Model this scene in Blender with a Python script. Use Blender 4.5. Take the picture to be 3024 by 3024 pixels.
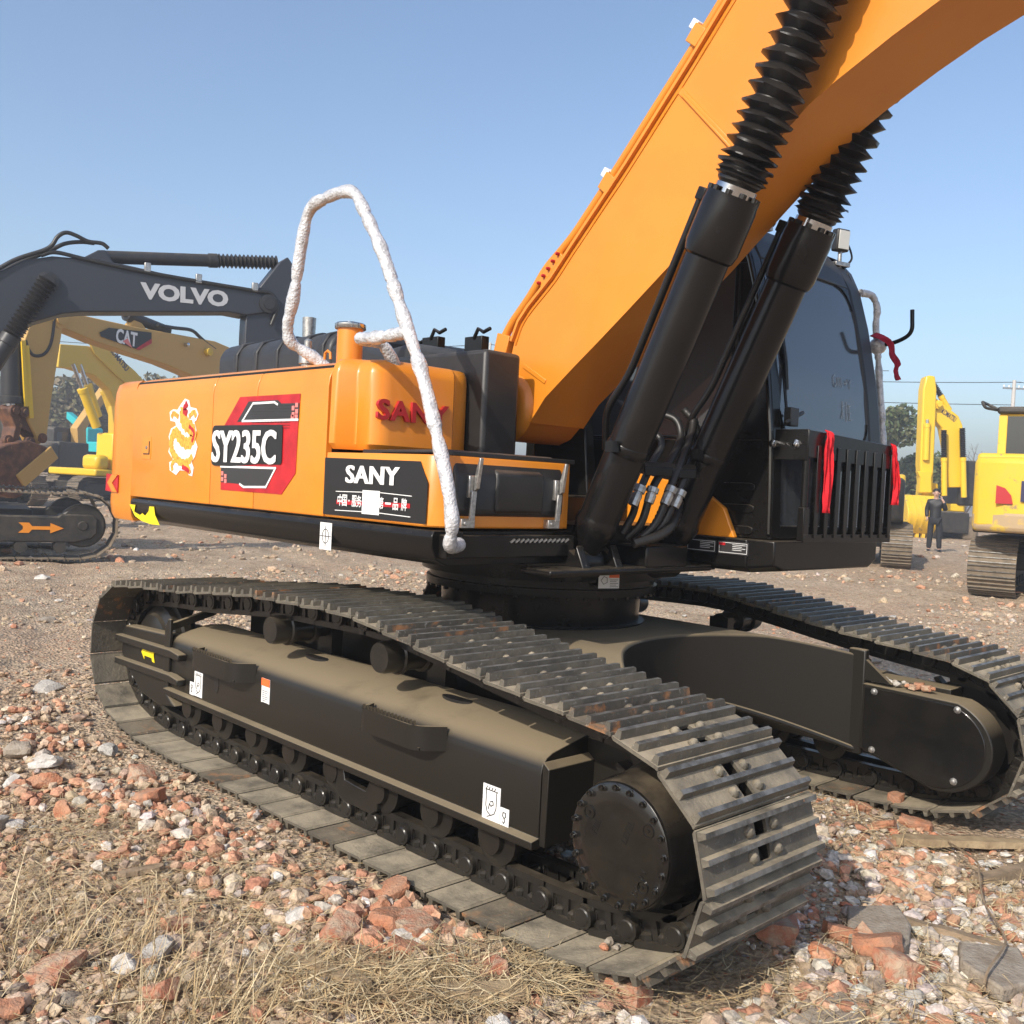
import bpy, bmesh, math, random
import numpy as np
from mathutils import Vector, Matrix
for o in list(bpy.data.objects): bpy.data.objects.remove(o)
scn = bpy.context.scene
COL = scn.collection
# ---------------------------------------------------------------- camera
cam = bpy.data.cameras.new('camera'); cam.sensor_width = 36; cam.lens = 34.6814; cam.clip_start = .05; cam.clip_end = 3000
camo = bpy.data.objects.new('camera', cam); COL.objects.link(camo)
camo.matrix_world = Matrix(((0.692602, -0.055642, 0.719171, 1.69251),(0.719586, -0.015799, -0.694224, -2.20974),(0.049990, 0.998326, 0.029097, 1.46329),(0, 0, 0, 1)))
scn.camera = camo
# ---------------------------------------------------------------- sky and sun
SUN_EL, SUN_DIR = math.radians(34.0), Vector((-.24, 1.16, -.80)).normalized()   # SUN_DIR: the way the light travels
world = bpy.data.worlds.new('World'); scn.world = world; world.use_nodes = True
nt = world.node_tree; bg = nt.nodes['Background']
sky = nt.nodes.new('ShaderNodeTexSky'); sky.sky_type = 'NISHITA'; sky.sun_disc = False
sky.sun_elevation = SUN_EL
sky.sun_rotation = math.atan2(-SUN_DIR.x, -SUN_DIR.y)
sky.air_density = 1.0; sky.dust_density = 1.8; sky.ozone_density = 2.2; sky.altitude = 0
nt.links.new(sky.outputs['Color'], bg.inputs['Color']); bg.inputs['Strength'].default_value = .15
sl = bpy.data.lights.new('sun', 'SUN'); sl.energy = 3.5; sl.angle = math.radians(.53); sl.color = (1, .93, .82)
so = bpy.data.objects.new('sun', sl); COL.objects.link(so)
so.rotation_euler = SUN_DIR.to_track_quat('-Z', 'Y').to_euler(); so.location = (0, -30, 30)
vs = scn.view_settings; vs.view_transform = 'Standard'; vs.look = 'None'; vs.gamma = 1; vs.exposure = 0.46
vs.use_curve_mapping = False
scn.render.resolution_x = scn.render.resolution_y = 1024
# ---------------------------------------------------------------- materials
def lin(h):
    if isinstance(h, str):
        h = h.lstrip('#'); c = [int(h[i:i+2], 16)/255 for i in (0, 2, 4)]
        return tuple((x/12.92 if x <= .04045 else ((x+.055)/1.055)**2.4) for x in c)
    return tuple(h)
class NT:
    def __init__(s, t): s.t = t
    def n(s, typ, **kw):
        nd = s.t.nodes.new(typ)
        for k, v in kw.items():
            if k.startswith('i_'): nd.inputs[k[2:].replace('_', ' ')].default_value = v
            else: setattr(nd, k, v)
        return nd
    def l(s, a, b): s.t.links.new(a, b)
def mat(name, col, rough=.5, metal=0., col2=None, scale=6., lo=.4, hi=.65, bump=0., bscale=60., coat=0., dust=0.,
        dustcol=(.30, .235, .155), spec=.5, rough2=None, wear=None, detail=6., trans=0., updust=0., edge=None, dscale=7., dlo=.33, dhi=.72):
    m = bpy.data.materials.new(name); m.use_nodes = True
    g = NT(m.node_tree); b = m.node_tree.nodes['Principled BSDF']
    col = lin(col) + (1,)
    b.inputs['Base Color'].default_value = col; b.inputs['Roughness'].default_value = rough
    b.inputs['Metallic'].default_value = metal; b.inputs['Specular IOR Level'].default_value = spec
    b.inputs['Coat Weight'].default_value = coat; b.inputs['Coat Roughness'].default_value = .06
    b.inputs['Transmission Weight'].default_value = trans
    tc = g.n('ShaderNodeTexCoord'); geo = g.n('ShaderNodeNewGeometry')
    cur = None
    def noise(sc, det=detail, r=.6):
        nz = g.n('ShaderNodeTexNoise'); nz.inputs['Scale'].default_value = sc; nz.inputs['Detail'].default_value = det
        nz.inputs['Roughness'].default_value = r; g.l(geo.outputs['Position'], nz.inputs['Vector']); return nz
    def ramp(src, a, c):
        r = g.n('ShaderNodeMapRange'); r.inputs['From Min'].default_value = a; r.inputs['From Max'].default_value = c
        g.l(src, r.inputs['Value']); return r.outputs['Result']
    def mix(fac, a, bcol):
        x = g.n('ShaderNodeMix', data_type='RGBA'); g.l(fac, x.inputs['Factor'])
        if a is None: x.inputs['A'].default_value = col
        else: g.l(a, x.inputs['A'])
        if isinstance(bcol, tuple): x.inputs['B'].default_value = bcol
        else: g.l(bcol, x.inputs['B'])
        return x.outputs['Result']
    rfac = None
    if col2 is not None:
        f = ramp(noise(scale).outputs['Fac'], lo, hi); cur = mix(f, cur, lin(col2) + (1,)); rfac = f
    if wear is not None:   # worn edges and scuffs: (colour, scale, lo, hi)
        f = ramp(noise(wear[1], 8, .7).outputs['Fac'], wear[2], wear[3]); cur = mix(f, cur, lin(wear[0]) + (1,))
    if edge is not None:   # bare metal on the worn edges
        f = g.n('ShaderNodeMath', operation='MULTIPLY', use_clamp=True); g.l(ramp(geo.outputs['Pointiness'], .515, .60), f.inputs[0]); g.l(ramp(noise(40., 6, .7).outputs['Fac'], .35, .6), f.inputs[1])
        cur = mix(f.outputs[0], cur, lin(edge) + (1,))
    if dust > 0 or updust > 0:
        nz = ramp(noise(dscale, 8, .68).outputs['Fac'], dlo, dhi)
        sep = g.n('ShaderNodeSeparateXYZ'); g.l(geo.outputs['Normal'], sep.inputs[0])
        up = ramp(sep.outputs['Z'], .35, .95)
        a = g.n('ShaderNodeMath', operation='MULTIPLY'); g.l(up, a.inputs[0]); a.inputs[1].default_value = updust
        c = g.n('ShaderNodeMath', operation='ADD'); g.l(a.outputs[0], c.inputs[0]); c.inputs[1].default_value = dust
        d = g.n('ShaderNodeMath', operation='MULTIPLY', use_clamp=True); g.l(c.outputs[0], d.inputs[0]); g.l(nz, d.inputs[1])
        cur = mix(d.outputs[0], cur, tuple(dustcol) + (1,))
        rr = g.n('ShaderNodeMapRange'); rr.inputs['To Min'].default_value = rough; rr.inputs['To Max'].default_value = .9
        g.l(d.outputs[0], rr.inputs['Value']); g.l(rr.outputs['Result'], b.inputs['Roughness'])
    elif rough2 is not None:
        rr = g.n('ShaderNodeMapRange'); rr.inputs['To Min'].default_value = rough; rr.inputs['To Max'].default_value = rough2
        g.l(ramp(noise(scale*1.7).outputs['Fac'], .3, .7), rr.inputs['Value']); g.l(rr.outputs['Result'], b.inputs['Roughness'])
    if cur is not None: g.l(cur, b.inputs['Base Color'])
    if bump > 0:
        bp = g.n('ShaderNodeBump'); bp.inputs['Strength'].default_value = bump; bp.inputs['Distance'].default_value = .01
        g.l(noise(bscale, 5, .6).outputs['Fac'], bp.inputs['Height']); g.l(bp.outputs['Normal'], b.inputs['Normal'])
    return m
def vcol_mat(name, rough=.9, bump=.6, bscale=90., var=.35):
    """stones, grass: each piece has its own colour in the attribute Col"""
    m = bpy.data.materials.new(name); m.use_nodes = True; g = NT(m.node_tree); b = m.node_tree.nodes['Principled BSDF']
    at = g.n('ShaderNodeAttribute', attribute_name='Col'); geo = g.n('ShaderNodeNewGeometry')
    nz = g.n('ShaderNodeTexNoise'); nz.inputs['Scale'].default_value = bscale*.5; nz.inputs['Detail'].default_value = 7
    g.l(geo.outputs['Position'], nz.inputs['Vector'])
    r = g.n('ShaderNodeMapRange'); r.inputs['From Min'].default_value = .3; r.inputs['From Max'].default_value = .7
    r.inputs['To Min'].default_value = 1-var; r.inputs['To Max'].default_value = 1+var; g.l(nz.outputs['Fac'], r.inputs['Value'])
    x = g.n('ShaderNodeMix', data_type='RGBA', blend_type='MULTIPLY'); x.inputs['Factor'].default_value = 1
    g.l(at.outputs['Color'], x.inputs['A']); g.l(r.outputs['Result'], x.inputs['B']); g.l(x.outputs['Result'], b.inputs['Base Color'])
    b.inputs['Roughness'].default_value = rough; b.inputs['Specular IOR Level'].default_value = .25
    if bump > 0:
        n2 = g.n('ShaderNodeTexNoise'); n2.inputs['Scale'].default_value = bscale; n2.inputs['Detail'].default_value = 6
        g.l(geo.outputs['Position'], n2.inputs['Vector'])
        bp = g.n('ShaderNodeBump'); bp.inputs['Strength'].default_value = bump; bp.inputs['Distance'].default_value = .01
        g.l(n2.outputs['Fac'], bp.inputs['Height']); g.l(bp.outputs['Normal'], b.inputs['Normal'])
    return m
# ---------------------------------------------------------------- mesh helpers
def vadd(a, b): return (a[0]+b[0], a[1]+b[1], a[2]+b[2])
class MB:
    def __init__(s): s.v = []; s.f = []
    def add(s, vs, fs):
        o = len(s.v); s.v += [tuple(p) for p in vs]; s.f += [tuple(i+o for i in f) for f in fs]; return s
    def box(s, x0, x1, y0, y1, z0, z1):
        return s.add([(x0,y0,z0),(x1,y0,z0),(x1,y1,z0),(x0,y1,z0),(x0,y0,z1),(x1,y0,z1),(x1,y1,z1),(x0,y1,z1)],
                     [(0,3,2,1),(4,5,6,7),(0,1,5,4),(1,2,6,5),(2,3,7,6),(3,0,4,7)])
    def obox(s, c, ax, ay, az):   # oriented box: centre and three half vectors
        c = Vector(c); ax, ay, az = Vector(ax), Vector(ay), Vector(az)
        p = [c+a*ax+b*ay+d*az for d in (-1,1) for a, b in ((-1,-1),(1,-1),(1,1),(-1,1))]
        return s.add(p, [(0,3,2,1),(4,5,6,7),(0,1,5,4),(1,2,6,5),(2,3,7,6),(3,0,4,7)])
    def prism(s, poly, plane, a, b, poly2=None):
        poly2 = poly2 or poly
        mk = {'xz': lambda p, t: (p[0], t, p[1]), 'xy': lambda p, t: (p[0], p[1], t), 'yz': lambda p, t: (t, p[0], p[1])}[plane]
        n = len(poly); vs = [mk(p, a) for p in poly] + [mk(p, b) for p in poly2]
        fs = [tuple(range(n))[::-1], tuple(range(n, 2*n))] + [(i, (i+1) % n, n+(i+1) % n, n+i) for i in range(n)]
        return s.add(vs, fs)
    def cyl(s, p0, p1, r, r2=None, n=16, cap=True):
        r2 = r if r2 is None else r2; p0, p1 = Vector(p0), Vector(p1); d = (p1-p0).normalized()
        u = d.orthogonal().normalized(); w = d.cross(u)
        vs = []
        for p, rr in ((p0, r), (p1, r2)):
            vs += [p+u*rr*math.cos(2*math.pi*i/n)+w*rr*math.sin(2*math.pi*i/n) for i in range(n)]
        fs = [(i, (i+1) % n, n+(i+1) % n, n+i) for i in range(n)]
        if cap: fs += [tuple(range(n))[::-1], tuple(range(n, 2*n))]
        return s.add(vs, fs)
    def lathe(s, p0, d, prof, n=24, cap=True):   # prof: [(t along d, radius)]
        p0, d = Vector(p0), Vector(d).normalized(); u = d.orthogonal().normalized(); w = d.cross(u)
        vs = []; fs = []
        for t, r in prof: vs += [p0+d*t+u*r*math.cos(2*math.pi*i/n)+w*r*math.sin(2*math.pi*i/n) for i in range(n)]
        for k in range(len(prof)-1): fs += [(k*n+i, k*n+(i+1) % n, (k+1)*n+(i+1) % n, (k+1)*n+i) for i in range(n)]
        if cap: fs += [tuple(range(n))[::-1], tuple(range((len(prof)-1)*n, len(prof)*n))]
        return s.add(vs, fs)
    def tube(s, pts, r, n=8, closed=False, rfun=None):
        P = [Vector(p) for p in pts]; m = len(P); vs = []; fs = []; prev = None
        for i, p in enumerate(P):
            a = P[i-1] if i else P[i]; b = P[i+1] if i < m-1 else P[i]
            d = (b-a).normalized()
            if prev is None: u = d.orthogonal().normalized()
            else: u = (prev-d*prev.dot(d)).normalized()
            prev = u; w = d.cross(u); rr = rfun(i/(m-1)) if rfun else r
            vs += [p+u*rr*math.cos(2*math.pi*k/n)+w*rr*math.sin(2*math.pi*k/n) for k in range(n)]
        for i in range(m-1): fs += [(i*n+k, i*n+(k+1) % n, (i+1)*n+(k+1) % n, (i+1)*n+k) for k in range(n)]
        fs += [tuple(range(n))[::-1], tuple(range((m-1)*n, m*n))]
        return s.add(vs, fs)
    def ball(s, c, r, n=8, m=6, sz=1.):
        c = Vector(c); vs = [c+Vector((0,0,-r*sz))]; fs = []
        for j in range(1, m):
            t = -math.pi/2+math.pi*j/m
            vs += [c+Vector((r*math.cos(t)*math.cos(2*math.pi*i/n), r*math.cos(t)*math.sin(2*math.pi*i/n), r*sz*math.sin(t))) for i in range(n)]
        vs.append(c+Vector((0,0,r*sz))); L = len(vs)-1
        fs += [(0, 1+(i+1) % n, 1+i) for i in range(n)]
        for j in range(m-2): fs += [(1+j*n+i, 1+j*n+(i+1) % n, 1+(j+1)*n+(i+1) % n, 1+(j+1)*n+i) for i in range(n)]
        fs += [(L, 1+(m-2)*n+i, 1+(m-2)*n+(i+1) % n) for i in range(n)]
        return s.add(vs, fs)
    def xform(s, M): s.v = [tuple(M @ Vector(p)) for p in s.v]; return s
    def mesh(s, name, m, smooth=None):
        me = bpy.data.meshes.new(name); me.from_pydata(s.v, [], s.f); me.validate(); me.update()
        bm = bmesh.new(); bm.from_mesh(me); bmesh.ops.recalc_face_normals(bm, faces=bm.faces); bm.to_mesh(me); bm.free()
        if smooth is not None:
            me.shade_smooth(); me.set_sharp_from_angle(angle=math.radians(smooth))
        if m is not None: me.materials.append(m)
        return me
    def build(s, name, m, parent=None, smooth=35, bevel=0, seg=2):
        return obj(name, s.mesh(name, m, smooth), parent, bevel, seg)
def obj(name, me, parent=None, bevel=0, seg=2):
    o = bpy.data.objects.new(name, me); COL.objects.link(o)
    if parent is not None:
        o.parent = parent
        if 'base' in parent: o.matrix_parent_inverse = Matrix.Translation(Vector(parent['base'])).inverted()
    if bevel:
        b = o.modifiers.new('bevel', 'BEVEL'); b.width = bevel; b.segments = seg; b.limit_method = 'ANGLE'; b.angle_limit = math.radians(30)
        b.harden_normals = False
    return o
BASES = {}
def thing(name, label, cat, loc=(0,0,0), rz=0., group=None):
    o = bpy.data.objects.new(name, None); COL.objects.link(o); o.empty_display_size = .2
    o.location = loc; o.rotation_euler = (0, 0, rz); tag(o, label, cat, group); return o
def tag(o, label=None, cat=None, group=None, kind=None):
    if label: o['label'] = label
    if cat: o['category'] = cat
    if group: o['group'] = group
    if kind: o['kind'] = kind
    return o
def spline(pts, n=8):   # Catmull-Rom through the points
    P = [Vector(p) for p in pts]; out = []
    for i in range(len(P)-1):
        a = P[i-1] if i else P[i]*2-P[i+1]; b, c = P[i], P[i+1]; d = P[i+2] if i+2 < len(P) else P[i+1]*2-P[i]
        for k in range(n):
            t = k/n; out.append(.5*((2*b)+(c-a)*t+(2*a-5*b+4*c-d)*t*t+(3*b-a-3*c+d)*t**3))
    out.append(P[-1]); return out
def fillet(pts, r, n=6):   # round the corners of a polyline
    P = [Vector(p) for p in pts]; out = [P[0]]
    for i in range(1, len(P)-1):
        a, b, c = P[i-1], P[i], P[i+1]; u = (a-b); w = (c-b); d = min(r, u.length*.48, w.length*.48)
        s_, e_ = b+u.normalized()*d, b+w.normalized()*d
        for k in range(n+1):
            t = k/n; out.append(s_*(1-t)**2+b*2*t*(1-t)+e_*t*t)
    out.append(P[-1]); return out
def text_mesh(name, body, size, m, depth=.002, bold=0., sx=1., align='CENTER', space=1., shear=0.):
    c = bpy.data.curves.new(name, 'FONT'); c.body = body; c.size = size; c.extrude = depth; c.offset = bold*size
    c.align_x = align; c.align_y = 'CENTER'; c.space_character = space; c.shear = shear; c.resolution_u = 3
    o = bpy.data.objects.new(name, c); COL.objects.link(o); bpy.context.view_layer.update()
    dg = bpy.context.evaluated_depsgraph_get(); me = bpy.data.meshes.new_from_object(o.evaluated_get(dg))
    bpy.data.objects.remove(o); bpy.data.curves.remove(c)
    for v in me.vertices: v.co.x *= sx
    me.materials.clear(); me.materials.append(m); me.name = name; return me
def place(me, M, name=None, parent=None):   # bake a matrix into the mesh, link as an object
    me.transform(M); return obj(name or me.name, me, parent)
def frame(o, xdir, ydir):   # matrix with local x, y along the given directions, at o
    x = Vector(xdir).normalized(); y = Vector(ydir); y = (y-x*y.dot(x)).normalized(); z = x.cross(y)
    return Matrix(((x.x,y.x,z.x,o[0]),(x.y,y.y,z.y,o[1]),(x.z,y.z,z.z,o[2]),(0,0,0,1)))
def flat(poly, M, name, m, parent, t=.002):   # a thin sticker: 2-D outline placed by M, thickness t
    mb = MB().prism(poly, 'xy', 0, t).xform(M); return mb.build(name, m, parent, smooth=None)
def rrect(w, h, r=.01, n=4):
    out = []
    for cx, cy, a0 in ((w/2-r, h/2-r, 0), (-w/2+r, h/2-r, 90), (-w/2+r, -h/2+r, 180), (w/2-r, -h/2+r, 270)):
        out += [(cx+r*math.cos(math.radians(a0+90*k/n)), cy+r*math.sin(math.radians(a0+90*k/n))) for k in range(n+1)]
    return out
rnd = random.Random(7)

M = {}
M['orange'] = mat('orange_paint', (.72,.250,.014), .34, coat=.25, col2=(.68,.215,.012), scale=2.5, dust=.07, updust=.2, dustcol=(.50,.31,.14))
M['orange_boom'] = mat('boom_orange_paint', (.72,.252,.014), .40, coat=.12, col2=(.67,.22,.012), scale=1.5, dust=.07, updust=.1, dustcol=(.50,.33,.17), dscale=2.2)
M['black'] = mat('black_paint', (.0075,.007,.0068), .24, spec=.28, dust=.010, updust=.35)
M['black_frame'] = mat('dusty_black_paint', (.0085,.0078,.0068), .36, spec=.4, dust=.028, updust=.92, dustcol=(.235,.185,.115), dscale=2.5, dlo=.02, dhi=.46)
M['black_cyl'] = mat('cylinder_black_paint', (.0065,.006,.006), .24, spec=.35, col2=(.011,.0095,.009), scale=5)
M['black_gloss'] = mat('glossy_black_paint', (.007,.0068,.0065), .16, coat=.4, dust=.03)
M['black_plastic'] = mat('black_plastic', (.014,.014,.015), .42, bump=.08, bscale=300, dust=.07, updust=.35, dustcol=(.20,.17,.13))
M['hood'] = mat('charcoal_plastic', (.021,.022,.025), .45, bump=.05, bscale=250, dust=.06, updust=.3, dustcol=(.14,.13,.11))
M['rubber'] = mat('black_rubber', (.012,.011,.011), .38, bump=.12, bscale=160, dust=.05)
M['hose'] = mat('black_hose', (.010,.010,.010), .42, dust=.05)
M['shoe'] = mat('dusty_track_steel', (.050,.047,.041), .55, metal=.2, col2=(.105,.093,.072), scale=9, lo=.35, hi=.65, bump=.4, bscale=70,
                wear=((.36,.34,.31), 60, .60, .72), dust=.24, updust=.85, dustcol=(.40,.335,.235), dscale=5., dlo=.25, dhi=.62)
M['shoe_rust'] = mat('rusty_track_steel', (.060,.054,.045), .6, metal=.2, col2=(.33,.14,.05), scale=13, lo=.54, hi=.66, bump=.4, bscale=70,
                wear=((.42,.39,.35), 50, .60, .72), dust=.18, updust=.50, dustcol=(.32,.26,.175), dscale=5., dlo=.25, dhi=.62)
M['worn'] = mat('worn_steel_edge', (.20,.195,.18), .5, metal=.35, col2=(.075,.07,.06), scale=16, lo=.40, hi=.62, bump=.3, bscale=80, wear=((.40,.20,.09), 22, .66, .70))
M['link'] = mat('black_link_steel', (.011,.010,.009), .28, spec=.5, dust=.08, updust=.5, dustcol=(.15,.12,.08))
M['chrome'] = mat('chrome_steel', (.55,.55,.56), .16, metal=1.)
M['zinc'] = mat('zinc_plated_steel', (.50,.49,.47), .38, metal=.85, col2=(.32,.31,.29), scale=60)
M['wrap'] = None
M['white'] = mat('white_vinyl', (.78,.78,.77), .5)
M['red_paint'] = mat('red_paint', (.42,.018,.022), .4)
M['sticker_red'] = mat('red_vinyl', (.55,.016,.022), .4, col2=(.33,.008,.014), scale=9, lo=.35, hi=.7)
M['sticker_black'] = mat('black_vinyl', (.014,.013,.013), .35)
M['sticker_grey'] = mat('dark_grey_vinyl', (.035,.033,.034), .4)
M['pink'] = mat('pink_vinyl', (.80,.22,.20), .45)
M['yellow_vinyl'] = mat('yellow_vinyl', (.85,.66,.01), .4)
M['gold'] = mat('gold_print', (.80,.42,.05), .45, col2=(.62,.22,.03), scale=70, lo=.45, hi=.6)
M['orange_vinyl'] = mat('orange_warning_vinyl', (.85,.16,.04), .45)
M['ribbon'] = mat('red_cloth', (.72,.010,.022), .8, col2=(.55,.006,.015), scale=30, bump=.3, bscale=200)
M['ribbon_dark'] = mat('crimson_cloth', (.40,.010,.045), .8, bump=.3, bscale=200)
M['glass'] = None
def glass_mat(name, tint, rough=.02, alpha=.35):
    m = bpy.data.materials.new(name); m.use_nodes = True; g = NT(m.node_tree); b = m.node_tree.nodes['Principled BSDF']
    b.inputs['Base Color'].default_value = tint + (1,); b.inputs['Roughness'].default_value = rough
    b.inputs['Specular IOR Level'].default_value = 1.; b.inputs['IOR'].default_value = 1.75
    tr = g.n('ShaderNodeBsdfTransparent'); tr.inputs['Color'].default_value = (.55,.58,.60,1)
    mx = g.n('ShaderNodeMixShader'); mx.inputs[0].default_value = alpha
    out = m.node_tree.nodes['Material Output']
    g.l(tr.outputs[0], mx.inputs[1]); g.l(b.outputs[0], mx.inputs[2]); g.l(mx.outputs[0], out.inputs['Surface'])
    return m
M['glass'] = glass_mat('tinted_glass', (.075,.083,.092), .06, .84)
M['lens'] = mat('lamp_lens', (.62,.62,.58), .15, coat=.5)
def wrap_mat():
    m = bpy.data.materials.new('bubble_wrap'); m.use_nodes = True; g = NT(m.node_tree); b = m.node_tree.nodes['Principled BSDF']
    geo = g.n('ShaderNodeNewGeometry')
    b.inputs['Base Color'].default_value = (.62,.62,.62,1); b.inputs['Roughness'].default_value = .22
    b.inputs['Specular IOR Level'].default_value = .8; b.inputs['Coat Weight'].default_value = .5
    vo = g.n('ShaderNodeTexVoronoi'); vo.inputs['Scale'].default_value = 95; g.l(geo.outputs['Position'], vo.inputs['Vector'])
    nz = g.n('ShaderNodeTexNoise'); nz.inputs['Scale'].default_value = 28; nz.inputs['Detail'].default_value = 4; g.l(geo.outputs['Position'], nz.inputs['Vector'])
    r = g.n('ShaderNodeMapRange'); r.inputs['From Min'].default_value = .35; r.inputs['From Max'].default_value = .65; g.l(nz.outputs['Fac'], r.inputs['Value'])
    x = g.n('ShaderNodeMix', data_type='RGBA'); x.inputs['A'].default_value = (.42,.42,.43,1); x.inputs['B'].default_value = (.66,.66,.67,1)
    g.l(r.outputs['Result'], x.inputs['Factor']); g.l(x.outputs['Result'], b.inputs['Base Color'])
    ad = g.n('ShaderNodeMath', operation='MULTIPLY_ADD'); g.l(nz.outputs['Fac'], ad.inputs[0]); ad.inputs[1].default_value = 1.6
    iv = g.n('ShaderNodeMath', operation='SUBTRACT'); iv.inputs[0].default_value = 1; g.l(vo.outputs['Distance'], iv.inputs[1]); g.l(iv.outputs[0], ad.inputs[2])
    bp = g.n('ShaderNodeBump'); bp.inputs['Strength'].default_value = .6; bp.inputs['Distance'].default_value = .006
    g.l(ad.outputs[0], bp.inputs['Height']); g.l(bp.outputs['Normal'], b.inputs['Normal'])
    return m
M['wrap'] = wrap_mat()

# ================================================================ the excavator in front
XB = (-1.9, 1.495, -.03)
EX = thing('excavator', 'big orange and black excavator with raised boom and red and black side decal', 'excavator', XB)
EX['base'] = XB
# ---- chain path in x, z (outer edge of the shoe plates)
SPR = (-.115, .392, .335); IDL = (-3.675, .43, .368)
def chain_path():
    pts = []
    c = SPR
    for a in range(-84, 78, 3): pts.append((c[0]+c[2]*math.cos(math.radians(a)), c[1]+c[2]*math.sin(math.radians(a))))
    top = [(-.038,.738),(-.242,.764),(-.432,.782),(-.792,.824),(-1.163,.878),(-1.46,.917),(-1.70,.924),(-1.95,.916),(-2.274,.908),(-2.647,.877),(-3.015,.842),(-3.387,.822)]
    pts += [(p.x, p.z) for p in spline([(x, 0, z) for x, z in top], 6)]
    c = IDL
    for a in range(98, 262, 3): pts.append((c[0]+c[2]*math.cos(math.radians(a)), c[1]+c[2]*math.sin(math.radians(a))))
    bot = [(-3.60,.035),(-3.45,.012),(-3.25,.004),(-2.8,0),(-2,0),(-1,0),(-.5,.004),(-.32,.014),(-.2,.032)]
    pts += [(p.x, p.z) for p in spline([(x, 0, z) for x, z in bot], 8)]
    return pts
def resample(pts, N, phase=0.):
    P = [Vector((x, z)) for x, z in pts]; P.append(P[0]); d = [0.]
    for a, b in zip(P, P[1:]): d.append(d[-1]+(b-a).length)
    L = d[-1]; out = []
    def at(s):
        s %= L; lo = 0; hi = len(d)-1
        while hi-lo > 1:
            m = (lo+hi)//2
            if d[m] <= s: lo = m
            else: hi = m
        t = (s-d[lo])/(d[hi]-d[lo]); return P[lo].lerp(P[hi], t)
    for i in range(N):
        a, b = at((i+phase)*L/N), at((i+1+phase)*L/N); out.append((a, b))
    return out, L
PATH = chain_path(); _, LEN = resample(PATH, 10); NSH = round(LEN/.1905)
# ---- one shoe: x along the chain, y across, z outward
def shoe_mesh(W, p, m, name='track_shoe', fine=True):
    mb = MB(); h = p/2; t = .011
    hs = [(-.034, .022), (.037, .022)] if fine else []
    ys = [0, W*.46, W*.56, W]
    xs = [-h+.012]+([-.056,-.012,.015,.059] if fine else [])+[h-.016]
    for i in range(len(xs)-1):
        for j in range(3):
            if fine and j == 1 and i in (1, 3): continue       # mud slots
            mb.box(xs[i], xs[i+1], ys[j], ys[j+1], -t, 0)
    # curled leading and trailing lips
    mb.prism([(-h+.013,-t),(-h+.013,0),(-h+.004,-.001),(-h+.001,-.010),(-h+.004,-.013)], 'xz', 0, W)
    mb.prism([(h-.017,-t),(h-.017,0),(h-.010,.002),(h-.008,-.004)], 'xz', 0, W)
    for g, gh in ((-.074,.026),(.001,.022),(.070,.027)):
        g *= p/.19; a = .0125; b = .0075
        e = .004
        mb.add([(g-a,e,0),(g+a,e,0),(g+b,e+.003,gh),(g-b,e+.003,gh),(g-a,W-e,0),(g+a,W-e,0),(g+b,W-e-.003,gh),(g-b,W-e-.003,gh)],
               [(0,1,2,3),(7,6,5,4),(1,5,6,2),(3,2,6,7),(0,3,7,4)])
    if fine:
        for bx in (-.036,.036):
            for by in (W*.40, W*.615):
                mb.lathe((bx, by, -.002), (0,0,1), [(0,.019),(.006,.0185),(.014,.014),(.020,.007)], 9)
    me = mb.mesh(name, m, 28); me.materials.append(M['worn'])
    for pg in me.polygons:
        if pg.center.z > .018 and pg.normal.z > .9 and pg.area > .004: pg.material_index = 1
    return me
def link_mesh(W, p, m):
    mb = MB(); c = W/2
    for s in (-1, 1):
        y0 = c+s*.075-.017; y1 = y0+.034; yo = y0 if s < 0 else y1
        mb.box(-p*.53, p*.50, y0-.004, y1+.004, -.122, -.097)                # tread rail
        mb.box(-.078, .074, y0-.014, y1+.014, -.034, -.012)                   # foot under the shoe
        for a, b in ((-.078,-.060),(-.012,.010),(.050,.074)): mb.box(a, b, y0, y1, -.099, -.032)
        mb.box(-.076, .072, c+s*.075-.006, c+s*.075+.006, -.098, -.033)        # web behind the windows
        ya, yb = (y0-.020, y1) if s < 0 else (y0, y1+.020)
        mb.cyl((p*.46, ya, -.064), (p*.46, yb, -.064), .040, n=14)             # pin boss
        mb.lathe((p*.46, ya if s < 0 else yb, -.064), (0, s, 0), [(0,.030),(.004,.026)], 12)
        mb.cyl((-p*.46, y0+.006, -.064), (-p*.46, y1-.004, -.064), .036, n=12)
        for bx in (-.036,.030):
            mb.lathe((bx, yo-s*.006 if s < 0 else yo+.006*1, -.034), (0,0,-1), [(0,.021),(.018,.021),(.026,.012)], 6)
    mb.cyl((p*.46, c-.11, -.064), (p*.46, c+.11, -.064), .026, n=10)
    return mb.mesh('track_link', m, 32)
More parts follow.
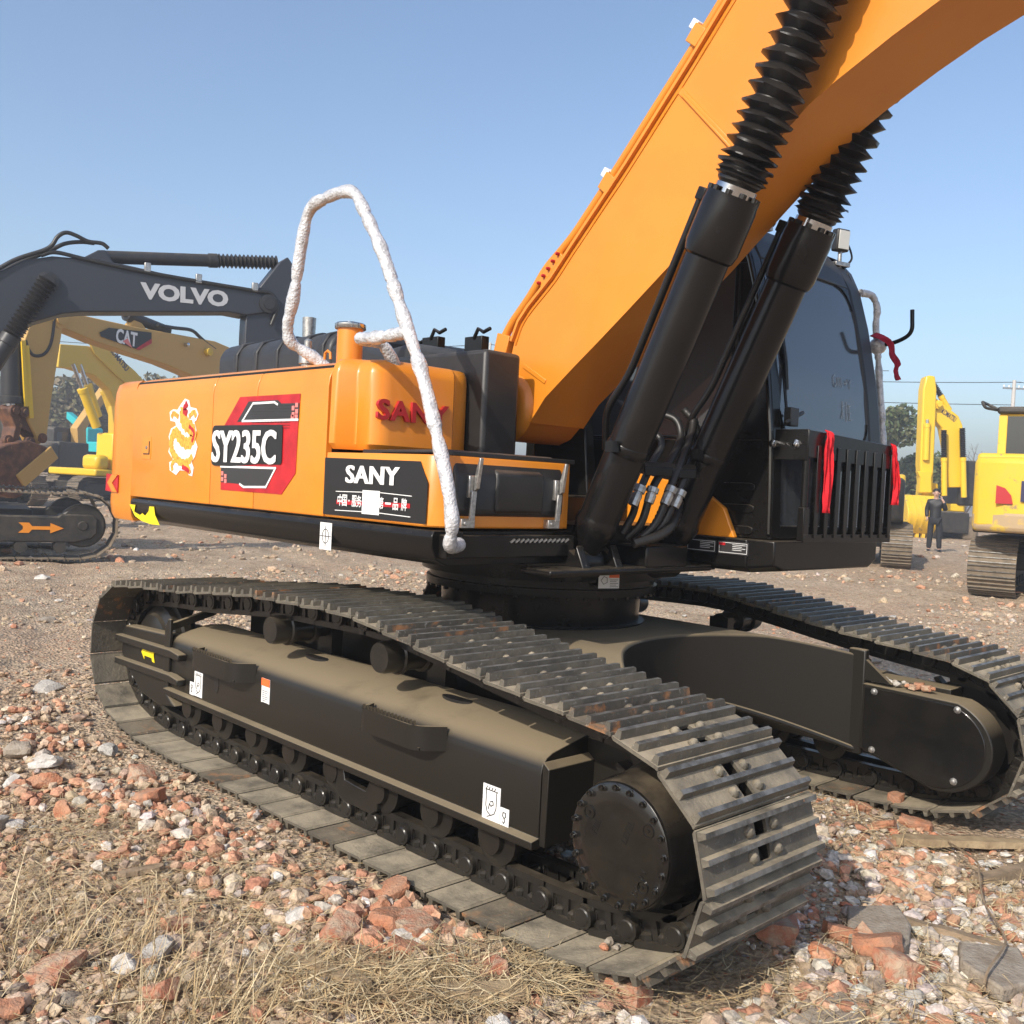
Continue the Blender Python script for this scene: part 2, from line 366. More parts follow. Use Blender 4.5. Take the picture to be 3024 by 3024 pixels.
def dress_track(y0, mirror):
    """one crawler, outer edge at y0 (or inner edge for the far one)"""
    W = .6; yc = y0+W/2; out = -1 if not mirror else 1
    fr = MB()
    prof = [(.175,.258),(.108,.258),(.104,.262),(.104,.287),(.140,.292),(.134,.302),(.134,.505),(.141,.535),(.158,.558),(.185,.572),(.36,.612),(.455,.606),(.455,.258)]
    prof = [((y0+a) if not mirror else (y0+W-a), z) for a, z in prof]
    fr.prism(prof, 'yz', -3.30, -.535)
    f = lambda a: (y0+a) if not mirror else (y0+W-a)
    lo, hi = sorted((f(.36), f(.50))); fr.box(-.54, -.16, lo, hi, .25, .60)
    lo, hi = sorted((f(.13), f(.46))); fr.prism([(-.53,.27),(-.505,.27),(-.50,.53),(-.53,.55)], 'xz', lo+.005, hi)
    F = fr.build('track_frame', M['black_frame'], EX, bevel=.006)
    if mirror: F['label'] = 'track frame with rounded black motor cover on the far track'
    # idler yoke and its two bars
    yk = MB(); a, b = sorted((f(.125), f(.47)))
    yk.prism([(-3.90,.50),(-3.86,.545),(-3.30,.57),(-3.30,.25),(-3.20,.20),(-3.40,.175),(-3.62,.20),(-3.80,.30),(-3.90,.38)], 'xz', *sorted((f(.125), f(.20))))
    yk.prism([(-3.90,.50),(-3.86,.545),(-3.30,.57),(-3.30,.25),(-3.40,.2),(-3.62,.22),(-3.80,.30),(-3.90,.38)], 'xz', *sorted((f(.40), f(.47))))
    yk.build('idler_yoke', M['black_frame'], F, bevel=.012, seg=3)
    for zz in (.495, .365):
        mb = MB(); l, h = sorted((f(.085), f(.135)))
        mb.prism([(-3.90,zz-.004),(-3.20,zz+.012),(-3.10,zz),(-3.10,zz-.035),(-3.20,zz-.03),(-3.90,zz-.042)], 'xz', l, h)
        mb.build('guide_bar', M['black_frame'], F, bevel=.006)
    mb = MB(); l, h = sorted((f(.12), f(.40)))
    mb.prism([(-3.335,.30),(-3.335,.60),(-3.30,.655),(-3.27,.655),(-3.27,.30)], 'xz', *sorted((f(.118), f(.135))))
    mb.prism([(l,.58),(h,.66),(h,.70),(l,.62)] if not mirror else [(l,.66),(h,.58),(h,.62),(l,.70)], 'yz', -3.335, -3.305)
    mb.build('end_plate', M['black_frame'], F, bevel=.004)
    # idler wheel
    mb = MB(); mb.lathe((IDL[0], yc-.11, IDL[1]), (0,1,0), [(0,.05),(0,.16),(.01,.19),(.03,.20),(.05,.245),(.085,.245),(.09,.275),(.13,.275),(.135,.245),(.17,.245),(.19,.20),(.21,.19),(.22,.16),(.22,.05)], 36)
    mb.build('idler_wheel', M['link'], F)
    # rollers under the frame
    for i in range(8):
        x = -.80-i*.335; mb = MB()
        mb.lathe((x, yc-.135, .205), (0,1,0), [(0,.035),(.0,.052),(.022,.055),(.024,.070),(.034,.098),(.062,.098),(.064,.083),(.10,.083),(.17,.083),(.206,.083),(.208,.098),(.236,.098),(.246,.070),(.248,.055),(.27,.052),(.27,.035)], 22)
        mb.box(x-.05, x+.05, yc-.128, yc-.105, .20, .262); mb.box(x-.05, x+.05, yc+.105, yc+.128, .20, .262)
        mb.build('bottom_roller', M['link'], F)
    for x in (-1.60,):   # chain guide
        mb = MB(); l, h = sorted((f(.13), f(.155)))
        mb.prism([(x-.17,.26),(x-.12,.26),(x-.10,.19),(x+.05,.18),(x+.09,.26),(x+.14,.26),(x+.13,.12),(x+.09,.095),(x-.12,.10),(x-.16,.13)], 'xz', *sorted((f(.17), f(.20))))
        mb.build('chain_guide', M['link'], F, bevel=.004)
    # carrier rollers
    for x in (-2.30,-1.46):
        mb = MB(); s = out
        mb.lathe((x, yc+s*.16, .745 if x > -2 else .735), (0,-s,0), [(0,.03),(0,.060),(.02,.066),(.08,.066),(.085,.076),(.10,.076),(.105,.062),(.20,.062),(.205,.076),(.225,.076),(.23,.05),(.36,.045)], 24)
        mb.box(x-.06, x+.06, *sorted((yc-s*.14, yc-s*.20)), .56, .77)
        mb.build('carrier_roller', M['link'], F)
    # foot steps on the outside
    for xa, xb in ((-2.925,-2.40),(-1.485,-1.02)):
        mb = MB(); wall = []
        pl = fillet([(xa, .136, 0), (xa+.03, .050, 0), (xb-.07, .040, 0), (xb, .136, 0)], .07, 5)
        pl2 = [(p.x, p.y) for p in pl]; inn = [(p.x+(.012 if p.x < (xa+xb)/2 else -.012)*(1 if abs(p.x-(xa+xb)/2) > (xb-xa)*.36 else 0), min(p.y+.012, .137)) for p in pl]
        poly = pl2+inn[::-1]
        poly = [(x, f(y)) for x, y in poly]
        mb.prism(poly, 'xy', .472, .562)
        nT = 15
        for k in range(nT):    # saw-toothed tread edge
            x0 = xa+.05+(xb-xa-.13)*k/nT; dx = (xb-xa-.13)/nT
            l, h = sorted((f(.047), f(.058)))
            mb.prism([(x0,.560),(x0+dx,.560),(x0+dx*.5,.578)], 'xz', l, h)
        l, h = sorted((f(.055), f(.134))); mb.box(xa+.04, xb-.06, l, h, .473, .483)
        mb.build('foot_step', M['black_frame'], F, smooth=40)
    if not mirror:
        for x, z, rx, rz in ((-2.771,.405,.024,.052),(-3.70,.455,.016,.03)):
            poly = [(x+rx*math.cos(a*math.pi/8), z+rz*math.sin(a*math.pi/8)) for a in range(16)]
            MB().prism(poly, 'xz', f(.1325), f(.16)).build('slot_hole', M['sticker_black'], F)
        for x in (-2.20,-1.20):
            poly = [(x+.085*math.cos(a*math.pi/8), f(.335)+.030*math.sin(a*math.pi/8)) for a in range(16)]
            MB().prism(poly, 'xy', .597, .6115).build('slot_hole', M['sticker_black'], F)
    # chain: pins in the chain mesh, shoes and links as its pieces
    seg, L = resample(PATH, NSH, .5 if not mirror else .46)
    p = L/NSH
    CH = bpy.data.objects.new('track_chain', None); COL.objects.link(CH); CH.parent = EX
    CH.matrix_parent_inverse = Matrix.Translation(Vector(XB)).inverted()
    for i, (a, b) in enumerate(seg):
        t = (b-a).normalized(); c = (a+b)/2; n = Vector((t.y, -t.x))
        Mx = Matrix(((t.x,0,n.x,c.x),(0,1,0,y0),(t.y,0,n.y,c.y),(0,0,0,1)))
        Ms = Mx @ Matrix.Rotation(math.radians(2.2+.8*math.sin(i*2.1)), 4, 'Y')
        me = SHOE[1] if (i*7919) % 5 == 0 else SHOE[0]
        o = obj('track_shoe', me, CH); o.matrix_basis = Matrix.Identity(4)
        set_m(o, Ms, CH)
        o = obj('track_link', LINK, CH); set_m(o, Mx, CH)
    return F, CH
def set_m(o, Mx, par):
    o.matrix_basis = Mx
_, L_ = resample(PATH, 10)
PITCH = L_/NSH
SHOE = [shoe_mesh(.6, PITCH, M['shoe']), shoe_mesh(.6, PITCH, M['shoe_rust'])]
LINK = link_mesh(.6, PITCH, M['link'])
FR1, CH1 = dress_track(0., False)
FR2, CH2 = dress_track(2.39, True)
# ---- final drives
def drive(yface, s, cover):
    mb = MB(); c = (SPR[0]-.015, SPR[1]+.018)
    mb.lathe((c[0], yface, c[1]), (0, s, 0), [(0,.150),(0,.187),(.012,.192),(.03,.192),(.05,.198),(.17,.205),(.20,.215),(.24,.215)], 48)
    D = mb.build('final_drive', M['black'], EX)
    sp = MB(); n = 21; poly = []
    for k in range(n):
        for da, r in ((0,.225),(.3,.225),(.42,.270),(.62,.272),(.74,.225)):
            a = 2*math.pi*(k+da)/n; poly.append((c[0]+r*math.cos(a), c[1]+r*math.sin(a)))
    sp.prism(poly, 'xz', *sorted((yface+s*.235, yface+s*.285)))
    sp.build('sprocket', M['link'], D)
    if cover:
        cv = MB(); cv.lathe((c[0], yface-s*.012, c[1]), (0, s, 0), [(0,.12),(0,.178),(.004,.184),(.014,.186)], 48); CV = cv.build('hub_cover', M['black_gloss'], D)
        for k in range(20):
            a = 2*math.pi*(k+.3)/20; p = (c[0]+.172*math.cos(a), yface-s*.010, c[1]+.172*math.sin(a))
            b = MB(); b.lathe(p, (0,-s,0), [(0,.011),(.004,.011),(.005,.0085),(.014,.0085),(.014,.005),(.010,.0045)], 12); b.build('cover_bolt', M['black_gloss'], D)
        for a in (35, 148, 318):
            a = math.radians(a); p = (c[0]+.135*math.cos(a), yface-s*.011, c[1]+.135*math.sin(a))
            b = MB(); b.lathe(p, (0,-s,0), [(0,.021),(.006,.021),(.006,.017),(.003,.016),(.003,.006),(.007,.005)], 18); b.build('drain_plug', M['black_gloss'], D)
        for txt, dx, dz, ang in (('FILL',-.085,.035,70),('LEVEL',.035,.05,68),('DRAIN',.085,-.085,70)):
            me = text_mesh('cast_lettering', txt, .030, M['black_gloss'], .0015, .01)
            place(me, frame((c[0]+dx, yface-s*.0125, c[1]+dz), (math.cos(math.radians(ang)),0,math.sin(math.radians(ang))), (-math.sin(math.radians(ang)),0,math.cos(math.radians(ang)))), 'cast_lettering', D)
    return D
drive(.062, 1, True)
drive(2.99-.062, -1, False)
# motor guard on the inner side of the far track
def motor_cover(y0, s):
    poly = [(-.515,.27),(-.515,.585)]
    for a in range(72, -100, -8): poly.append((-.135+.235*math.cos(math.radians(a)), .372+.215*math.sin(math.radians(a))))
    mb = MB(); mb.prism(poly, 'xz', y0, y0+s*.16)
    G = mb.build('motor_guard', M['black_frame'], EX, bevel=.006)
    inn = [(-.30+(x+.30)*.93, .39+(z-.39)*.92) for x, z in poly]
    cv = MB(); cv.prism(inn, 'xz', y0-s*.008, y0+s*.002); cv.build('cover_plate', M['black_gloss'], G, bevel=.003)
    for x, z in ((-.450,.556),(-.059,.546),(-.057,.222),(-.446,.277)):
        b = MB(); b.lathe((x, y0-s*.008, z), (0,-s,0), [(0,.017),(.004,.017),(.005,.012),(.013,.011),(.015,.006)], 8); b.build('cover_bolt', M['zinc'], G)
    return G
motor_cover(2.33, 1); motor_cover(.66, -1)
# ---- car body (X frame) and slewing ring
cb = MB(); ys = [.60+(2.39-.60)*i/36 for i in range(37)]; rows = []
for y in ys:
    t = abs(y-1.495); xf = -1.10+.75*t*t; xb = -3.8-xf
    zt = .785-.075*max(0, (t-.52)/.36)**1.4; zb = .50-.25*min(1, t/.86)**1.8
    rows.append([(xf,y,zt),(xf,y,zb),(xb,y,zb),(xb,y,zt)])
vs = [p for r in rows for p in r]; fs = []
for i in range(36):
    for k in range(4): fs.append((i*4+k, i*4+(k+1) % 4, i*4+4+(k+1) % 4, i*4+4+k))
fs += [(0,1,2,3), tuple(36*4+k for k in (3,2,1,0))]
cb.add(vs, fs)
CB = cb.build('car_body', M['black_frame'], EX, smooth=30, bevel=.012)
lip = MB()
for i in range(36):     # rolled lower edge of the front web
    pass
lo = [( -1.10+.75*(abs(y-1.495))**2, y, .50-.25*min(1, abs(y-1.495)/.86)**1.8) for y in ys]
lip = MB(); lip.tube([(x+.008, y, z) for x, y, z in lo], .014, 8); lip.build('web_edge', M['black_frame'], CB)
for y0, y1 in ((2.335,2.375),(.615,.655)):
    for xa, xb in ((-.60,-.51),(-3.29,-3.20)):
        mb = MB(); mb.box(xa,xb,y0,y1,.235,.745); mb.build('leg_flange', M['black_frame'], CB, bevel=.008)
    mb = MB(); mb.prism([(-.56,.60),(-.56,.735),(-.38,.60)], 'xz', y0+.003, y0+.03); mb.build('gusset', M['black_frame'], CB)
RG = MB(); RG.lathe((-1.9,1.495,.78), (0,0,1), [(0,.545),(.012,.545),(.013,.515),(.16,.52),(.165,.60),(.20,.60),(.203,.585),(.235,.585),(.24,.625),(.33,.63),(.335,.6)], 72)
RING = RG.build('slewing_ring', M['black'], EX)
for k in range(44):
    a = 2*math.pi*k/44; b = MB(); b.lathe((-1.9+.585*math.cos(a), 1.495+.585*math.sin(a), .948), (0,0,-1), [(0,.013),(.016,.013),(.018,.009)], 6); b.build('ring_bolt', M['black_gloss'], RING)
# ---- stickers on the near track frame
def stick(poly, o, name, m, par, xd=(1,0,0), yd=(0,0,1), t=.002): return flat(poly, frame(o, xd, yd), name, m, par, t)
def R4(w, h): return [(-w/2,-h/2),(w/2,-h/2),(w/2,h/2),(-w/2,h/2)]
def lines(pls, o, name, m, par, w=.003, xd=(1,0,0), yd=(0,0,1), t=.001):
    mb = MB(); Mx = frame(o, xd, yd)
    for pl in pls:
        for (x0,y0),(x1,y1) in zip(pl, pl[1:]):
            d = Vector((x1-x0, y1-y0)); n = Vector((-d.y, d.x)).normalized()*w/2; e = d.normalized()*w*.3
            a, b = Vector((x0,y0))-e, Vector((x1,y1))+e
            mb.prism([tuple(a-n), tuple(b-n), tuple(b+n), tuple(a+n)], 'xy', 0, t+rnd.random()*.0004)
    return mb.xform(Mx).build(name, m, par, smooth=None)
def hook_sticker(x, z, side):
    S = stick(R4(.088,.125), (x, .1335, z), 'hook_sticker', M['white'], FR1)
    lines([[(-.03,.045),(.032,.045)]]+[[(-.028+.014*k,.045),(-.022+.014*k,.056)] for k in range(4)]+
          [[(-.026,.043),(-.026,-.012),(-.018,-.032),(0,-.042),(.018,-.032),(.026,-.012),(.026,.043)],
           [(-.006,.004),(.008,.010),(.012,-.002),(0,-.010),(-.008,-.002),(-.012,-.022)],[(-.018,-.05),(.012,-.036)]], (x, .1313, z), 'hook_print', M['sticker_black'], FR1)
    x2 = x+side*.068
    stick(R4(.044,.066), (x2, .1335, z-.032), 'hook_sticker', M['white'], FR1)
    lines([[(-.006,.018),(.006,.018),(.008,.006),(0,-.002),(-.008,.006),(-.006,.018)],[(0,-.002),(.004,-.012),(-.002,-.020),(-.006,-.014)]], (x2, .1313, z-.032), 'hook_print', M['sticker_black'], FR1)
hook_sticker(-2.958, .365, -1); hook_sticker(-.764, .350, 1)
S = stick(R4(.072,.112), (-2.30, .1335, .455), 'warning_sticker', M['white'], FR1)
stick(R4(.072,.034), (-2.30, .1312, .494), 'warning_header', M['orange_vinyl'], FR1)
lines([[(-.026,.012-.009*k),(.026-.01*(k % 3),.012-.009*k)] for k in range(7)], (-2.30, .1313, .442), 'warning_print', M['sticker_grey'], FR1, .002)
stick([(-.085,0),(-.045,.036),(-.047,.016),(.048,.016),(.056,.034),(.085,.036),(.070,0),(.085,-.036),(.056,-.034),(.048,-.016),(-.047,-.016),(-.045,-.036)], (-3.536, .1225, .430), 'arrow_sticker', M['yellow_vinyl'], FR1)

_a = math.radians(-15.95); _n = Vector((math.cos(_a), math.sin(_a), 0)); _t = Vector((-math.sin(_a), math.cos(_a), 0)); _o = Vector((-1.9,1.495,1.033))+_n*.632
stick(R4(.115,.075), _o, 'ring_sticker', M['white'], RING, _t, (0,0,1), .003)
stick([(0,.012),(.056,.012),(.056,.036),(0,.036)], _o+_n*.003, 'sticker_header', M['orange_vinyl'], RING, _t, (0,0,1), .0015)
lines([[(.006,.002-.008*k),(.050-.01*(k % 2),.002-.008*k)] for k in range(5)]+[[(-.045,.0),(-.03,.018),(-.012,.012),(-.01,-.01),(-.03,-.018),(-.045,0)]], _o+_n*.003, 'sticker_print', M['sticker_grey'], RING, .002, _t, (0,0,1))

# ================================================================ upper structure
YS = .13
# deck
dk = MB()
dk.prism([(.142,1.272),(.130,1.25),(.132,1.205),(.155,1.16),(.21,1.137),(2.78,1.137),(2.835,1.16),(2.85,1.205),(2.85,1.25),(2.84,1.272)], 'yz', -3.868, -1.155)
DECK = dk.build('deck', M['black'], EX, bevel=.004)
mb = MB(); mb.prism([(1.70,1.262),(1.70,1.13),(1.735,1.108),(2.80,1.108),(2.85,1.15),(2.85,1.262)], 'yz', -1.156, -.80)
mb.prism([(1.70,1.262),(1.70,1.13),(1.735,1.108),(2.72,1.108),(2.78,1.15),(2.78,1.262)], 'yz', -.801, -.665, [(1.715,1.262),(1.715,1.15),(1.80,1.125),(2.62,1.125),(2.70,1.16),(2.70,1.262)])
mb.build('cab_floor_skirt', M['black'], DECK, bevel=.008)
mb = MB(); mb.box(-1.156,-.98,.60,1.70,1.098,1.128); mb.build('front_plate', M['black'], DECK, bevel=.012, seg=3)
mb = MB(); mb.box(-1.9,-1.15,.9,1.7,1.128,1.30); mb.build('centre_deck', M['black'], DECK)
# step bar across the deck front with weld ripples
mb = MB(); mb.box(-1.157,-1.105,.165,.865,1.168,1.258); SB = mb.build('step_bar', M['black'], DECK, bevel=.006)
for k in range(13):
    y = .50+k*.026; mb = MB(); mb.obox((-1.103, y, 1.236), (.004,0,0), (0,.011,.006), (0,-.002,.003)); mb.build('grip_rib', M['zinc'], SB)
mb = MB(); mb.box(-1.106,-1.096,.155,.235,1.19,1.272); mb.build('rail_plate', M['black'], SB, bevel=.003)
mb = MB(); mb.lathe((-1.096,.172,1.238), (1,0,0), [(0,.013),(.004,.013),(.005,.009),(.014,.008),(.016,.004)], 10); mb.build('rail_bolt', M['zinc'], SB)
# counterweight
pl = [(-3.878,.135),(-4.10,.135)]
for a in range(0, 91, 10): pl.append((-4.10-.33*math.sin(math.radians(a*.72)), .135+.33*(1-math.cos(math.radians(a*.72)))))
for t in (.8,.5,.2): pl.append((-1.9-math.sqrt(2.9**2-(t*1.25)**2), 1.495-t*1.25*.93))
pl += [(x, 2.99-y) for x, y in pl[::-1]]
cwb = [(-3.878+(x+3.878)*.97, 1.495+(y-1.495)*.985) for x, y in pl]
cw = MB(); n = len(pl)
lv = [(1.14,.955),(1.17,.985),(1.23,1.),(1.80,.992),(1.88,.980),(1.925,.955),(1.945,.90)]
vs = []; fs = []
for z, k in lv: vs += [(-3.878+(x+3.878)*k, 1.495+(y-1.495)*(1-(1-k)*.35), z) for x, y in pl]
for j in range(len(lv)-1): fs += [(j*n+i, j*n+(i+1) % n, (j+1)*n+(i+1) % n, (j+1)*n+i) for i in range(n)]
fs += [tuple(range(n))[::-1], tuple(range((len(lv)-1)*n, len(lv)*n))]
cw.add(vs, fs); CW = cw.build('counterweight', M['orange'], EX, smooth=40)
S = flat([(-4.221,1.401), (-4.050,1.396), (-4.051,1.293), (-4.227,1.299)], Matrix(((1,0,0,0),(0,0,-1,.134),(0,1,0,0),(0,0,0,1))), 'reflector', M['sticker_red'], CW, .006)
flat([(-4.132,1.398), (-4.050,1.396), (-4.127,1.348), (-4.051,1.295), (-4.122,1.297), (-4.195,1.348)], Matrix(((1,0,0,0),(0,0,-1,.127),(0,1,0,0),(0,0,0,1))), 'reflector_chevron', M['orange'], CW, .003)
# side doors
def door(x0, x1, name='side_door'):
    prof = [(.75,1.281),(.134,1.281),(.130,1.286),(.130,1.835),(.136,1.875),(.152,1.912),(.182,1.938),(.225,1.952),(.75,1.968)]
    mb = MB(); mb.prism(prof, 'yz', x0, x1); return mb.build(name, M['orange'], EX, smooth=50, bevel=.006)
D1 = door(-3.866,-2.922); D2 = door(-2.916,-2.487); D3 = door(-2.481,-1.891)
mb = MB(); mb.box(-3.87,-1.89,.16,.7,1.275,1.93); mb.build('side_structure', M['black'], EX)
MY = lambda y: Matrix(((1,0,0,0),(0,0,-1,y),(0,1,0,0),(0,0,0,1)))     # 2-D (x, z) drawing on a plane facing the camera side
def sheet(poly, k, name, m, par, t=.0012): return flat(poly, MY(YS-.0015*k), name, m, par, t)
lk = MB(); lk.box(-3.735,-3.62,.1275,.131,1.495,1.62); lk.build('lock_surround', M['orange'], D1, bevel=.002)
lk = MB(); lk.box(-3.710,-3.635,.1255,.1285,1.525,1.595); lk.build('lock_plate', M['orange'], D1, bevel=.002)
lk = MB(); lk.box(-3.640,-3.632,.1250,.1280,1.525,1.595); lk.box(-3.710,-3.632,.1250,.128,1.522,1.528); lk.build('lock_gap', M['sticker_black'], D1)
lk = MB(); lk.lathe((-3.667,.126,1.56), (0,-1,0), [(0,.010),(.004,.009)], 12); lk.build('keyhole', M['zinc'], D1)
# model decal
sheet([(-2.643,1.811), (-2.105,1.811), (-2.114,1.662), (-2.119,1.459), (-2.229,1.361), (-2.800,1.360), (-2.805,1.477), (-2.788,1.675)], 1, 'decal_red', M['sticker_red'], D3)
sheet([(-2.557,1.787), (-2.293,1.787), (-2.262,1.771), (-2.108,1.769), (-2.110,1.690), (-2.660,1.692)], 2, 'decal_panel', M['sticker_grey'], D3)
sheet([(-2.802,1.472), (-2.280,1.479), (-2.359,1.385), (-2.581,1.376), (-2.621,1.395), (-2.800,1.397)], 2, 'decal_panel', M['sticker_grey'], D3)
def pline(pts, k, w, name, m, par):
    mb = MB()
    for a, b in zip(pts, pts[1:]):
        d = Vector((b[0]-a[0], b[1]-a[1])); nn = Vector((-d.y, d.x)).normalized()*w/2; e = d.normalized()*w*.4; a_, b_ = Vector(a)-e, Vector(b)+e
        mb.prism([tuple(a_-nn), tuple(b_-nn), tuple(b_+nn), tuple(a_+nn)], 'xy', 0, .0010+rnd.random()*.0003)
    return mb.xform(MY(YS-.0015*k)).build(name, m, par, smooth=None)
pline([(-2.114,1.696), (-2.608,1.695), (-2.513,1.777), (-2.320,1.778), (-2.292,1.767)], 3, .010, 'decal_white_line', M['white'], D3)
pline([(-2.803,1.474), (-2.286,1.478), (-2.365,1.389), (-2.569,1.382), (-2.607,1.394)], 3, .010, 'decal_white_line', M['white'], D3)
for r in range(9): pline([(-2.482,1.767) if 0 else ((-2.522,1.764)[0], (-2.522,1.764)[1]-.0125*r), ((-2.180,1.760)[0], (-2.180,1.760)[1]-.0125*r)], 3, .0016, 'decal_mesh_line', M['sticker_black'], D3)
for cx, cz in ((-2.129,1.761), (-2.157,1.748), (-2.127,1.733), (-2.155,1.720), (-2.128,1.709), (-2.161,1.709), (-2.785,1.441), (-2.752,1.428), (-2.783,1.413), (-2.750,1.404)):
    sheet([(cx-.011,cz-.010),(cx+.011,cz-.010),(cx+.011,cz+.010),(cx-.011,cz+.010)], 3, 'decal_check', M['pink'], D3)
a, b, c, d = (-2.900,1.676), (-2.236,1.675), (-2.233,1.495), (-2.898,1.478)
pr = fillet([(p[0], p[1], 0) for p in ((a[0]+.2, a[1]), a, d, (d[0]+.2, d[1]))], .03); pq = fillet([(p[0], p[1], 0) for p in ((c[0]-.2, c[1]), c, b, (b[0]-.2, b[1]))], .02)
sheet([(p.x, p.y) for p in pr]+[(p.x, p.y) for p in pq], 4, 'decal_plate', M['sticker_black'], D3)
x0, x1 = (-2.897,1.579)[0], (-2.281,1.584)[0]; z0, z1 = (-2.565,1.494)[1], (-2.579,1.652)[1]
me = text_mesh('model_lettering', 'SY235C', 1, M['white'], .0004, .012)
xs_ = [v.co.x for v in me.vertices]; zs_ = [v.co.y for v in me.vertices]
def fit_text(me, x0, x1, z0, z1):
    xs_ = [v.co.x for v in me.vertices]; zs_ = [v.co.y for v in me.vertices]; a, b, c, d = min(xs_), max(xs_), min(zs_), max(zs_)
    for v in me.vertices: v.co.x = x0+(v.co.x-a)/(b-a)*(x1-x0); v.co.y = z0+(v.co.y-c)/(d-c)*(z1-z0)
fit_text(me, x0+.006, x1-.006, z0, z1)
def heavy(me, dx, k=3):   # broaden the strokes: side-stepped copies, each a hair proud of the last
    bm = bmesh.new()
    for i in range(-k, k+1):
        n0 = len(bm.verts); bm.from_mesh(me); bm.verts.ensure_lookup_table()
        for v in bm.verts[n0:]: v.co.x += dx*i/k; v.co.z += .00025*(i+k)
    bm.to_mesh(me); bm.free(); return me
place(heavy(me, .007), MY(YS-.0085), 'model_lettering', D3)
# dragon sticker
dw = [(-3.226,1.819), (-3.179,1.809), (-3.160,1.773), (-3.093,1.765), (-3.067,1.735), (-3.088,1.704), (-3.110,1.697), (-3.083,1.654), (-3.090,1.601), (-3.064,1.568), (-3.087,1.519), (-3.123,1.488), (-3.097,1.461), (-3.109,1.417), (-3.149,1.422), (-3.167,1.443), (-3.254,1.444), (-3.294,1.418), (-3.372,1.441), (-3.380,1.484), (-3.335,1.496), (-3.397,1.539), (-3.380,1.581), (-3.401,1.621), (-3.375,1.664), (-3.318,1.679), (-3.328,1.699), (-3.387,1.705), (-3.400,1.752), (-3.359,1.766), (-3.309,1.762), (-3.270,1.792)]
sheet(dw, 1, 'dragon_backing', M['white'], D1)
def ribbon(pts, w, k, name, m, par):
    P = spline([(p[0], p[1], 0) for p in pts], 5); L_ = []; R_ = []
    for i, p in enumerate(P):
        d = (P[min(i+1, len(P)-1)]-P[max(i-1, 0)]).normalized(); nn = Vector((-d.y, d.x, 0)); ww = w(i/(len(P)-1))*(1+.18*math.sin(i*2.4))
        L_.append(p+nn*ww/2); R_.append(p-nn*ww/2)
    mb = MB(); vs = []; nn_ = len(P)
    for i in range(nn_): vs += [(L_[i].x, L_[i].y, 0), (R_[i].x, R_[i].y, 0)]
    mb.add(vs, [(2*i, 2*i+1, 2*i+3, 2*i+2) for i in range(nn_-1)]); return mb.xform(MY(YS-.0015*k-.001)).build(name, m, par, smooth=None)
ribbon([(-3.228,1.769), (-3.236,1.724), (-3.204,1.687), (-3.139,1.663), (-3.116,1.623), (-3.163,1.585), (-3.245,1.603), (-3.315,1.643), (-3.358,1.612), (-3.357,1.556), (-3.303,1.510), (-3.227,1.484), (-3.151,1.494), (-3.114,1.522)], lambda t: .050*(1-t)+.034, 2, 'dragon_body', M['gold'], D1)
ribbon([(-3.194,1.796), (-3.227,1.760), (-3.189,1.740)], lambda t: .036, 2.4, 'dragon_crest', M['sticker_red'], D1)
ribbon([(-3.164,1.677), (-3.105,1.641), (-3.124,1.591)], lambda t: .020, 2.6, 'dragon_mane', M['sticker_red'], D1)
for pts in ([(-3.289,1.725), (-3.349,1.744), (-3.372,1.721)], [(-3.168,1.723), (-3.115,1.747), (-3.089,1.722)], [(-3.298,1.503), (-3.345,1.472), (-3.336,1.441)], [(-3.186,1.482), (-3.148,1.458), (-3.130,1.431)]):
    ribbon(pts, lambda t: .026, 2.8, 'dragon_claw', M['gold'], D1)
ribbon([(-3.225,1.463), (-3.163,1.450), (-3.142,1.437)], lambda t: .024, 3.0, 'dragon_tail', M['sticker_red'], D1)
# stickers on the deck skirt
ym = .1285
flat([(-3.872,1.235), (-3.791,1.235), (-3.804,1.196), (-3.725,1.181), (-3.694,1.193), (-3.656,1.181), (-3.613,1.209), (-3.606,1.236), (-3.548,1.237), (-3.531,1.192), (-3.469,1.141), (-3.579,1.139), (-3.694,1.149), (-3.790,1.172)], MY(ym), 'torn_sticker', M['yellow_vinyl'], DECK, .0015)
sx, sz = (-1.858,1.200); flat(R4(.088,.115), MY(ym).copy() @ Matrix.Translation((sx, sz, 0)), 'target_sticker', M['white'], DECK, .0015)
circ = [(.024*math.cos(a*math.pi/10), .030*math.sin(a*math.pi/10)) for a in range(21)]
lines([circ, [(-.040,0),(.040,0)], [(0,-.045),(0,.045)]], (sx, ym-.0016, sz), 'target_print', M['sticker_black'], DECK, .003)
# fuel tank behind the corner, front face towards the boom
tk = MB()
plan = [(-1.886,.75),(-1.886,.150),(-1.876,.134),(-1.846,.133),(-1.834,.142),(-1.802,.205),(-1.790,.214),(-1.722,.212),(-1.702,.220),(-1.672,.268),(-1.668,.300),(-1.668,.640),(-1.690,.662),(-1.690,.715),(-1.71,.75)]
def inset(poly, k, d): return [(-1.886+(x+1.886)*k, .75+(y-.75)*d) for x, y in poly]
lv = [(1.572,.90,.965),(1.596,1.,1.),(1.895,.985,.995),(1.932,.95,.975),(1.955,.86,.93),(1.962,.70,.85)]
n = len(plan); vs = []; fs = []
for z, k, d in lv: vs += [(x, y, z) for x, y in inset(plan, k, d)]
for j in range(len(lv)-1): fs += [(j*n+i, j*n+(i+1) % n, (j+1)*n+(i+1) % n, (j+1)*n+i) for i in range(n)]
fs += [tuple(range(n))[::-1], tuple(range((len(lv)-1)*n, len(lv)*n))]
tk.add(vs, fs); TANK = tk.build('fuel_tank', M['orange'], EX, smooth=38)
me = text_mesh('brand_lettering', 'SANY', 1, M['red_paint'], .009, .030, space=1.12)
fit_text(me, 0, .385, 0, .088); o_ = (-1.662,0.222,1.723)
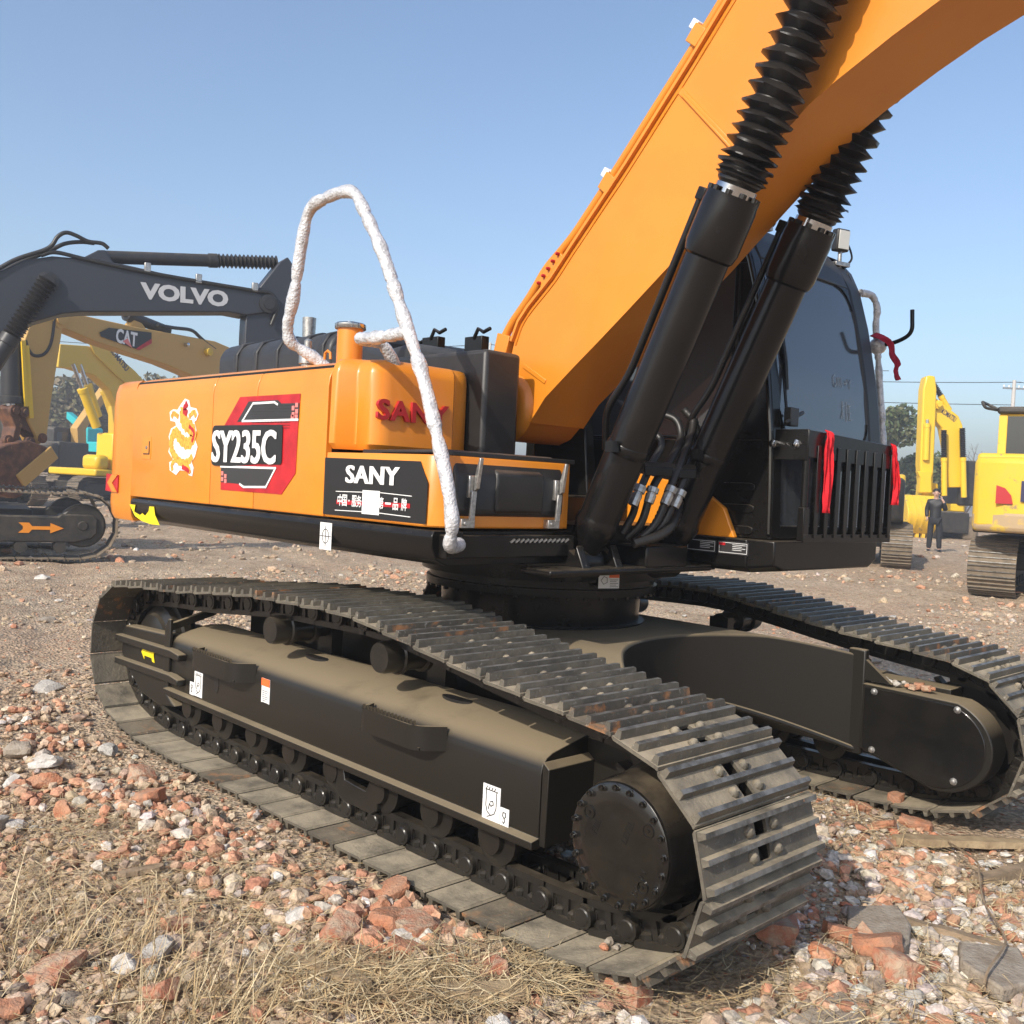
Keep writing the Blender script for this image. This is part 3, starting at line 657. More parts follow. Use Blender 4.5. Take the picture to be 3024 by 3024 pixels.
place(me, frame((-1.664, o_[1], 1.700), (0,1,0), (0,0,1)), 'brand_lettering', TANK).modifiers.new('b', 'BEVEL').width = .003
mb = MB(); mb.box(-1.72,-1.14,.20,.88,1.556,1.574); mb.build('tank_ledge', M['black_plastic'], TANK, bevel=.003)
# tool box with the black side panel
tb = MB()
plan = [(-1.886,.86),(-1.886,.142),(-1.878,.132),(-1.215,.131),(-1.185,.140),(-1.140,.185),(-1.132,.205),(-1.132,.62),(-1.132,.815),(-1.15,.835),(-1.15,.86)]
n = len(plan); vs = []; fs = []
for z, k in ((1.283,0.),(1.289,.004),(1.547,.004),(1.556,-.006)): vs += [(x, y, z) if k == .004 else (x*1.0-.004, y+.004, z) for x, y in plan]
for j in range(3): fs += [(j*n+i, j*n+(i+1) % n, (j+1)*n+(i+1) % n, (j+1)*n+i) for i in range(n)]
fs += [tuple(range(n))[::-1], tuple(range(3*n, 4*n))]
tb.add(vs, fs); TB = tb.build('tool_box', M['orange'], EX, smooth=30)
sheet([(-1.888,1.533), (-1.239,1.529), (-1.190,1.449), (-1.193,1.294), (-1.886,1.293)], 1, 'side_decal', M['sticker_black'], TB)
me = text_mesh('brand_print', 'SANY', 1, M['white'], .0004, .012, space=1.05); a, b = (-1.730,1.508), (-1.361,1.436)
c, d = (-1.559,1.504), (-1.553,1.431); fit_text(me, a[0]+.006, b[0]-.006, d[1], c[1]); place(heavy(me, .006), MY(YS-.0035), 'brand_print', TB)
for p, q_ in (((-1.794,1.393), (-1.600,1.397)), ((-1.485,1.400), (-1.283,1.395)), ((-1.795,1.314), (-1.601,1.318)), ((-1.483,1.319), (-1.286,1.315))): pline([p, q_], 2, .003, 'decal_line', M['white'], TB)
p, q_ = (-1.779,1.349), (-1.297,1.357); pline([p, q_], 2, .018, 'decal_red_bar', M['sticker_red'], TB)
a, b = (-1.601,1.406), (-1.484,1.310); sheet([(a[0],b[1]),(b[0],b[1]),(b[0],a[1]),(a[0],a[1])], 3, 'blank_label', M['white'], TB)
for ch, u, v in (('中',230,1238),('国',262,1240),('·',292,1244),('服',326,1246),('务',358,1248),('第',497,1256),('一',541,1260),('品',586,1264),('牌',636,1268)):
    me = text_mesh('slogan_print', ch, 1, M['white'], .0006, .012); zc = (-1.759,1.358); ze = (-1.325,1.360)
    t = (u-230)/406; cx = zc[0]+(ze[0]-zc[0])*t; cz = zc[1]+(ze[1]-zc[1])*t
    if ch == '一': fit_text(me, cx-.018, cx+.018, cz-.004, cz+.004)
    elif ch == '·': fit_text(me, cx-.004, cx+.004, cz-.004, cz+.004)
    else: fit_text(me, cx-.017, cx+.017, cz-.024, cz+.024)
    place(me, MY(YS-.0056), 'slogan_print', TB)
# black lid of the tool box
ld = MB()
prof = [(-1.60,1.575),(-1.19,1.580),(-1.150,1.566),(-1.118,1.500),(-1.108,1.478),(-1.112,1.345),(-1.130,1.327),(-1.60,1.327)]
ld.prism(prof, 'xz', .200, .792)
LID = ld.build('box_lid', M['black_plastic'], TB, bevel=.014, seg=3)
ld = MB(); ld.prism([(-1.136,1.42),(-1.136,1.52),(-1.1,1.50),(-1.098,1.36),(-1.105,1.345),(-1.136,1.345)], 'xz', .40, .66); ld.build('lid_bulge', M['black_plastic'], TB, bevel=.010)
def latch(y, z):
    mb = MB(); mb.box(-1.118,-1.096,y-.022,y+.020,z-.055,z+.030); L0 = mb.build('latch', M['zinc'], TB, bevel=.004)
    mb = MB(); mb.prism([(-1.094,z-.03),(-1.078,z-.02),(-1.070,z+.04),(-1.062,z+.095),(-1.070,z+.10),(-1.084,z+.06),(-1.094,z+.02)], 'xz', y-.002, y+.016); mb.build('latch_handle', M['zinc'], TB, bevel=.003)
    mb = MB(); mb.obox((-1.09, y-.006, z-.085), (.005,0,0), (0,.012,.0), (0,.003,.055)); mb.build('latch_arm', M['zinc'], TB, bevel=.002)
    mb = MB(); mb.box(-1.136,-1.104,y-.045,y+.022,z-.170,z-.135); mb.lathe((-1.104,y-.028,z-.152), (1,0,0), [(0,.010),(.008,.009)], 6); mb.build('latch_keeper', M['zinc'], TB, bevel=.002)
latch(.275, 1.455); latch(.745, 1.455)
# filler neck, breather, black hoods
fx, fy = -2.055, .34
mb = MB(); mb.lathe((fx,fy,1.94), (0,0,1), [(0,.058),(.185,.058)], 28); NK = mb.build('filler_neck', M['orange'], EX)
mb = MB(); mb.lathe((fx,fy,2.118), (0,0,1), [(0,.068),(.004,.070),(.022,.070),(.027,.064),(.028,.03),(.034,.028),(.036,.008)], 28); mb.build('filler_cap', M['chrome'], NK)
mb = MB(); mb.lathe((-2.40,.34,1.95), (0,0,1), [(0,.03),(.03,.03),(.031,.042),(.09,.042),(.10,.036),(.10,.02),(.14,.02),(.15,.012)], 20); mb.build('air_breather', M['zinc'], EX)
mb = MB(); mb.tube([(-1.985,.165,1.958),(-1.982,.165,1.985),(-1.962,.165,1.995),(-1.942,.165,1.985),(-1.938,.165,1.958)], .006, 6); mb.build('lifting_eye', M['orange'], EX)
hd = MB(); hd.prism([(.80,1.94),(.80,2.17),(.84,2.235),(.92,2.262),(2.05,2.28),(2.15,2.24),(2.2,2.15),(2.2,1.94)], 'yz', -4.20, -2.92)
HD = hd.build('engine_hood', M['hood'], EX, bevel=.035, seg=3)
for x in (-3.98,-3.74,-3.50,-3.22,-3.02):
    mb = MB(); mb.prism([(.79,1.95),(.79,2.175),(.833,2.243),(.92,2.271),(2.05,2.288),(2.05,2.0)], 'yz', x, x+.045); mb.build('hood_rib', M['hood'], HD, bevel=.008)
hd = MB(); hd.prism([(-2.92,1.94),(-2.92,2.170),(-2.75,2.180),(-2.45,2.110),(-2.22,2.135),(-1.85,2.075),(-1.72,2.02),(-1.66,1.94)], 'xz', .80, 1.04); hd.build('front_hood', M['hood'], HD, bevel=.03, seg=3)
hd = MB(); hd.box(-2.6,-1.60,.76,.98,1.28,2.06); hd.build('pump_cover', M['black_plastic'], EX, bevel=.02)
for p in ((-2.52,1.05,2.15),(-2.30,1.0,2.18),(-2.02,1.05,2.17)):
    mb = MB(); mb.box(p[0]-.07,p[0]+.06,p[1],p[1]+.05,p[2]-.06,p[2]+.015); mb.tube([(p[0],p[1],p[2]),(p[0]+.03,p[1],p[2]+.05),(p[0]+.07,p[1],p[2]+.03),(p[0]+.12,p[1],p[2]+.045)], .011, 6); mb.build('hood_catch', M['black'], HD, bevel=.004)
mb = MB(); mb.cyl((-3.62,1.1,2.25), (-3.62,1.1,2.42), .038, .042, 20); mb.build('exhaust_pipe', M['zinc'], HD)
# bubble-wrapped guard rail
def wob(pts, r, amp=.10):
    P = fillet(pts, .10, 7); out = []
    for a, b in zip(P, P[1:]):
        k = max(1, int((b-a).length/.012)); out += [a.lerp(b, i/k) for i in range(k)]
    out.append(P[-1]); ph = [rnd.random() for _ in out]
    def rf(t):
        i = min(int(t*(len(out)-1)), len(ph)-1); s = t*(len(out))*.012
        tie = 1-.22*max(0, 1-abs((s % .31)-.155)/.012)
        return r*(1+amp*(ph[i]-.5)+.07*math.sin(s*37)+.05*math.sin(s*61+1))*tie
    mb = MB(); mb.tube(out, r, 12, rfun=rf); return mb
rail = wob([(-1.085,.205,1.225), (-1.045,.12,1.215), (-1.001,0.100,1.297), (-1.036,0.100,1.436), (-1.115,0.110,1.595), (-1.231,0.120,1.837), (-1.358,0.130,2.032), (-1.547,0.130,2.362), (-1.760,0.130,2.638), (-1.879,0.130,2.651), (-2.109,0.130,2.632), (-2.156,0.130,2.474), (-2.199,0.130,2.240), (-2.246,0.130,2.123), (-2.259,0.150,2.051), (-2.20,.26,1.985), (-2.16,.30,1.94)], .0265)
RL = rail.build('guard_rail', M['wrap'], EX, smooth=60); RL['label'] = 'tall guard rail swathed in silvery bubble wrap'
wob([(-1.357,0.130,2.026), (-1.557,0.140,2.018), (-1.746,0.160,2.031), (-1.70,.26,2.03), (-1.71,.34,1.94)], .0265).build('rail_branch', M['wrap'], RL, smooth=60)
# boom foot brackets
for y in (.955, 1.55):
    mb = MB(); mb.prism([(-2.06,1.27),(-2.06,1.90),(-2.02,1.955),(-1.90,1.965),(-1.80,1.94),(-1.73,1.88),(-1.70,1.78),(-1.66,1.45),(-1.60,1.27)], 'xz', y, y+.07)
    BK = mb.build('boom_bracket', M['black'], EX, bevel=.008)
    if y < 1:
        mb = MB(); mb.lathe((-1.86,y,1.80), (0,-1,0), [(0,.075),(.008,.072),(.008,.035),(.012,.033)], 28); mb.build('pivot_pin', M['black'], BK)
        mb = MB(); mb.obox((-1.79,y-.02,1.70), (.075,0,.030), (0,.012,0), (-.008,0,.018)); mb.build('lock_bar', M['black'], BK, bevel=.003)
        for x, z in ((-1.725,1.727),(-1.855,1.673)): mb = MB(); mb.lathe((x,y-.030,z), (0,-1,0), [(0,.016),(.012,.015),(.014,.007)], 6); mb.build('lock_bolt', M['zinc'], BK)

# ================================================================ boom
top = [(-1.837,1.961),(-1.786,2.148),(-1.743,2.24),(-1.681,2.307),(-1.541,2.425),(-1.426,2.549),(-1.268,2.714),(-1.126,2.864),(-.81,3.220),(-.638,3.424),(-.30,3.82),(.10,4.24),(.60,4.60),(1.30,4.82),(2.20,4.78),(3.40,4.35)]
bot = [(-1.655,1.762),(-1.559,1.880),(-1.39,2.012),(-1.228,2.134),(-1.078,2.250),(-.829,2.446),(-.55,2.69),(-.274,2.925),(-.165,2.990),(.043,3.095),(.122,3.130),(.195,3.163),(.33,3.212),(.70,3.34),(1.30,3.56),(2.20,3.74),(3.40,3.84)]
foot = [(-1.72,1.70),(-1.80,1.668),(-1.88,1.672),(-1.955,1.715),(-1.985,1.80),(-1.95,1.89),(-1.88,1.945)]
YB0, YB1 = 1.105, 1.475
bm_ = MB(); bm_.prism(top+bot[::-1]+foot, 'xz', YB0, YB1)
BOOM = bm_.build('boom', M['orange_boom'], EX, smooth=25, bevel=.004)
mb = MB(); mb.cyl((-1.86,1.03,1.80), (-1.86,1.55,1.80), .115, n=28); mb.lathe((-1.80,YB0+.002,1.83), (0,-1,0), [(0,.17),(.03,.15),(.045,.12)], 24); mb.build('foot_boss', M['orange_boom'], BOOM, smooth=60)
tp = [Vector(p) for p in top[1:]]; n = len(tp); off = []
for i, p in enumerate(tp):
    d = (tp[min(i+1, n-1)]-tp[max(i-1, 0)]).normalized(); off.append(p+Vector((-d.y, d.x))*.014)
mb = MB(); mb.prism([tuple(p+Vector((0,-.001))) for p in tp]+[tuple(p) for p in off[::-1]], 'xz', YB0-.020, YB1+.020); mb.build('top_plate', M['orange_boom'], BOOM, smooth=25)
bp_ = [Vector(p) for p in bot]; n = len(bp_); off = []
for i, p in enumerate(bp_):
    d = (bp_[min(i+1, n-1)]-bp_[max(i-1, 0)]).normalized(); off.append(p+Vector((d.y, -d.x))*.012)
mb = MB(); mb.prism([tuple(p+Vector((0,.001))) for p in bp_]+[tuple(p) for p in off[::-1]], 'xz', YB0-.006, YB1+.006); mb.build('belly_plate', M['orange_boom'], BOOM, smooth=25)
def bead(p, q_, w=.012, name='weld_bead', dy=-.004):
    mb = MB(); a, b = Vector(p), Vector(q_); d = (b-a).normalized(); up = Vector((0,1,0)); s = d.cross(up).normalized()
    mb.obox((a+b)/2+Vector((0,dy+.003,0)), (b-a)/2, s*w/2, up*.005); mb.build(name, M['orange_boom'], BOOM, bevel=.003)
bead((-0.862,1.105,3.123), (-0.583,1.105,2.828), .030); bead((-0.844,1.102,3.098), (-0.594,1.102,2.832), .012, dy=-.008)
bead((-1.710,1.105,2.029), (-1.557,1.105,1.945), .022)
for pts_, dz in ((top[1:11], -.018),):
    MB().tube(spline([(x+(.012 if dz < 0 else 0), YB0-.0015, z+dz) for x, z in pts_], 4), .0045, 6, rfun=lambda t: .0045*(1+.25*math.sin(t*900))).build('weld_seam', M['orange_boom'], BOOM, smooth=60)
# pipes and clamps along the back of the boom
pp = fillet([(-1.940,1.130,2.035), (-1.912,1.130,2.126), (-1.869,1.130,2.198), (-1.834,1.130,2.245), (-1.702,1.130,2.375), (-1.619,1.130,2.483), (-1.519,1.130,2.557), (-1.438,1.130,2.624), (-1.258,1.130,2.815), (-0.831,1.130,3.286), (-0.685,1.130,3.455), (-.30,1.13,3.90), (.1,1.13,4.32), (.6,1.13,4.68)], .08, 6)
mb = MB(); mb.tube(pp, .021, 12); mb.build('hydraulic_pipe', M['orange_boom'], BOOM, smooth=60)
mb = MB(); mb.tube([p+Vector((0,.30,.0)) for p in pp], .021, 12); mb.build('hydraulic_pipe', M['orange_boom'], BOOM, smooth=60)
def clampb(p, d, name='pipe_clamp', s=(.045,.030,.030), m=None):
    d = Vector(d).normalized(); mb = MB(); u = Vector((-d.z, 0, d.x)); mb.obox(p, d*s[0], Vector((0,1,0))*s[1], u*s[2]); return mb.build(name, m or M['orange_boom'], BOOM, bevel=.004)
dB = Vector((.63,0,.77))
for p in ((-1.238,1.130,2.811), (-0.795,1.130,3.331)):
    clampb(p, dB, s=(.040,.035,.034)); q_ = Vector(p)+dB*.028+Vector((-.77,0,.63))*.040; clampb(q_, dB, 'clamp_cap', (.020,.034,.018), M['white'])
p = (-1.855,1.130,2.142); clampb(p, (.25,0,1), s=(.045,.045,.045))
p0, p1 = Vector((-1.622,1.110,2.411)), Vector((-1.509,1.110,2.533)); mb = MB(); dd = (p1-p0); mb.obox((p0+p1)/2, dd*.55, (0,.012,0), Vector((-dd.z,0,dd.x)).normalized()*.024); GB = mb.build('grease_block', M['orange_boom'], BOOM, bevel=.003)
for k in range(5):
    p = p0.lerp(p1, k/4)+Vector((0,-.013,0)); mb = MB(); mb.lathe(p, (0,-1,0), [(0,.009),(.014,.008),(.02,.004)], 8); mb.build('grease_nipple', M['red_paint'], BOOM)
p = Vector((-1.940,1.130,2.035)); mb = MB(); mb.lathe(p+Vector((0,0,.03)), (-.1,0,-1), [(0,.030),(.035,.032),(.036,.026),(.07,.026)], 12); mb.build('pipe_nut', M['orange_boom'], BOOM)
mb = MB(); mb.lathe(p+Vector((-.004,0,-.03)), (-.1,0,-1), [(0,.028),(.03,.028),(.031,.02),(.09,.02)], 12); mb.build('hose_fitting', M['zinc'], BOOM)
mb = MB(); mb.tube(spline([p+Vector((-.01,0,-.10)), p+Vector((-.03,.02,-.25)), p+Vector((-.2,.1,-.35))], 8), .022, 10); mb.build('boom_hose', M['hose'], BOOM)
# ================================================================ boom cylinders
YC = .965
A0 = Vector((-1.070,0.965,1.319)); B0 = Vector((-0.479,0.965,2.589)); AX = (B0-A0).normalized(); AX.y = 0; AX.normalize()
def cylinder(yc):
    a = Vector((A0.x, yc, A0.z)); L0 = (B0-A0).dot(AX)
    mb = MB(); mb.lathe(a, AX, [(-.16,.05),(-.05,.085),(-.02,.094),(0,.096),(.02,.090),(.03,.088),(L0-.245,.088),(L0-.235,.098),(L0-.20,.107),(L0-.04,.107),(L0-.02,.104),(L0,.104),(L0+.002,.060)], 40)
    CY = mb.build('boom_cylinder', M['black_cyl'], EX, smooth=30)
    mb = MB(); mb.lathe(a+AX*(.32), AX, [(0,.0905),(.003,.092),(.040,.092),(.043,.0905)], 40); mb.box(a.x+.14, a.x+.18, yc-.14, yc-.10, a.z+.29, a.z+.335); mb.build('tube_strap', M['black_cyl'], CY)
    # eye at the base
    mb = MB(); e = a-AX*.20; mb.cyl((e.x, yc-.055, e.z), (e.x, yc+.055, e.z), .085, n=28); mb.build('base_eye', M['black'], CY)
    mb = MB(); mb.cyl((e.x, yc-.13, e.z), (e.x, yc+.13, e.z), .045, n=20); mb.build('base_pin', M['black'], CY)
    for k in range(10):
        t = 2*math.pi*k/10; u = AX.orthogonal().normalized(); w = AX.cross(u); p = a+AX*L0+(u*math.cos(t)+w*math.sin(t))*.092
        mb = MB(); mb.lathe(p, AX, [(0,.012),(.016,.012),(.018,.008)], 8); mb.build('head_bolt', M['black_gloss'], CY)
    mb = MB(); mb.lathe(a+AX*L0, AX, [(0,.080),(.035,.080),(.036,.050),(.9,.048)], 28); mb.build('piston_rod', M['chrome'], CY)
    # rubber gaiter
    prof = []; s = .030; r_ = random.Random(int(yc*100)); Ltot = 1.28
    prof.append((s, .066)); prof.append((s+.02, .085))
    s += .02
    while s < Ltot:
        t = (s-.05)/(Ltot); step = .018 if s < .085 else .030 if s < .13 else .046 if s < .3 else .058
        ro = .112 if s > .085 else .104
        prof += [(s+step*.42, (.086 if s < .1 else .072)), (s+step*.5, .070+.016*(s < .1)), (s+step*.92, ro*.97), (s+step, ro)]; s += step
    prof.append((s+.01,.06))
    n = 40; mb = MB(); u = AX.orthogonal().normalized(); w = AX.cross(u); vs = []; fs = []; p0 = a+AX*L0
    for j, (t, rr) in enumerate(prof):
        ph = r_.random()*6.28; kk = r_.choice((3,4,5)); tilt = (r_.random()-.5)*.012
        for i in range(n):
            an = 2*math.pi*i/n; big = max(0, rr-.075)/.035
            d = 1-.055*big*max(0, math.sin(kk*an+ph))**3
            vs.append(p0+AX*(t+tilt*math.cos(an)*big+ .003*big*math.sin(kk*an+ph))+(u*math.cos(an)+w*math.sin(an))*rr*d)
    for k in range(len(prof)-1): fs += [(k*n+i, k*n+(i+1) % n, (k+1)*n+(i+1) % n, (k+1)*n+i) for i in range(n)]
    mb.add(vs, fs); mb.build('rubber_gaiter', M['rubber'], CY, smooth=28)
    return CY
CY1 = cylinder(YC); CY2 = cylinder(1.545)
CY1['label'] = 'boom cylinder with ribbed gaiter on the near side of the boom'; CY2['label'] = 'boom cylinder with ribbed gaiter in front of the cab'
# pins brackets on the deck front
for y in (.83, 1.045, 1.50, 1.72):
    mb = MB(); e = A0-AX*.20; mb.prism([(e.x-.20,1.10),(e.x-.12,1.22),(e.x-.07,e.z+.06),(e.x,e.z+.09),(e.x+.08,e.z+.04),(e.x+.09,1.22),(e.x+.14,1.125),(e.x+.15,1.10)], 'xz', y, y+.045)
    mb.build('cylinder_bracket', M['black'], DECK, bevel=.006)
# steel line along each tube and hoses between
def pipe(pts, r, name, m, par, n=8, fl=.06): mb = MB(); mb.tube(fillet(pts, fl, 6), r, n); return mb.build(name, m, par, smooth=60)
for cy, dy, par in ((YC, 0, CY1), (1.545, 0, CY2)):
    a = Vector((A0.x, cy, A0.z)); L0 = (B0-A0).dot(AX); nx = Vector((-AX.z, 0, AX.x))
    s = nx*.118+Vector((0,-.03,0))
    mb = MB(); mb.obox(a+AX*(L0-.03)+nx*.115+Vector((0,-.02,0)), AX*.025, (0,.03,0), nx*.02); mb.build('port_block', M['black'], par, bevel=.005)
    pipe([a+AX*(L0-.03)+s, a+AX*(L0-.10)+s, a+AX*(L0-.30)+s, a+AX*.62+s, a+AX*.45+s*1.25+Vector((0,-.01,0)), a+AX*.30+s*1.1+Vector((.0,.05,-.02))], .0155, 'cylinder_pipe', M['black_cyl'], par)
def hose(pts, r, par=None, corr=False, m=None, name='hydraulic_hose'):
    P = spline([Vector(p) for p in pts], 10); mb = MB()
    mb.tube(P, r, 10, rfun=(lambda t: r*(1+.10*math.sin(t*len(P)*2.6))) if corr else None); return mb.build(name, m or M['hose'], par or EX, smooth=60)
xh = -.98
HB = MB().box(-1.25,-.98,1.20,1.50,1.12,1.22).build('hose_manifold', M['black'], EX, bevel=.01)
hose([(-1.050,1.109,1.270), (-1.020,1.135,1.353), (-1.000,1.136,1.428), (-1.000,1.176,1.502), (-1.000,1.224,1.578), (-1.000,1.283,1.656), (-1.020,1.288,1.701), (-1.100,1.277,1.746)], .0165, HB)
hose([(-1.050,1.139,1.248), (-1.000,1.171,1.318), (-0.980,1.195,1.430), (-0.980,1.236,1.505), (-0.980,1.341,1.615), (-1.000,1.422,1.710), (-1.040,1.431,1.788), (-1.120,1.394,1.817)], .0175, HB)
hose([(-1.030,1.185,1.235), (-0.980,1.234,1.305), (-0.960,1.269,1.388), (-0.950,1.290,1.464), (-0.950,1.360,1.586), (-0.980,1.475,1.729), (-1.000,1.512,1.794)], .0185, HB, True)
hose([(-1.030,1.233,1.234), (-0.970,1.281,1.313), (-0.950,1.320,1.397), (-0.940,1.344,1.458), (-0.940,1.405,1.558), (-0.980,1.527,1.671), (-1.000,1.524,1.779), (-1.050,1.504,1.841)], .0185, HB, True)
hose([(-1.000,1.125,1.230), (-0.950,1.247,1.270), (-0.950,1.339,1.330), (-1.000,1.436,1.420)], .022, HB, True)
for a, b in (((-0.985,1.139,1.480), (-0.995,1.101,1.395)), ((-0.965,1.200,1.475), (-0.970,1.177,1.408)), ((-0.935,1.293,1.482), (-0.945,1.257,1.404)), ((-0.925,1.347,1.469), (-0.935,1.313,1.393))):
    a, b = Vector(a), Vector(b); d = (b-a); L = d.length
    mb = MB(); mb.lathe(a, d, [(0,.027),(L*.32,.027),(L*.33,.020),(L*.42,.020),(L*.45,.024),(L,.022)], 10); mb.build('hose_coupling', M['zinc'], HB, smooth=30)
mb = MB(); mb.obox((-0.960,1.222,1.557), (.03,.06,.0), (-.01,.01,.012), (0,0,.02)); mb.build('hose_clamp', M['black'], HB, bevel=.004)
mb = MB(); mb.obox((-0.930,1.366,1.554), (.03,.05,.0), (-.01,.01,.012), (0,0,.02)); mb.build('hose_clamp', M['black'], HB, bevel=.004)
# inner deck cover beside the cab: orange quarter panel
mb = MB(); mb.prism([(-1.62,1.262),(-1.62,1.53),(-1.46,1.545),(-1.20,1.505),(-1.066,1.475),(-.947,1.398),(-.880,1.262)], 'xz', 1.715, 1.745); mb.build('quarter_panel', M['orange'], EX, bevel=.006)
mb = MB(); mb.box(-1.72,-1.52,1.08,1.70,1.28,1.42); mb.build('swivel_cover', M['black'], EX, bevel=.01)

# ================================================================ cab
CAB_F = [(-.715,1.265),(-.722,1.50),(-.735,1.75),(-.775,2.06),(-.845,2.38),(-.905,2.58),(-.960,2.69),(-1.04,2.775),(-1.15,2.818),(-1.35,2.838)]
CAB_R = [(-2.00,2.815),(-2.16,2.77),(-2.25,2.68),(-2.285,2.52),(-2.315,2.2),(-2.33,1.265)]
Y0, Y1 = 1.752, 2.83
def cabpt(z): # front surface x at height z
    for (x0, z0), (x1, z1) in zip(CAB_F, CAB_F[1:]):
        if z0 <= z <= z1: return x0+(x1-x0)*(z-z0)/(z1-z0)
    return CAB_F[-1][0]
def cab_strip(ya, yb, za, zb, t=.03, off=0., n=10):
    zs = sorted(set([za, zb]+[za+(zb-za)*k/n for k in range(n+1)])); vs = []; fs = []
    for z in zs:
        x = cabpt(z)+off; vs += [(x,ya,z),(x,yb,z),(x-t,yb,z),(x-t,ya,z)]
    for i in range(len(zs)-1):
        for k in range(4): fs.append((4*i+k, 4*i+(k+1) % 4, 4*i+4+(k+1) % 4, 4*i+4+k))
    fs += [(0,1,2,3), tuple(4*(len(zs)-1)+k for k in (3,2,1,0))]
    return MB().add(vs, fs)
side = CAB_F+CAB_R
# near side wall with a window opening, made of bands round the opening
W = (-1.95,-.98,1.72,2.55)
def side_wall(y, t):
    mb = MB(); poly = side
    # lower part, front pillar, rear pillar, roof side
    mb.prism([(-.715,1.265)]+[(x, z) for x, z in CAB_F if 1.27 < z < 1.72]+[(-.734,1.72),(-2.322,1.72),(-2.33,1.265)], 'xz', y, y+t)
    mb.prism([(-.734,1.72)]+[(x, z) for x, z in CAB_F if 1.72 < z < 2.55]+[(cabpt(2.55),2.55),(W[1],2.55),(W[1],1.72)], 'xz', y, y+t)
    mb.prism([(W[0],1.72),(W[0],2.55),(-2.28,2.55),(-2.315,2.2),(-2.322,1.72)], 'xz', y, y+t)
    mb.prism([(cabpt(2.55),2.55)]+[(x, z) for x, z in CAB_F if z > 2.55]+[(x, z) for x, z in CAB_R if z > 2.55]+[(-2.28,2.55)], 'xz', y, y+t)
    return mb
CAB = side_wall(Y0, .045).build('cab', M['black'], EX, bevel=.004)
side_wall(Y1-.045, .045).build('far_wall', M['black'], CAB, bevel=.004)
MB().prism([(W[0],W[2]),(W[1],W[2]),(W[1],W[3]),(W[0],W[3])], 'xz', Y0+.012, Y0+.018).build('side_window', M['glass'], CAB)
MB().prism([(W[0],W[2]),(W[1],W[2]),(W[1],W[3]),(W[0],W[3])], 'xz', Y1-.03, Y1-.024).build('side_window', M['glass'], CAB)
# roof and rear
rf = [(x, z) for x, z in CAB_F if z > 2.70]+[(x, z) for x, z in CAB_R]
mb = MB(); n = len(rf); vs = [(x, Y0+.044, z) for x, z in rf]+[(x, Y1-.044, z) for x, z in rf]+[(x*.985-.02, Y0+.044, z-.04) for x, z in rf]+[(x*.985-.02, Y1-.044, z-.04) for x, z in rf]
fs = [(i, i+1, n+i+1, n+i) for i in range(n-1)]+[(2*n+i, 2*n+i+1, 3*n+i+1, 3*n+i) for i in range(n-1)]
mb.add(vs, fs); mb.build('roof', M['black'], CAB, smooth=50)
# front: pillars, header, sills, panes
cab_strip(Y0+.001, Y0+.085, 1.265, 2.72, .07, .004).build('front_pillar', M['black'], CAB, bevel=.012)
cab_strip(Y1-.145, Y1-.001, 1.265, 2.72, .07, .006).build('front_pillar', M['black_plastic'], CAB, bevel=.02, seg=3)
cab_strip(Y0+.08, Y1-.14, 2.58, 2.775, .05, .005).build('header', M['black_plastic'], CAB, bevel=.01)
cab_strip(Y0+.08, Y1-.10, 1.265, 1.33, .06, .003).build('sill', M['black'], CAB, bevel=.008)
cab_strip(Y0+.08, Y1-.10, 1.70, 1.74, .05, .002).build('cross_bar', M['black'], CAB, bevel=.006)
G1 = cab_strip(Y0+.06, Y1-.08, 1.72, 2.66, .006, -.006, 14).build('windscreen', M['glass'], CAB, smooth=60)
cab_strip(Y0+.06, Y1-.08, 1.31, 1.71, .006, -.006, 6).build('lower_pane', M['glass'], CAB, smooth=60)
# rounded pane corners
for yy, s in ((Y0+.085, 1), (Y1-.145, -1)):
    for zc, zs in ((2.58,-1),(1.74,1)):
        poly = [(0,0)]+[(.12-.12*math.sin(a*math.pi/12), .12-.12*math.cos(a*math.pi/12)) for a in range(7)][::-1]
        vs = [(cabpt(zc+zs*b)+.002, yy+s*a, zc+zs*b) for a, b in poly]; vs += [(x-.02, y, z) for x, y, z in vs]; k = len(poly)
        MB().add(vs, [tuple(range(k)), tuple(range(k, 2*k))]+[(i, (i+1) % k, k+(i+1) % k, k+i) for i in range(k)]).build('pane_corner', M['black'], CAB, smooth=None)
# seat and console seen through the glass
mb = MB(); mb.box(-1.75,-1.25,2.05,2.55,1.27,1.75); mb.obox((-1.78,2.30,2.05), (.05,0,.02), (0,.24,0), (-.08,0,.36)); mb.build('seat', M['hood'], CAB, bevel=.04, seg=3)
mb = MB(); mb.box(-1.35,-1.0,2.56,2.70,1.27,1.80); mb.build('console', M['hood'], CAB, bevel=.03)
MB().box(-2.3,-.75,Y0+.03,Y1-.03,1.255,1.275).build('cab_floor', M['hood'], CAB)
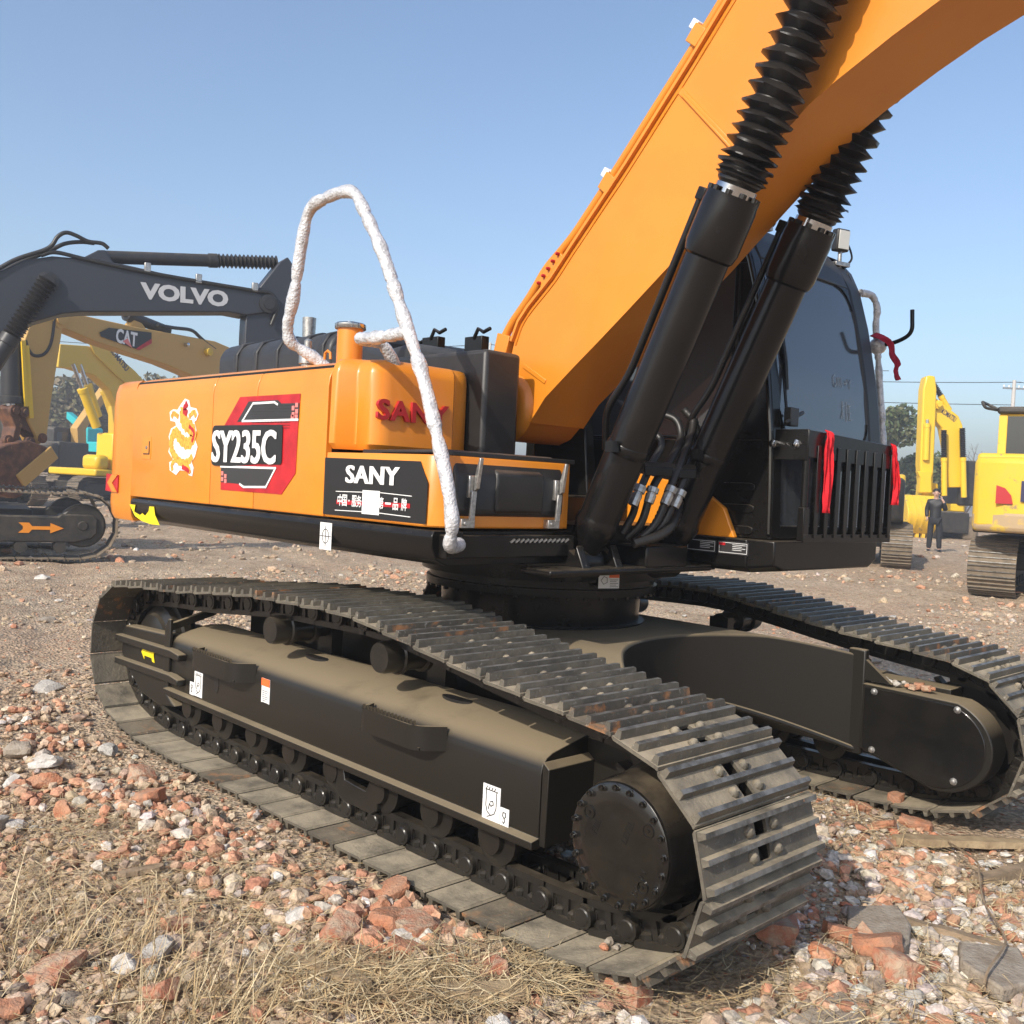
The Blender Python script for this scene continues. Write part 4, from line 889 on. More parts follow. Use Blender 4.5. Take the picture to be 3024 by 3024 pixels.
# side wall details: pressed vents, window bead, data plates
for z in (1.50,1.40,1.30):
    mb = MB(); mb.prism([(-.98,z-.018),(-.83,z-.022),(-.805,z-.010),(-.805,z+.012),(-.83,z+.020),(-.98,z+.018)], 'xz', Y0-.008, Y0+.001); mb.build('vent_pressing', M['black'], CAB, bevel=.006, seg=3)
bd = fillet([(W[0]+.02,Y0-.001,2.53),(W[0]+.02,Y0-.001,1.735),(W[1]+.03,Y0-.001,1.735),(W[1]+.03,Y0-.001,2.53)], .05); MB().tube(bd, .007, 6).build('window_bead', M['rubber'], CAB)
bd = [(cabpt(z)-.004, Y0-.006, z) for z in [1.29+.06*k for k in range(24)]]; MB().tube(bd, .012, 8).build('pillar_seam', M['black_gloss'], CAB)
for x0, x1, m in ((-1.135,-.965,'sticker_black'),(-.955,-.79,'sticker_grey')):
    fl = MB(); fl.box(x0, x1, 1.697, 1.7005, 1.185, 1.245); PLT = fl.build('data_plate', M[m], DECK)
    lines([[(x0+.008,1.238),(x1-.008,1.238),(x1-.008,1.192),(x0+.008,1.192),(x0+.008,1.238)]]+[[(x0+.08,1.230-.008*k),(x1-.016-.02*(k % 2),1.230-.008*k)] for k in range(4)], (0,1.6968,0), 'plate_print', M['white'], DECK, .0022)
MB().box(-.948,-.915,1.6955,1.6968,1.225,1.238).build('plate_mark', M['sticker_red'], DECK)
# wiper
wp = [(-0.780,1.827,2.270), (-0.740,1.823,2.096), (-0.730,1.842,1.958)]
mb = MB(); mb.tube([(-.83,1.90,2.30),(-.775,1.88,2.06),(-.73,1.86,1.85)], .008, 6); mb.tube([(-.80,1.86,2.34),(-.755,1.87,2.08),(-.745,1.875,1.96)], .010, 6); mb.build('wiper', M['black'], CAB)
mb = MB(); mb.box(-.728,-.69,1.83,1.90,1.79,1.875); mb.cyl((-.70,1.80,1.80),(-.70,1.95,1.86),.010,n=8); mb.build('wiper_motor', M['black_plastic'], CAB, bevel=.006)
# chalk writing on the glass
def gl(y, z): return (cabpt(z)-.002, y, z)
def chalk(pls):
    mb = MB()
    for pl in pls:
        for a, b in zip(pl, pl[1:]): mb.tube([gl(*a), gl(*b)], .0016, 4)
    mb.build('chalk_writing', M['zinc'], CAB, smooth=None)
yo, zo = 2.36, 2.06
chalk([[(yo+.02,zo+.03),(yo,zo+.015),(yo-.005,zo-.02),(yo+.01,zo-.035),(yo+.025,zo-.02),(yo+.012,zo-.01)],[(yo+.045,zo+.02),(yo+.045,zo-.03)],[(yo+.062,zo+.02),(yo+.062,zo-.03)],[(yo+.08,zo+.02),(yo+.08,zo-.03)],[(yo+.095,zo-.008),(yo+.135,zo-.004)],[(yo+.12,zo+.008),(yo+.135,zo-.004),(yo+.12,zo-.016)],[(yo+.15,zo+.02),(yo+.165,zo),(yo+.185,zo+.02)],[(yo+.165,zo),(yo+.16,zo-.03)],
       [(yo+.06,zo-.13),(yo+.10,zo-.12)],[(yo+.08,zo-.10),(yo+.075,zo-.19)],[(yo+.075,zo-.15),(yo+.055,zo-.19)],[(yo+.12,zo-.10),(yo+.11,zo-.20)],[(yo+.13,zo-.12),(yo+.16,zo-.12)],[(yo+.145,zo-.11),(yo+.145,zo-.19)],[(yo+.13,zo-.155),(yo+.16,zo-.155)],[(yo+.13,zo-.19),(yo+.165,zo-.19)]])
# work lamps on the roof edge
def lamp(p, face):
    p = Vector(p); fz = Vector(face).normalized(); r = fz.cross(Vector((0,0,1))).normalized(); u = r.cross(fz)
    mb = MB(); mb.obox(p+Vector((0,0,.13)), r*.045, u*.060, fz*.026); LP = mb.build('work_lamp', M['black_plastic'], CAB, bevel=.012, seg=3)
    mb = MB(); mb.obox(p+Vector((0,0,.13))+fz*.027, r*.036, u*.050, fz*.003); mb.build('lamp_lens', M['lens'], CAB, bevel=.006)
    mb = MB(); mb.cyl(p+Vector((0,0,-.02)), p+Vector((0,0,.07)), .012, n=8); mb.obox(p, r*.05, Vector((0,0,.012)), fz*.03); mb.build('lamp_foot', M['zinc'], CAB, bevel=.003)
    mb = MB(); mb.tube(spline([p+Vector((0,0,.12))-fz*.03, p+Vector((0,0,.13))-fz*.03-r*.07, p+Vector((0,0,.05))-r*.085, p-r*.05], 6), .006, 6); mb.build('lamp_cable', M['hose'], CAB)
lamp((-1.0,2.76,2.735), (1,-.35,-.05)); lamp((-.97,1.93,2.75), (1,-.35,-.05))
# bar guard in front of the lower pane
xg = -.555
GD = MB().prism([(1.755,1.765),(2.60,1.742),(2.60,1.625),(1.755,1.645)], 'yz', xg-.004, xg+.006).build('front_guard', M['black'], EX, bevel=.002)
MB().prism([(1.755,1.765),(1.755,1.645),(1.76,1.28),(1.80,1.28),(1.80,1.645)], 'yz', xg-.003, xg+.005)
mb = MB(); mb.box(-.72,xg+.004,1.752,1.764,1.63,1.768); mb.build('guard_side_plate', M['black'], GD, bevel=.003)
mb = MB(); mb.lathe((-.61,1.751,1.70), (0,-1,0), [(0,.022),(.005,.022),(.006,.014),(.016,.013),(.018,.006)], 10); mb.build('guard_bolt', M['chrome'], GD)
mb = MB(); mb.lathe((-.70,1.751,1.70), (0,-1,0), [(0,.016),(.03,.016),(.031,.020),(.05,.019),(.052,.010)], 10); mb.build('guard_bolt', M['chrome'], GD)
for k in range(9):
    y = 1.845+k*.0905; mb = MB()
    mb.prism([(y-.014,1.70),(y+.012,1.70),(y+.018,1.66),(y+.018,1.33),(y+.012,1.285),(y-.012,1.285),(y-.016,1.33)], 'yz', xg+.006, xg+.012)
    mb.box(xg-.028, xg+.008, y+.012, y+.018, 1.30, 1.69); mb.build('guard_bar', M['black'], GD, bevel=.002)
mb = MB(); mb.prism([(1.755,1.30),(2.60,1.30),(2.60,1.262),(1.755,1.262)], 'yz', xg-.004, xg+.006); mb.build('guard_rail_bottom', M['black'], GD, bevel=.002)
mb = MB(); mb.box(xg-.03,xg+.004,1.752,1.80,1.27,1.42); mb.build('guard_hinge', M['black'], GD, bevel=.004)
mb = MB(); mb.cyl((xg-.012,1.772,1.42),(xg-.012,1.772,1.64),.016,n=12); mb.build('guard_post', M['black'], GD)
mb = MB(); mb.box(-.72,xg,2.585,2.60,1.62,1.74); mb.box(-.72,xg,2.585,2.60,1.262,1.31); mb.build('guard_side_plate', M['black'], GD, bevel=.003)
# wrapped grab rail and mirror stalk on the door side
hr = [(-.905,2.83,2.585),(-.885,2.93,2.59),(-.86,2.95,2.52), (-0.868,2.950,2.426), (-0.850,2.950,2.314), (-0.815,2.950,2.036), (-0.784,2.950,1.797), (-.74,2.90,1.35)]
GR = wob(hr, .019, .16).build('grab_rail', M['wrap'], EX, smooth=60); GR['label'] = 'grab rail wrapped in grey foam'
p = Vector((-0.848,2.950,2.310)); MB().ball(p, .048, 12, 8, .95).build('foam_wad', M['wrap'], GR)
pipe([p, (-0.738,2.950,2.325), (-0.659,2.950,2.365), (-0.667,2.950,2.491)], .0115, 'mirror_stalk', M['black'], GR, fl=.05)
pipe([(-2.2,2.79,2.77), (-2.32,2.74,2.93), (-2.42,2.70,2.98)], .007, 'aerial', M['black'], CAB)
# ================================================================ ribbons tied on
def ribbon_cloth(pts, w, label, m, nm='red_ribbon', seed=1, across=(0,1,0)):
    r_ = random.Random(seed); P = spline([Vector(p) for p in pts], 6); n = len(P); vs = []; fs = []; K = 7; ac = Vector(across)
    for i, p in enumerate(P):
        t = i/(n-1); ww = w(t)
        for k in range(K):
            s = k/(K-1)-.5; fold = .012*math.sin(s*14+t*5)*min(1, t*4)+(r_.random()-.5)*.004
            vs.append(p+ac*ww*s+Vector((.9,-.2,0))*fold)
    for i in range(n-1):
        for k in range(K-1): fs.append((i*K+k, i*K+k+1, (i+1)*K+k+1, (i+1)*K+k))
    mb = MB().add(vs, fs); o = mb.build(nm, m, None, smooth=60)
    sd = o.modifiers.new('s', 'SOLIDIFY'); sd.thickness = .003
    tag(o, label, 'ribbon'); return o
ribbon_cloth([(xg+.005,1.902,1.775),(xg+.022,1.902,1.755),(xg+.026,1.90,1.68),(xg+.030,1.903,1.55),(xg+.030,1.905,1.40)], lambda t: .022+.050*min(1, t*2.2) if t < .93 else .055, 'bright red ribbon on the left of the cab guard bars', M['ribbon'], seed=3)
ribbon_cloth([(xg+.005,2.555,1.755),(xg+.018,2.556,1.735),(xg+.022,2.575,1.66),(xg+.025,2.60,1.55),(xg+.025,2.60,1.45)], lambda t: .020+.050*t, 'bright red ribbon on the right end of the cab guard', M['ribbon'], seed=5)
ribbon_cloth([(-0.864,2.920,2.370), (-0.801,2.900,2.344), (-0.764,2.920,2.305), (-0.751,2.930,2.251), (-0.721,2.930,2.204), (-0.729,2.930,2.173), (-0.709,2.930,2.118)], lambda t: .05-.03*t, 'crimson rag tied round the foam-wrapped grab rail', M['ribbon_dark'], seed=9, across=(.5,.5,.4))

# ================================================================ ground
NPR = np.random.default_rng(11)
_perm = NPR.permutation(4096); _val = NPR.random(4096)
def vnoise(x, y, f, seed=0):
    x = x*f+seed*17.3; y = y*f-seed*9.1; xi = np.floor(x).astype(int); yi = np.floor(y).astype(int); fx = x-xi; fy = y-yi
    fx = fx*fx*(3-2*fx); fy = fy*fy*(3-2*fy)
    h = lambda a, b: _val[_perm[(_perm[a & 4095]+b) & 4095]]
    return (h(xi,yi)*(1-fx)+h(xi+1,yi)*fx)*(1-fy)+(h(xi,yi+1)*(1-fx)+h(xi+1,yi+1)*fx)*fy-.5
CX, CY_ = 1.6925, -2.2097
def sstep(a, b, t): t = np.clip((t-a)/(b-a), 0, 1); return t*t*(3-2*t)
def in_track(x, y, m=.06):
    a = 0
    for y0 in (0., 2.39):
        ix = np.clip(np.minimum(x+4.0-m*0, .12-x)/.12+.5, 0, 1); iy = np.clip(np.minimum(y-y0+m, y0+.6+m-y)/.06, 0, 1); a = np.maximum(a, ix*iy)
    return a
def height(x, y):
    x = np.asarray(x, float); y = np.asarray(y, float); r = np.hypot(x-CX, y-CY_)
    h = -.022+.0085*np.maximum(0, y-6)*sstep(2, 12, y)*sstep(-40, 0, x)
    far = sstep(10, 40, r)
    h = h+.10*vnoise(x,y,.22,1)*sstep(4,9,r)+.22*far*vnoise(x,y,.09,8)
    h = h+.055*vnoise(x,y,.9,2)+.032*vnoise(x,y,2.6,3)+.026*vnoise(x,y,7,4)+.020*vnoise(x,y,17,5)+.013*vnoise(x,y,38,6)
    # spoil pushed up beside the tracks
    h = h+.05*np.exp(-((x+2.9)**2/1.6+(y+.55)**2/.10))*0+.06*np.exp(-((x+4.35)**2/.06+(y-.05)**2/.06))
    lane = np.abs(((x*.35+y*.94+.6*vnoise(x,y,.2,43)) % 3.4)-1.7); h = h-.035*np.exp(-(lane/.28)**2)*sstep(6,9,r)
    t = in_track(x, y); h = h*(1-t)+np.minimum(h, -.045)*t
    g = np.exp(-((np.maximum(0, np.abs(x+1.9)-2.1))**2/.05+(np.maximum(0, np.abs(y-.3)-.3))**2/.02)); h = h*(1-.7*g)+(-.032)*.7*g
    g = np.exp(-((np.maximum(0, np.abs(x+1.9)-2.1))**2/.05+(np.maximum(0, np.abs(y-2.69)-.3))**2/.02)); h = h*(1-.7*g)+(-.032)*.7*g
    return h
yaw = math.atan2(.6942, -.7192)
ang = np.concatenate([np.arange(-42, 42, .19), np.arange(42, 318, 3.)]); ang = np.radians(ang)+yaw
rad = [.35]
while rad[-1] < 900: rad.append(rad[-1]*(1.0075 if rad[-1] < 40 else 1.03))
rad = np.array(rad); na, nr = len(ang), len(rad)
AA, RR = np.meshgrid(ang, rad); gx = CX+RR*np.cos(AA); gy = CY_+RR*np.sin(AA); gz = height(gx, gy)
def np_mesh(name, verts, faces, m, cols=None, smooth=False):
    me = bpy.data.meshes.new(name); k = faces.shape[1]
    me.vertices.add(len(verts)); me.vertices.foreach_set('co', verts.astype(np.float32).ravel())
    me.loops.add(faces.size); me.loops.foreach_set('vertex_index', faces.astype(np.int32).ravel())
    me.polygons.add(len(faces)); me.polygons.foreach_set('loop_start', np.arange(0, faces.size, k, dtype=np.int32))
    if cols is not None:
        a = me.color_attributes.new('Col', 'FLOAT_COLOR', 'POINT'); a.data.foreach_set('color', np.concatenate([cols, np.ones((len(cols),1))], 1).astype(np.float32).ravel())
    me.update(calc_edges=True); me.validate()
    me.polygons.foreach_set('use_smooth', np.full(len(faces), smooth)); me.materials.append(m); return me
V = np.stack([gx.ravel(), gy.ravel(), gz.ravel()], 1)
i, j = np.meshgrid(np.arange(nr-1), np.arange(na), indexing='ij'); j2 = (j+1) % na
FQ = np.stack([i*na+j, (i+1)*na+j, (i+1)*na+j2, i*na+j2], -1).reshape(-1, 4)[:, ::-1]
def ground_mat():
    m = bpy.data.materials.new('rubble_dirt'); m.use_nodes = True; g = NT(m.node_tree); b = m.node_tree.nodes['Principled BSDF']
    geo = g.n('ShaderNodeNewGeometry'); pos = geo.outputs['Position']
    def nz(sc, det=6, r=.62):
        n = g.n('ShaderNodeTexNoise'); n.inputs['Scale'].default_value = sc; n.inputs['Detail'].default_value = det; n.inputs['Roughness'].default_value = r; g.l(pos, n.inputs['Vector']); return n.outputs['Fac']
    def rp(s, a, c):
        r = g.n('ShaderNodeMapRange'); r.inputs['From Min'].default_value = a; r.inputs['From Max'].default_value = c; g.l(s, r.inputs['Value']); return r.outputs['Result']
    def mx(f, a, c):
        x = g.n('ShaderNodeMix', data_type='RGBA'); g.l(f, x.inputs['Factor'])
        for s, k in ((a, 'A'), (c, 'B')):
            if isinstance(s, tuple): x.inputs[k].default_value = s+(1,)
            else: g.l(s, x.inputs[k])
        return x.outputs['Result']
    c = mx(rp(nz(1.1), .38, .62), (.44,.33,.22), (.58,.455,.32))
    c = mx(rp(nz(.35, 5), .46, .62), c, (.48,.35,.24))
    c = mx(rp(nz(9.), .52, .68), c, (.33,.235,.155))
    c = mx(rp(nz(23., 4), .60, .66), c, (.46,.17,.085))
    c = mx(rp(nz(31., 4), .63, .68), c, (.52,.48,.42))
    vo = g.n('ShaderNodeTexVoronoi'); vo.inputs['Scale'].default_value = 42; g.l(pos, vo.inputs['Vector'])
    hs = g.n('ShaderNodeSeparateColor'); g.l(vo.outputs['Color'], hs.inputs[0])
    k = g.n('ShaderNodeMapRange'); k.inputs['To Min'].default_value = .72; k.inputs['To Max'].default_value = 1.28; g.l(hs.outputs[0], k.inputs['Value'])
    x = g.n('ShaderNodeMix', data_type='RGBA', blend_type='MULTIPLY'); x.inputs['Factor'].default_value = 1; g.l(c, x.inputs['A']); g.l(k.outputs['Result'], x.inputs['B'])
    g.l(x.outputs['Result'], b.inputs['Base Color']); b.inputs['Roughness'].default_value = .95; b.inputs['Specular IOR Level'].default_value = .15
    b1 = g.n('ShaderNodeBump'); b1.inputs['Strength'].default_value = .9; b1.inputs['Distance'].default_value = .025; g.l(vo.outputs['Distance'], b1.inputs['Height'])
    b2 = g.n('ShaderNodeBump'); b2.inputs['Strength'].default_value = .8; b2.inputs['Distance'].default_value = .02; g.l(nz(55, 6, .7), b2.inputs['Height']); g.l(b1.outputs['Normal'], b2.inputs['Normal'])
    g.l(b2.outputs['Normal'], b.inputs['Normal']); return m
GM = ground_mat()
gr = obj('ground', np_mesh('ground', V, FQ, GM, smooth=True)); tag(gr, kind='structure')
# ---------------------------------------------------------------- loose rubble
PH = (1+5**.5)/2
ICO = np.array([(-1,PH,0),(1,PH,0),(-1,-PH,0),(1,-PH,0),(0,-1,PH),(0,1,PH),(0,-1,-PH),(0,1,-PH),(PH,0,-1),(PH,0,1),(-PH,0,-1),(-PH,0,1)])/math.sqrt(1+PH*PH)
ICF = np.array([(0,11,5),(0,5,1),(0,1,7),(0,7,10),(0,10,11),(1,5,9),(5,11,4),(11,10,2),(10,7,6),(7,1,8),(3,9,4),(3,4,2),(3,2,6),(3,6,8),(3,8,9),(4,9,5),(2,4,11),(6,2,10),(8,6,7),(9,8,1)])
PAL = np.array([(.50,.19,.10),(.43,.15,.08),(.56,.28,.16),(.50,.385,.265),(.42,.305,.205),(.31,.22,.145),(.54,.45,.35),(.58,.55,.50),(.70,.67,.62),(.36,.34,.32),(.30,.20,.16),(.20,.17,.15)])
def pick_cols(n, zone):
    w = {'tan': (1.6,1.2,1.6,8,8,5,5,1.0,.3,1.0,3,1.2), 'brick': (8,6,5,3,3,2,2,2,1.2,1.5,2,1), 'white': (3,2,2,2,1.5,1,4,7,6,4,1,1)}[zone]
    w = np.array(w, float); w /= w.sum(); c = PAL[NPR.choice(len(PAL), n, p=w)]; return np.clip(c*(.75+.5*NPR.random((n,1)))*(.94+.12*NPR.random((n,3))), 0, .8)
def rubble(name, x, y, size, zone, label, cat, sink=.25, flat_=.62, m=None):
    n = len(x); pts = ICO[None]*(1+.42*(NPR.random((n,12,1))-.5))+.20*(NPR.random((n,12,3))-.5)
    sc = size[:,None]*np.stack([.75+.6*NPR.random(n), .6+.5*NPR.random(n), flat_*(.6+.7*NPR.random(n))], 1); pts = pts*sc[:,None,:]*.5
    a = NPR.random(n)*6.283; tx = (NPR.random(n)-.5)*.9; ca, sa = np.cos(a)[:,None], np.sin(a)[:,None]; ct, st = np.cos(tx)[:,None], np.sin(tx)[:,None]
    X, Y, Z = pts[...,0], pts[...,1], pts[...,2]; Y, Z = Y*ct-Z*st, Y*st+Z*ct; X, Y = X*ca-Y*sa, X*sa+Y*ca
    z0 = height(x, y)+size*flat_*(.5-sink)
    v = np.stack([X+x[:,None], Y+y[:,None], Z+z0[:,None]], -1).reshape(-1, 3)
    f = (ICF[None]+12*np.arange(n)[:,None,None]).reshape(-1, 3); c = np.repeat(zone, 12, axis=0)
    o = obj(name, np_mesh(name, v, f, m or STONE_M, c)); tag(o, label, cat, kind='stuff'); return o
STONE_M = vcol_mat('broken_stone', .92, .55, 110)
def scatter(n, r0, r1, a0=-36, a1=34, power=1.):
    r = r0*(r1/r0)**(NPR.random(n)**power); a = np.radians(a0+(a1-a0)*NPR.random(n))+yaw; x = CX+r*np.cos(a); y = CY_+r*np.sin(a)
    k = in_track(x, y, .03) < .05; return x[k], y[k]
def zonecols(x, y):
    n = len(x); dr = (x-CX)*.6926+(y-CY_)*.7196; w = sstep(.55,.95, dr+.55*vnoise(x,y,1.3,21))*sstep(7,4.5,np.hypot(x-CX,y-CY_)); bz = sstep(-.02,.16, vnoise(x,y,1.1,31)+.25*vnoise(x,y,4,33))
    c = pick_cols(n, 'tan'); cb = pick_cols(n, 'brick'); cw = pick_cols(n, 'white'); u = NPR.random(n)
    c = np.where((u < bz*.8)[:,None], cb, c); c = np.where((NPR.random(n) < w*.75)[:,None], cw, c); k = (.25+.5*NPR.random(n))*(1-.6*w); return c*(1-k)[:,None]+np.array((.48,.37,.255))*k[:,None]
x, y = scatter(30000, 1.5, 7.0); rubble('gravel', x, y, .007+.021*NPR.random(len(x))**2., zonecols(x, y), 'fine brick and stone grit covering the foreground', 'gravel')
x, y = scatter(11500, 1.5, 8.0); rubble('broken_stone', x, y, .020+.045*NPR.random(len(x))**2.6, zonecols(x, y), 'small broken bricks and stones strewn over the foreground', 'rubble', .12)
def thin(x, y):   # bare trodden patches and wheel lanes carry fewer stones
    m_ = vnoise(x,y,.45,41)+.5*vnoise(x,y,1.6,42); lane = np.abs(((x*.35+y*.94+.6*vnoise(x,y,.2,43)) % 3.4)-1.7); k = NPR.random(len(x)) < np.clip(.55+2.2*m_, .08, 1)*np.where(lane < .35, .35, 1); return x[k], y[k]
x, y = thin(*scatter(26000, 6.5, 16.0)); rubble('gravel', x, y, .018+.055*NPR.random(len(x))**2.6, zonecols(x, y), 'loose stones over the ground under and behind the big excavator', 'gravel')
x, y = thin(*scatter(13000, 14.0, 70.0)); rubble('gravel', x, y, .03+.14*NPR.random(len(x))**3, zonecols(x, y), 'scattered stones on the far bare ground', 'gravel', .3)
# larger pieces, each its own object
def big_mesh(seed, box, m, col):
    r_ = random.Random(seed); bm = bmesh.new()
    if box: bmesh.ops.create_cube(bm, size=1); bmesh.ops.subdivide_edges(bm, edges=bm.edges[:], cuts=3, use_grid_fill=True)
    else: bmesh.ops.create_icosphere(bm, subdivisions=3, radius=.5)
    pl = []
    for _ in range(9 if not box else 5):
        d = Vector((r_.gauss(0,1), r_.gauss(0,1), r_.gauss(0,1))).normalized(); pl.append((d, .26+.14*r_.random() if not box else .42+.18*r_.random()))
    for v in bm.verts:
        for d, h in pl:
            k = v.co.dot(d)-h
            if k > 0: v.co -= d*k
        v.co += Vector((math.sin(v.co.y*5+seed), math.sin(v.co.z*6+seed*2), math.sin(v.co.x*5+seed*3)))*.045
        n_ = sum(math.sin(v.co.x*a+p)*math.sin(v.co.y*b+p)*math.sin(v.co.z*c+p) for a, b, c, p in ((9,11,7,seed),(19,17,23,seed*2.)))
        v.co += v.co.normalized()*n_*.035
    me = bpy.data.meshes.new('fragment'); bm.to_mesh(me); bm.free(); me.shade_smooth(); me.set_sharp_from_angle(angle=math.radians(24)); me.materials.append(m); return me
BR = [mat('broken_brick_%d' % k, c, .92, col2=c2, scale=22, lo=.4, hi=.62, bump=.9, bscale=90, spec=.2, dust=.35, updust=.3, dustcol=(.45,.34,.24)) for k, (c, c2) in enumerate((((.48,.17,.085),(.56,.27,.15)),((.42,.145,.08),(.46,.34,.24)),((.52,.21,.11),(.33,.16,.10))))]
CR = [mat('broken_concrete_%d' % k, c, .95, col2=c2, scale=18, lo=.38, hi=.62, bump=.8, bscale=75, spec=.2) for k, (c, c2) in enumerate((((.50,.47,.42),(.36,.33,.29)),((.62,.59,.54),(.44,.40,.35)),((.36,.31,.25),(.26,.21,.16))))]
BM = [big_mesh(s, s % 3 != 0, BR[s % 3], 0) for s in range(9)]; SM = [big_mesh(s+50, False, CR[s % 3], 0) for s in range(9)]
def fragment(p, s, me, name, label, cat, group=None, rz=0., tilt=(0,0), sink=.3):
    o = obj(name, me); z = float(height(p[0], p[1])); o.location = (p[0], p[1], z+s[2]*(.5-sink)); o.scale = s; o.rotation_euler = (tilt[0], tilt[1], rz); tag(o, label, cat, group); return o

G0 = -.02
spots = [  # hand-placed pieces: point, size (m), kind, label
 ((0.288,0.895,-0.020), (.15,.12,.10), 'b', 'large orange brick chunk at the lower right below the concrete slab', .3),
 ((0.404,0.780,-0.020), (.12,.10,.10), 'b', 'orange brick with a charred black spot beside the grey oval stone', 1.1),
 ((0.181,0.729,-0.020), (.10,.08,.075), 'b', 'brick chunk half in the shade of the near track end', .2),
 ((0.150,0.910,-0.020), (.10,.07,.06), 'b', 'split brick lying at the left edge of the concrete slab', .7),
 ((0.006,0.765,-0.020), (.16,.13,.08), 'b', 'dark red brick in the shadow under the near track end', 2.),
 ((0.486,0.703,-0.020), (.115,.060,.060), 's', 'smooth grey oval stone near the bottom right corner', 1.0),
 ((-0.840,-0.229,-0.020), (.13,.11,.07), 'b', 'square-edged red brick left of the pinkish broken brick', .5),
 ((-0.761,-0.185,-0.020), (.17,.13,.08), 'b', 'big pinkish broken brick just below the near track', .1),
 ((-0.952,-0.188,-0.020), (.12,.10,.065), 'b', 'bright orange crumbling brick close to the near track shoes', .9),
 ((-1.040,-0.079,-0.020), (.14,.09,.06), 'b', 'orange brick lump wedged against the near track edge', 1.4),
 ((-0.846,-0.410,-0.020), (.12,.12,.08), 'b', 'brown brick cube among dry straw at the bottom', .35),
 ((-0.709,-0.378,-0.020), (.16,.08,.06), 'b', 'long brown half brick lying in the straw', .15),
 ((-0.628,-0.310,-0.020), (.12,.08,.07), 'b', 'bright orange brick lump with a white stone behind it', .6),
 ((-0.807,-0.340,-0.020), (.085,.075,.05), 's', 'pale grey lump between the red bricks below the track', .6),
 ((-0.688,-0.266,-0.020), (.065,.06,.045), 's', 'small white stone behind the bright orange brick lump', .2),
 ((-1.155,-0.366,-0.020), (.10,.09,.06), 's', 'grey rounded stone left of the red bricks', .4),
 ((-1.049,-0.439,-0.020), (.12,.10,.06), 's', 'pinkish grey stone left of the brown brick cube', 1.2),
 ((-1.509,-0.249,-0.020), (.08,.06,.04), 's', 'pale stone beside the near track in the straw', .3),
 ((-2.467,-0.324,-0.020), (.12,.10,.07), 'b', 'round red-brown brick lump left of the near track', .3),
 ((-2.805,-0.209,-0.020), (.13,.09,.07), 'b', 'dark orange brick lump beside the near track', 1.3),
 ((-3.299,-0.172,-0.020), (.12,.10,.08), 's', 'round brown stone close to the idler end of the near track', .5),
 ((-3.501,-0.532,-0.020), (.20,.16,.11), 's', 'grey concrete lump at the left edge of the picture', .3),
 ((-3.266,-0.497,-0.020), (.18,.14,.09), 's', 'pale broken concrete beside the lump at the left edge', 1.0),
 ((-2.960,-0.614,-0.020), (.18,.13,.08), 'b', 'orange brick heap piece at the left edge of the picture', .8),
 ((-0.425,2.553,-0.020), (.07,.06,.06), 'b', 'bright orange brick bit lying on the far track shoe', .3),
 ((-0.105,0.089,-0.020), (.15,.11,.06), 'b', 'tan brick piece below the last shoe of the near track', .2),
]
for k, (p, s, kind, lab, rz) in enumerate(spots):
    me = (BM if kind == 'b' else SM)[(k*5+2) % 9]
    fr_ = fragment(p, s, me, 'brick_fragment' if kind == 'b' else 'stone', lab, 'brick' if kind == 'b' else 'stone', None, rz, ((k*37 % 11-5)*.05, (k*53 % 9-4)*.05), .22)
    if 'far track shoe' in lab: fr_.location = ((-0.380,2.468,0.025)); 
bx, by = scatter(170, 1.7, 5.5); dr = (bx-CX)*.6926+(by-CY_)*.7196; k2 = 0
for x, y, d in zip(bx, by, dr):
    s = .045+.075*rnd.random()**2; red = rnd.random() < (.55 if d < .6 else .45)
    me = (BM if red else SM)[rnd.randrange(9)]
    fragment((x, y), (s*(1+.5*rnd.random()), s, s*(.5+.3*rnd.random())), me, 'brick_fragment' if red else 'stone',
             'broken red brick lying loose in the foreground rubble' if red else 'broken grey stone lying loose in the foreground rubble',
             'brick' if red else 'stone', 'loose brick fragments in the foreground' if red else 'loose stones in the foreground', rnd.random()*6.28, (rnd.gauss(0,.3), rnd.gauss(0,.3)), .2)
bx, by = scatter(60, 7, 17)
for x, y in zip(bx, by):
    s = .07+.12*rnd.random()**2; fragment((x, y), (s*1.3, s, s*.5), SM[rnd.randrange(9)], 'stone', 'pale stone on the bare ground beyond the big excavator', 'stone', 'stones behind the big excavator', rnd.random()*6.28, (rnd.gauss(0,.2), rnd.gauss(0,.2)), .3)
DUSTY = lambda c: c*.62+np.array((.46,.35,.245))*.38*(.7+.6*NPR.random((len(c),1)))
def clump(n, pts, sp):
    c = np.array([q[:2] for q in pts]); k = NPR.integers(0, len(c), n); x = c[k,0]+NPR.normal(0, sp, n); y = c[k,1]+NPR.normal(0, sp, n); m_ = in_track(x, y, .03) < .05; return x[m_], y[m_]
x, y = clump(1000, [(-4.181,-0.318,-0.020), (-3.607,-0.349,-0.020), (-2.936,-0.666,-0.020), (-2.737,-0.380,-0.020), (-2.351,-0.390,-0.020), (-2.168,-0.280,-0.020), (-1.826,-0.333,-0.020), (-1.554,-0.309,-0.020), (-1.242,-0.298,-0.020), (-1.000,-0.251,-0.020), (-0.816,-0.177,-0.020), (-0.618,-0.154,-0.020), (-0.454,-0.088,-0.020), (-0.737,-0.306,-0.020)], .13)
rubble('brick_rubble', x, y, .028+.05*NPR.random(len(x))**1.8, DUSTY(pick_cols(len(x), 'brick')), 'broken orange bricks in a belt along the near track', 'rubble', .1, .7)
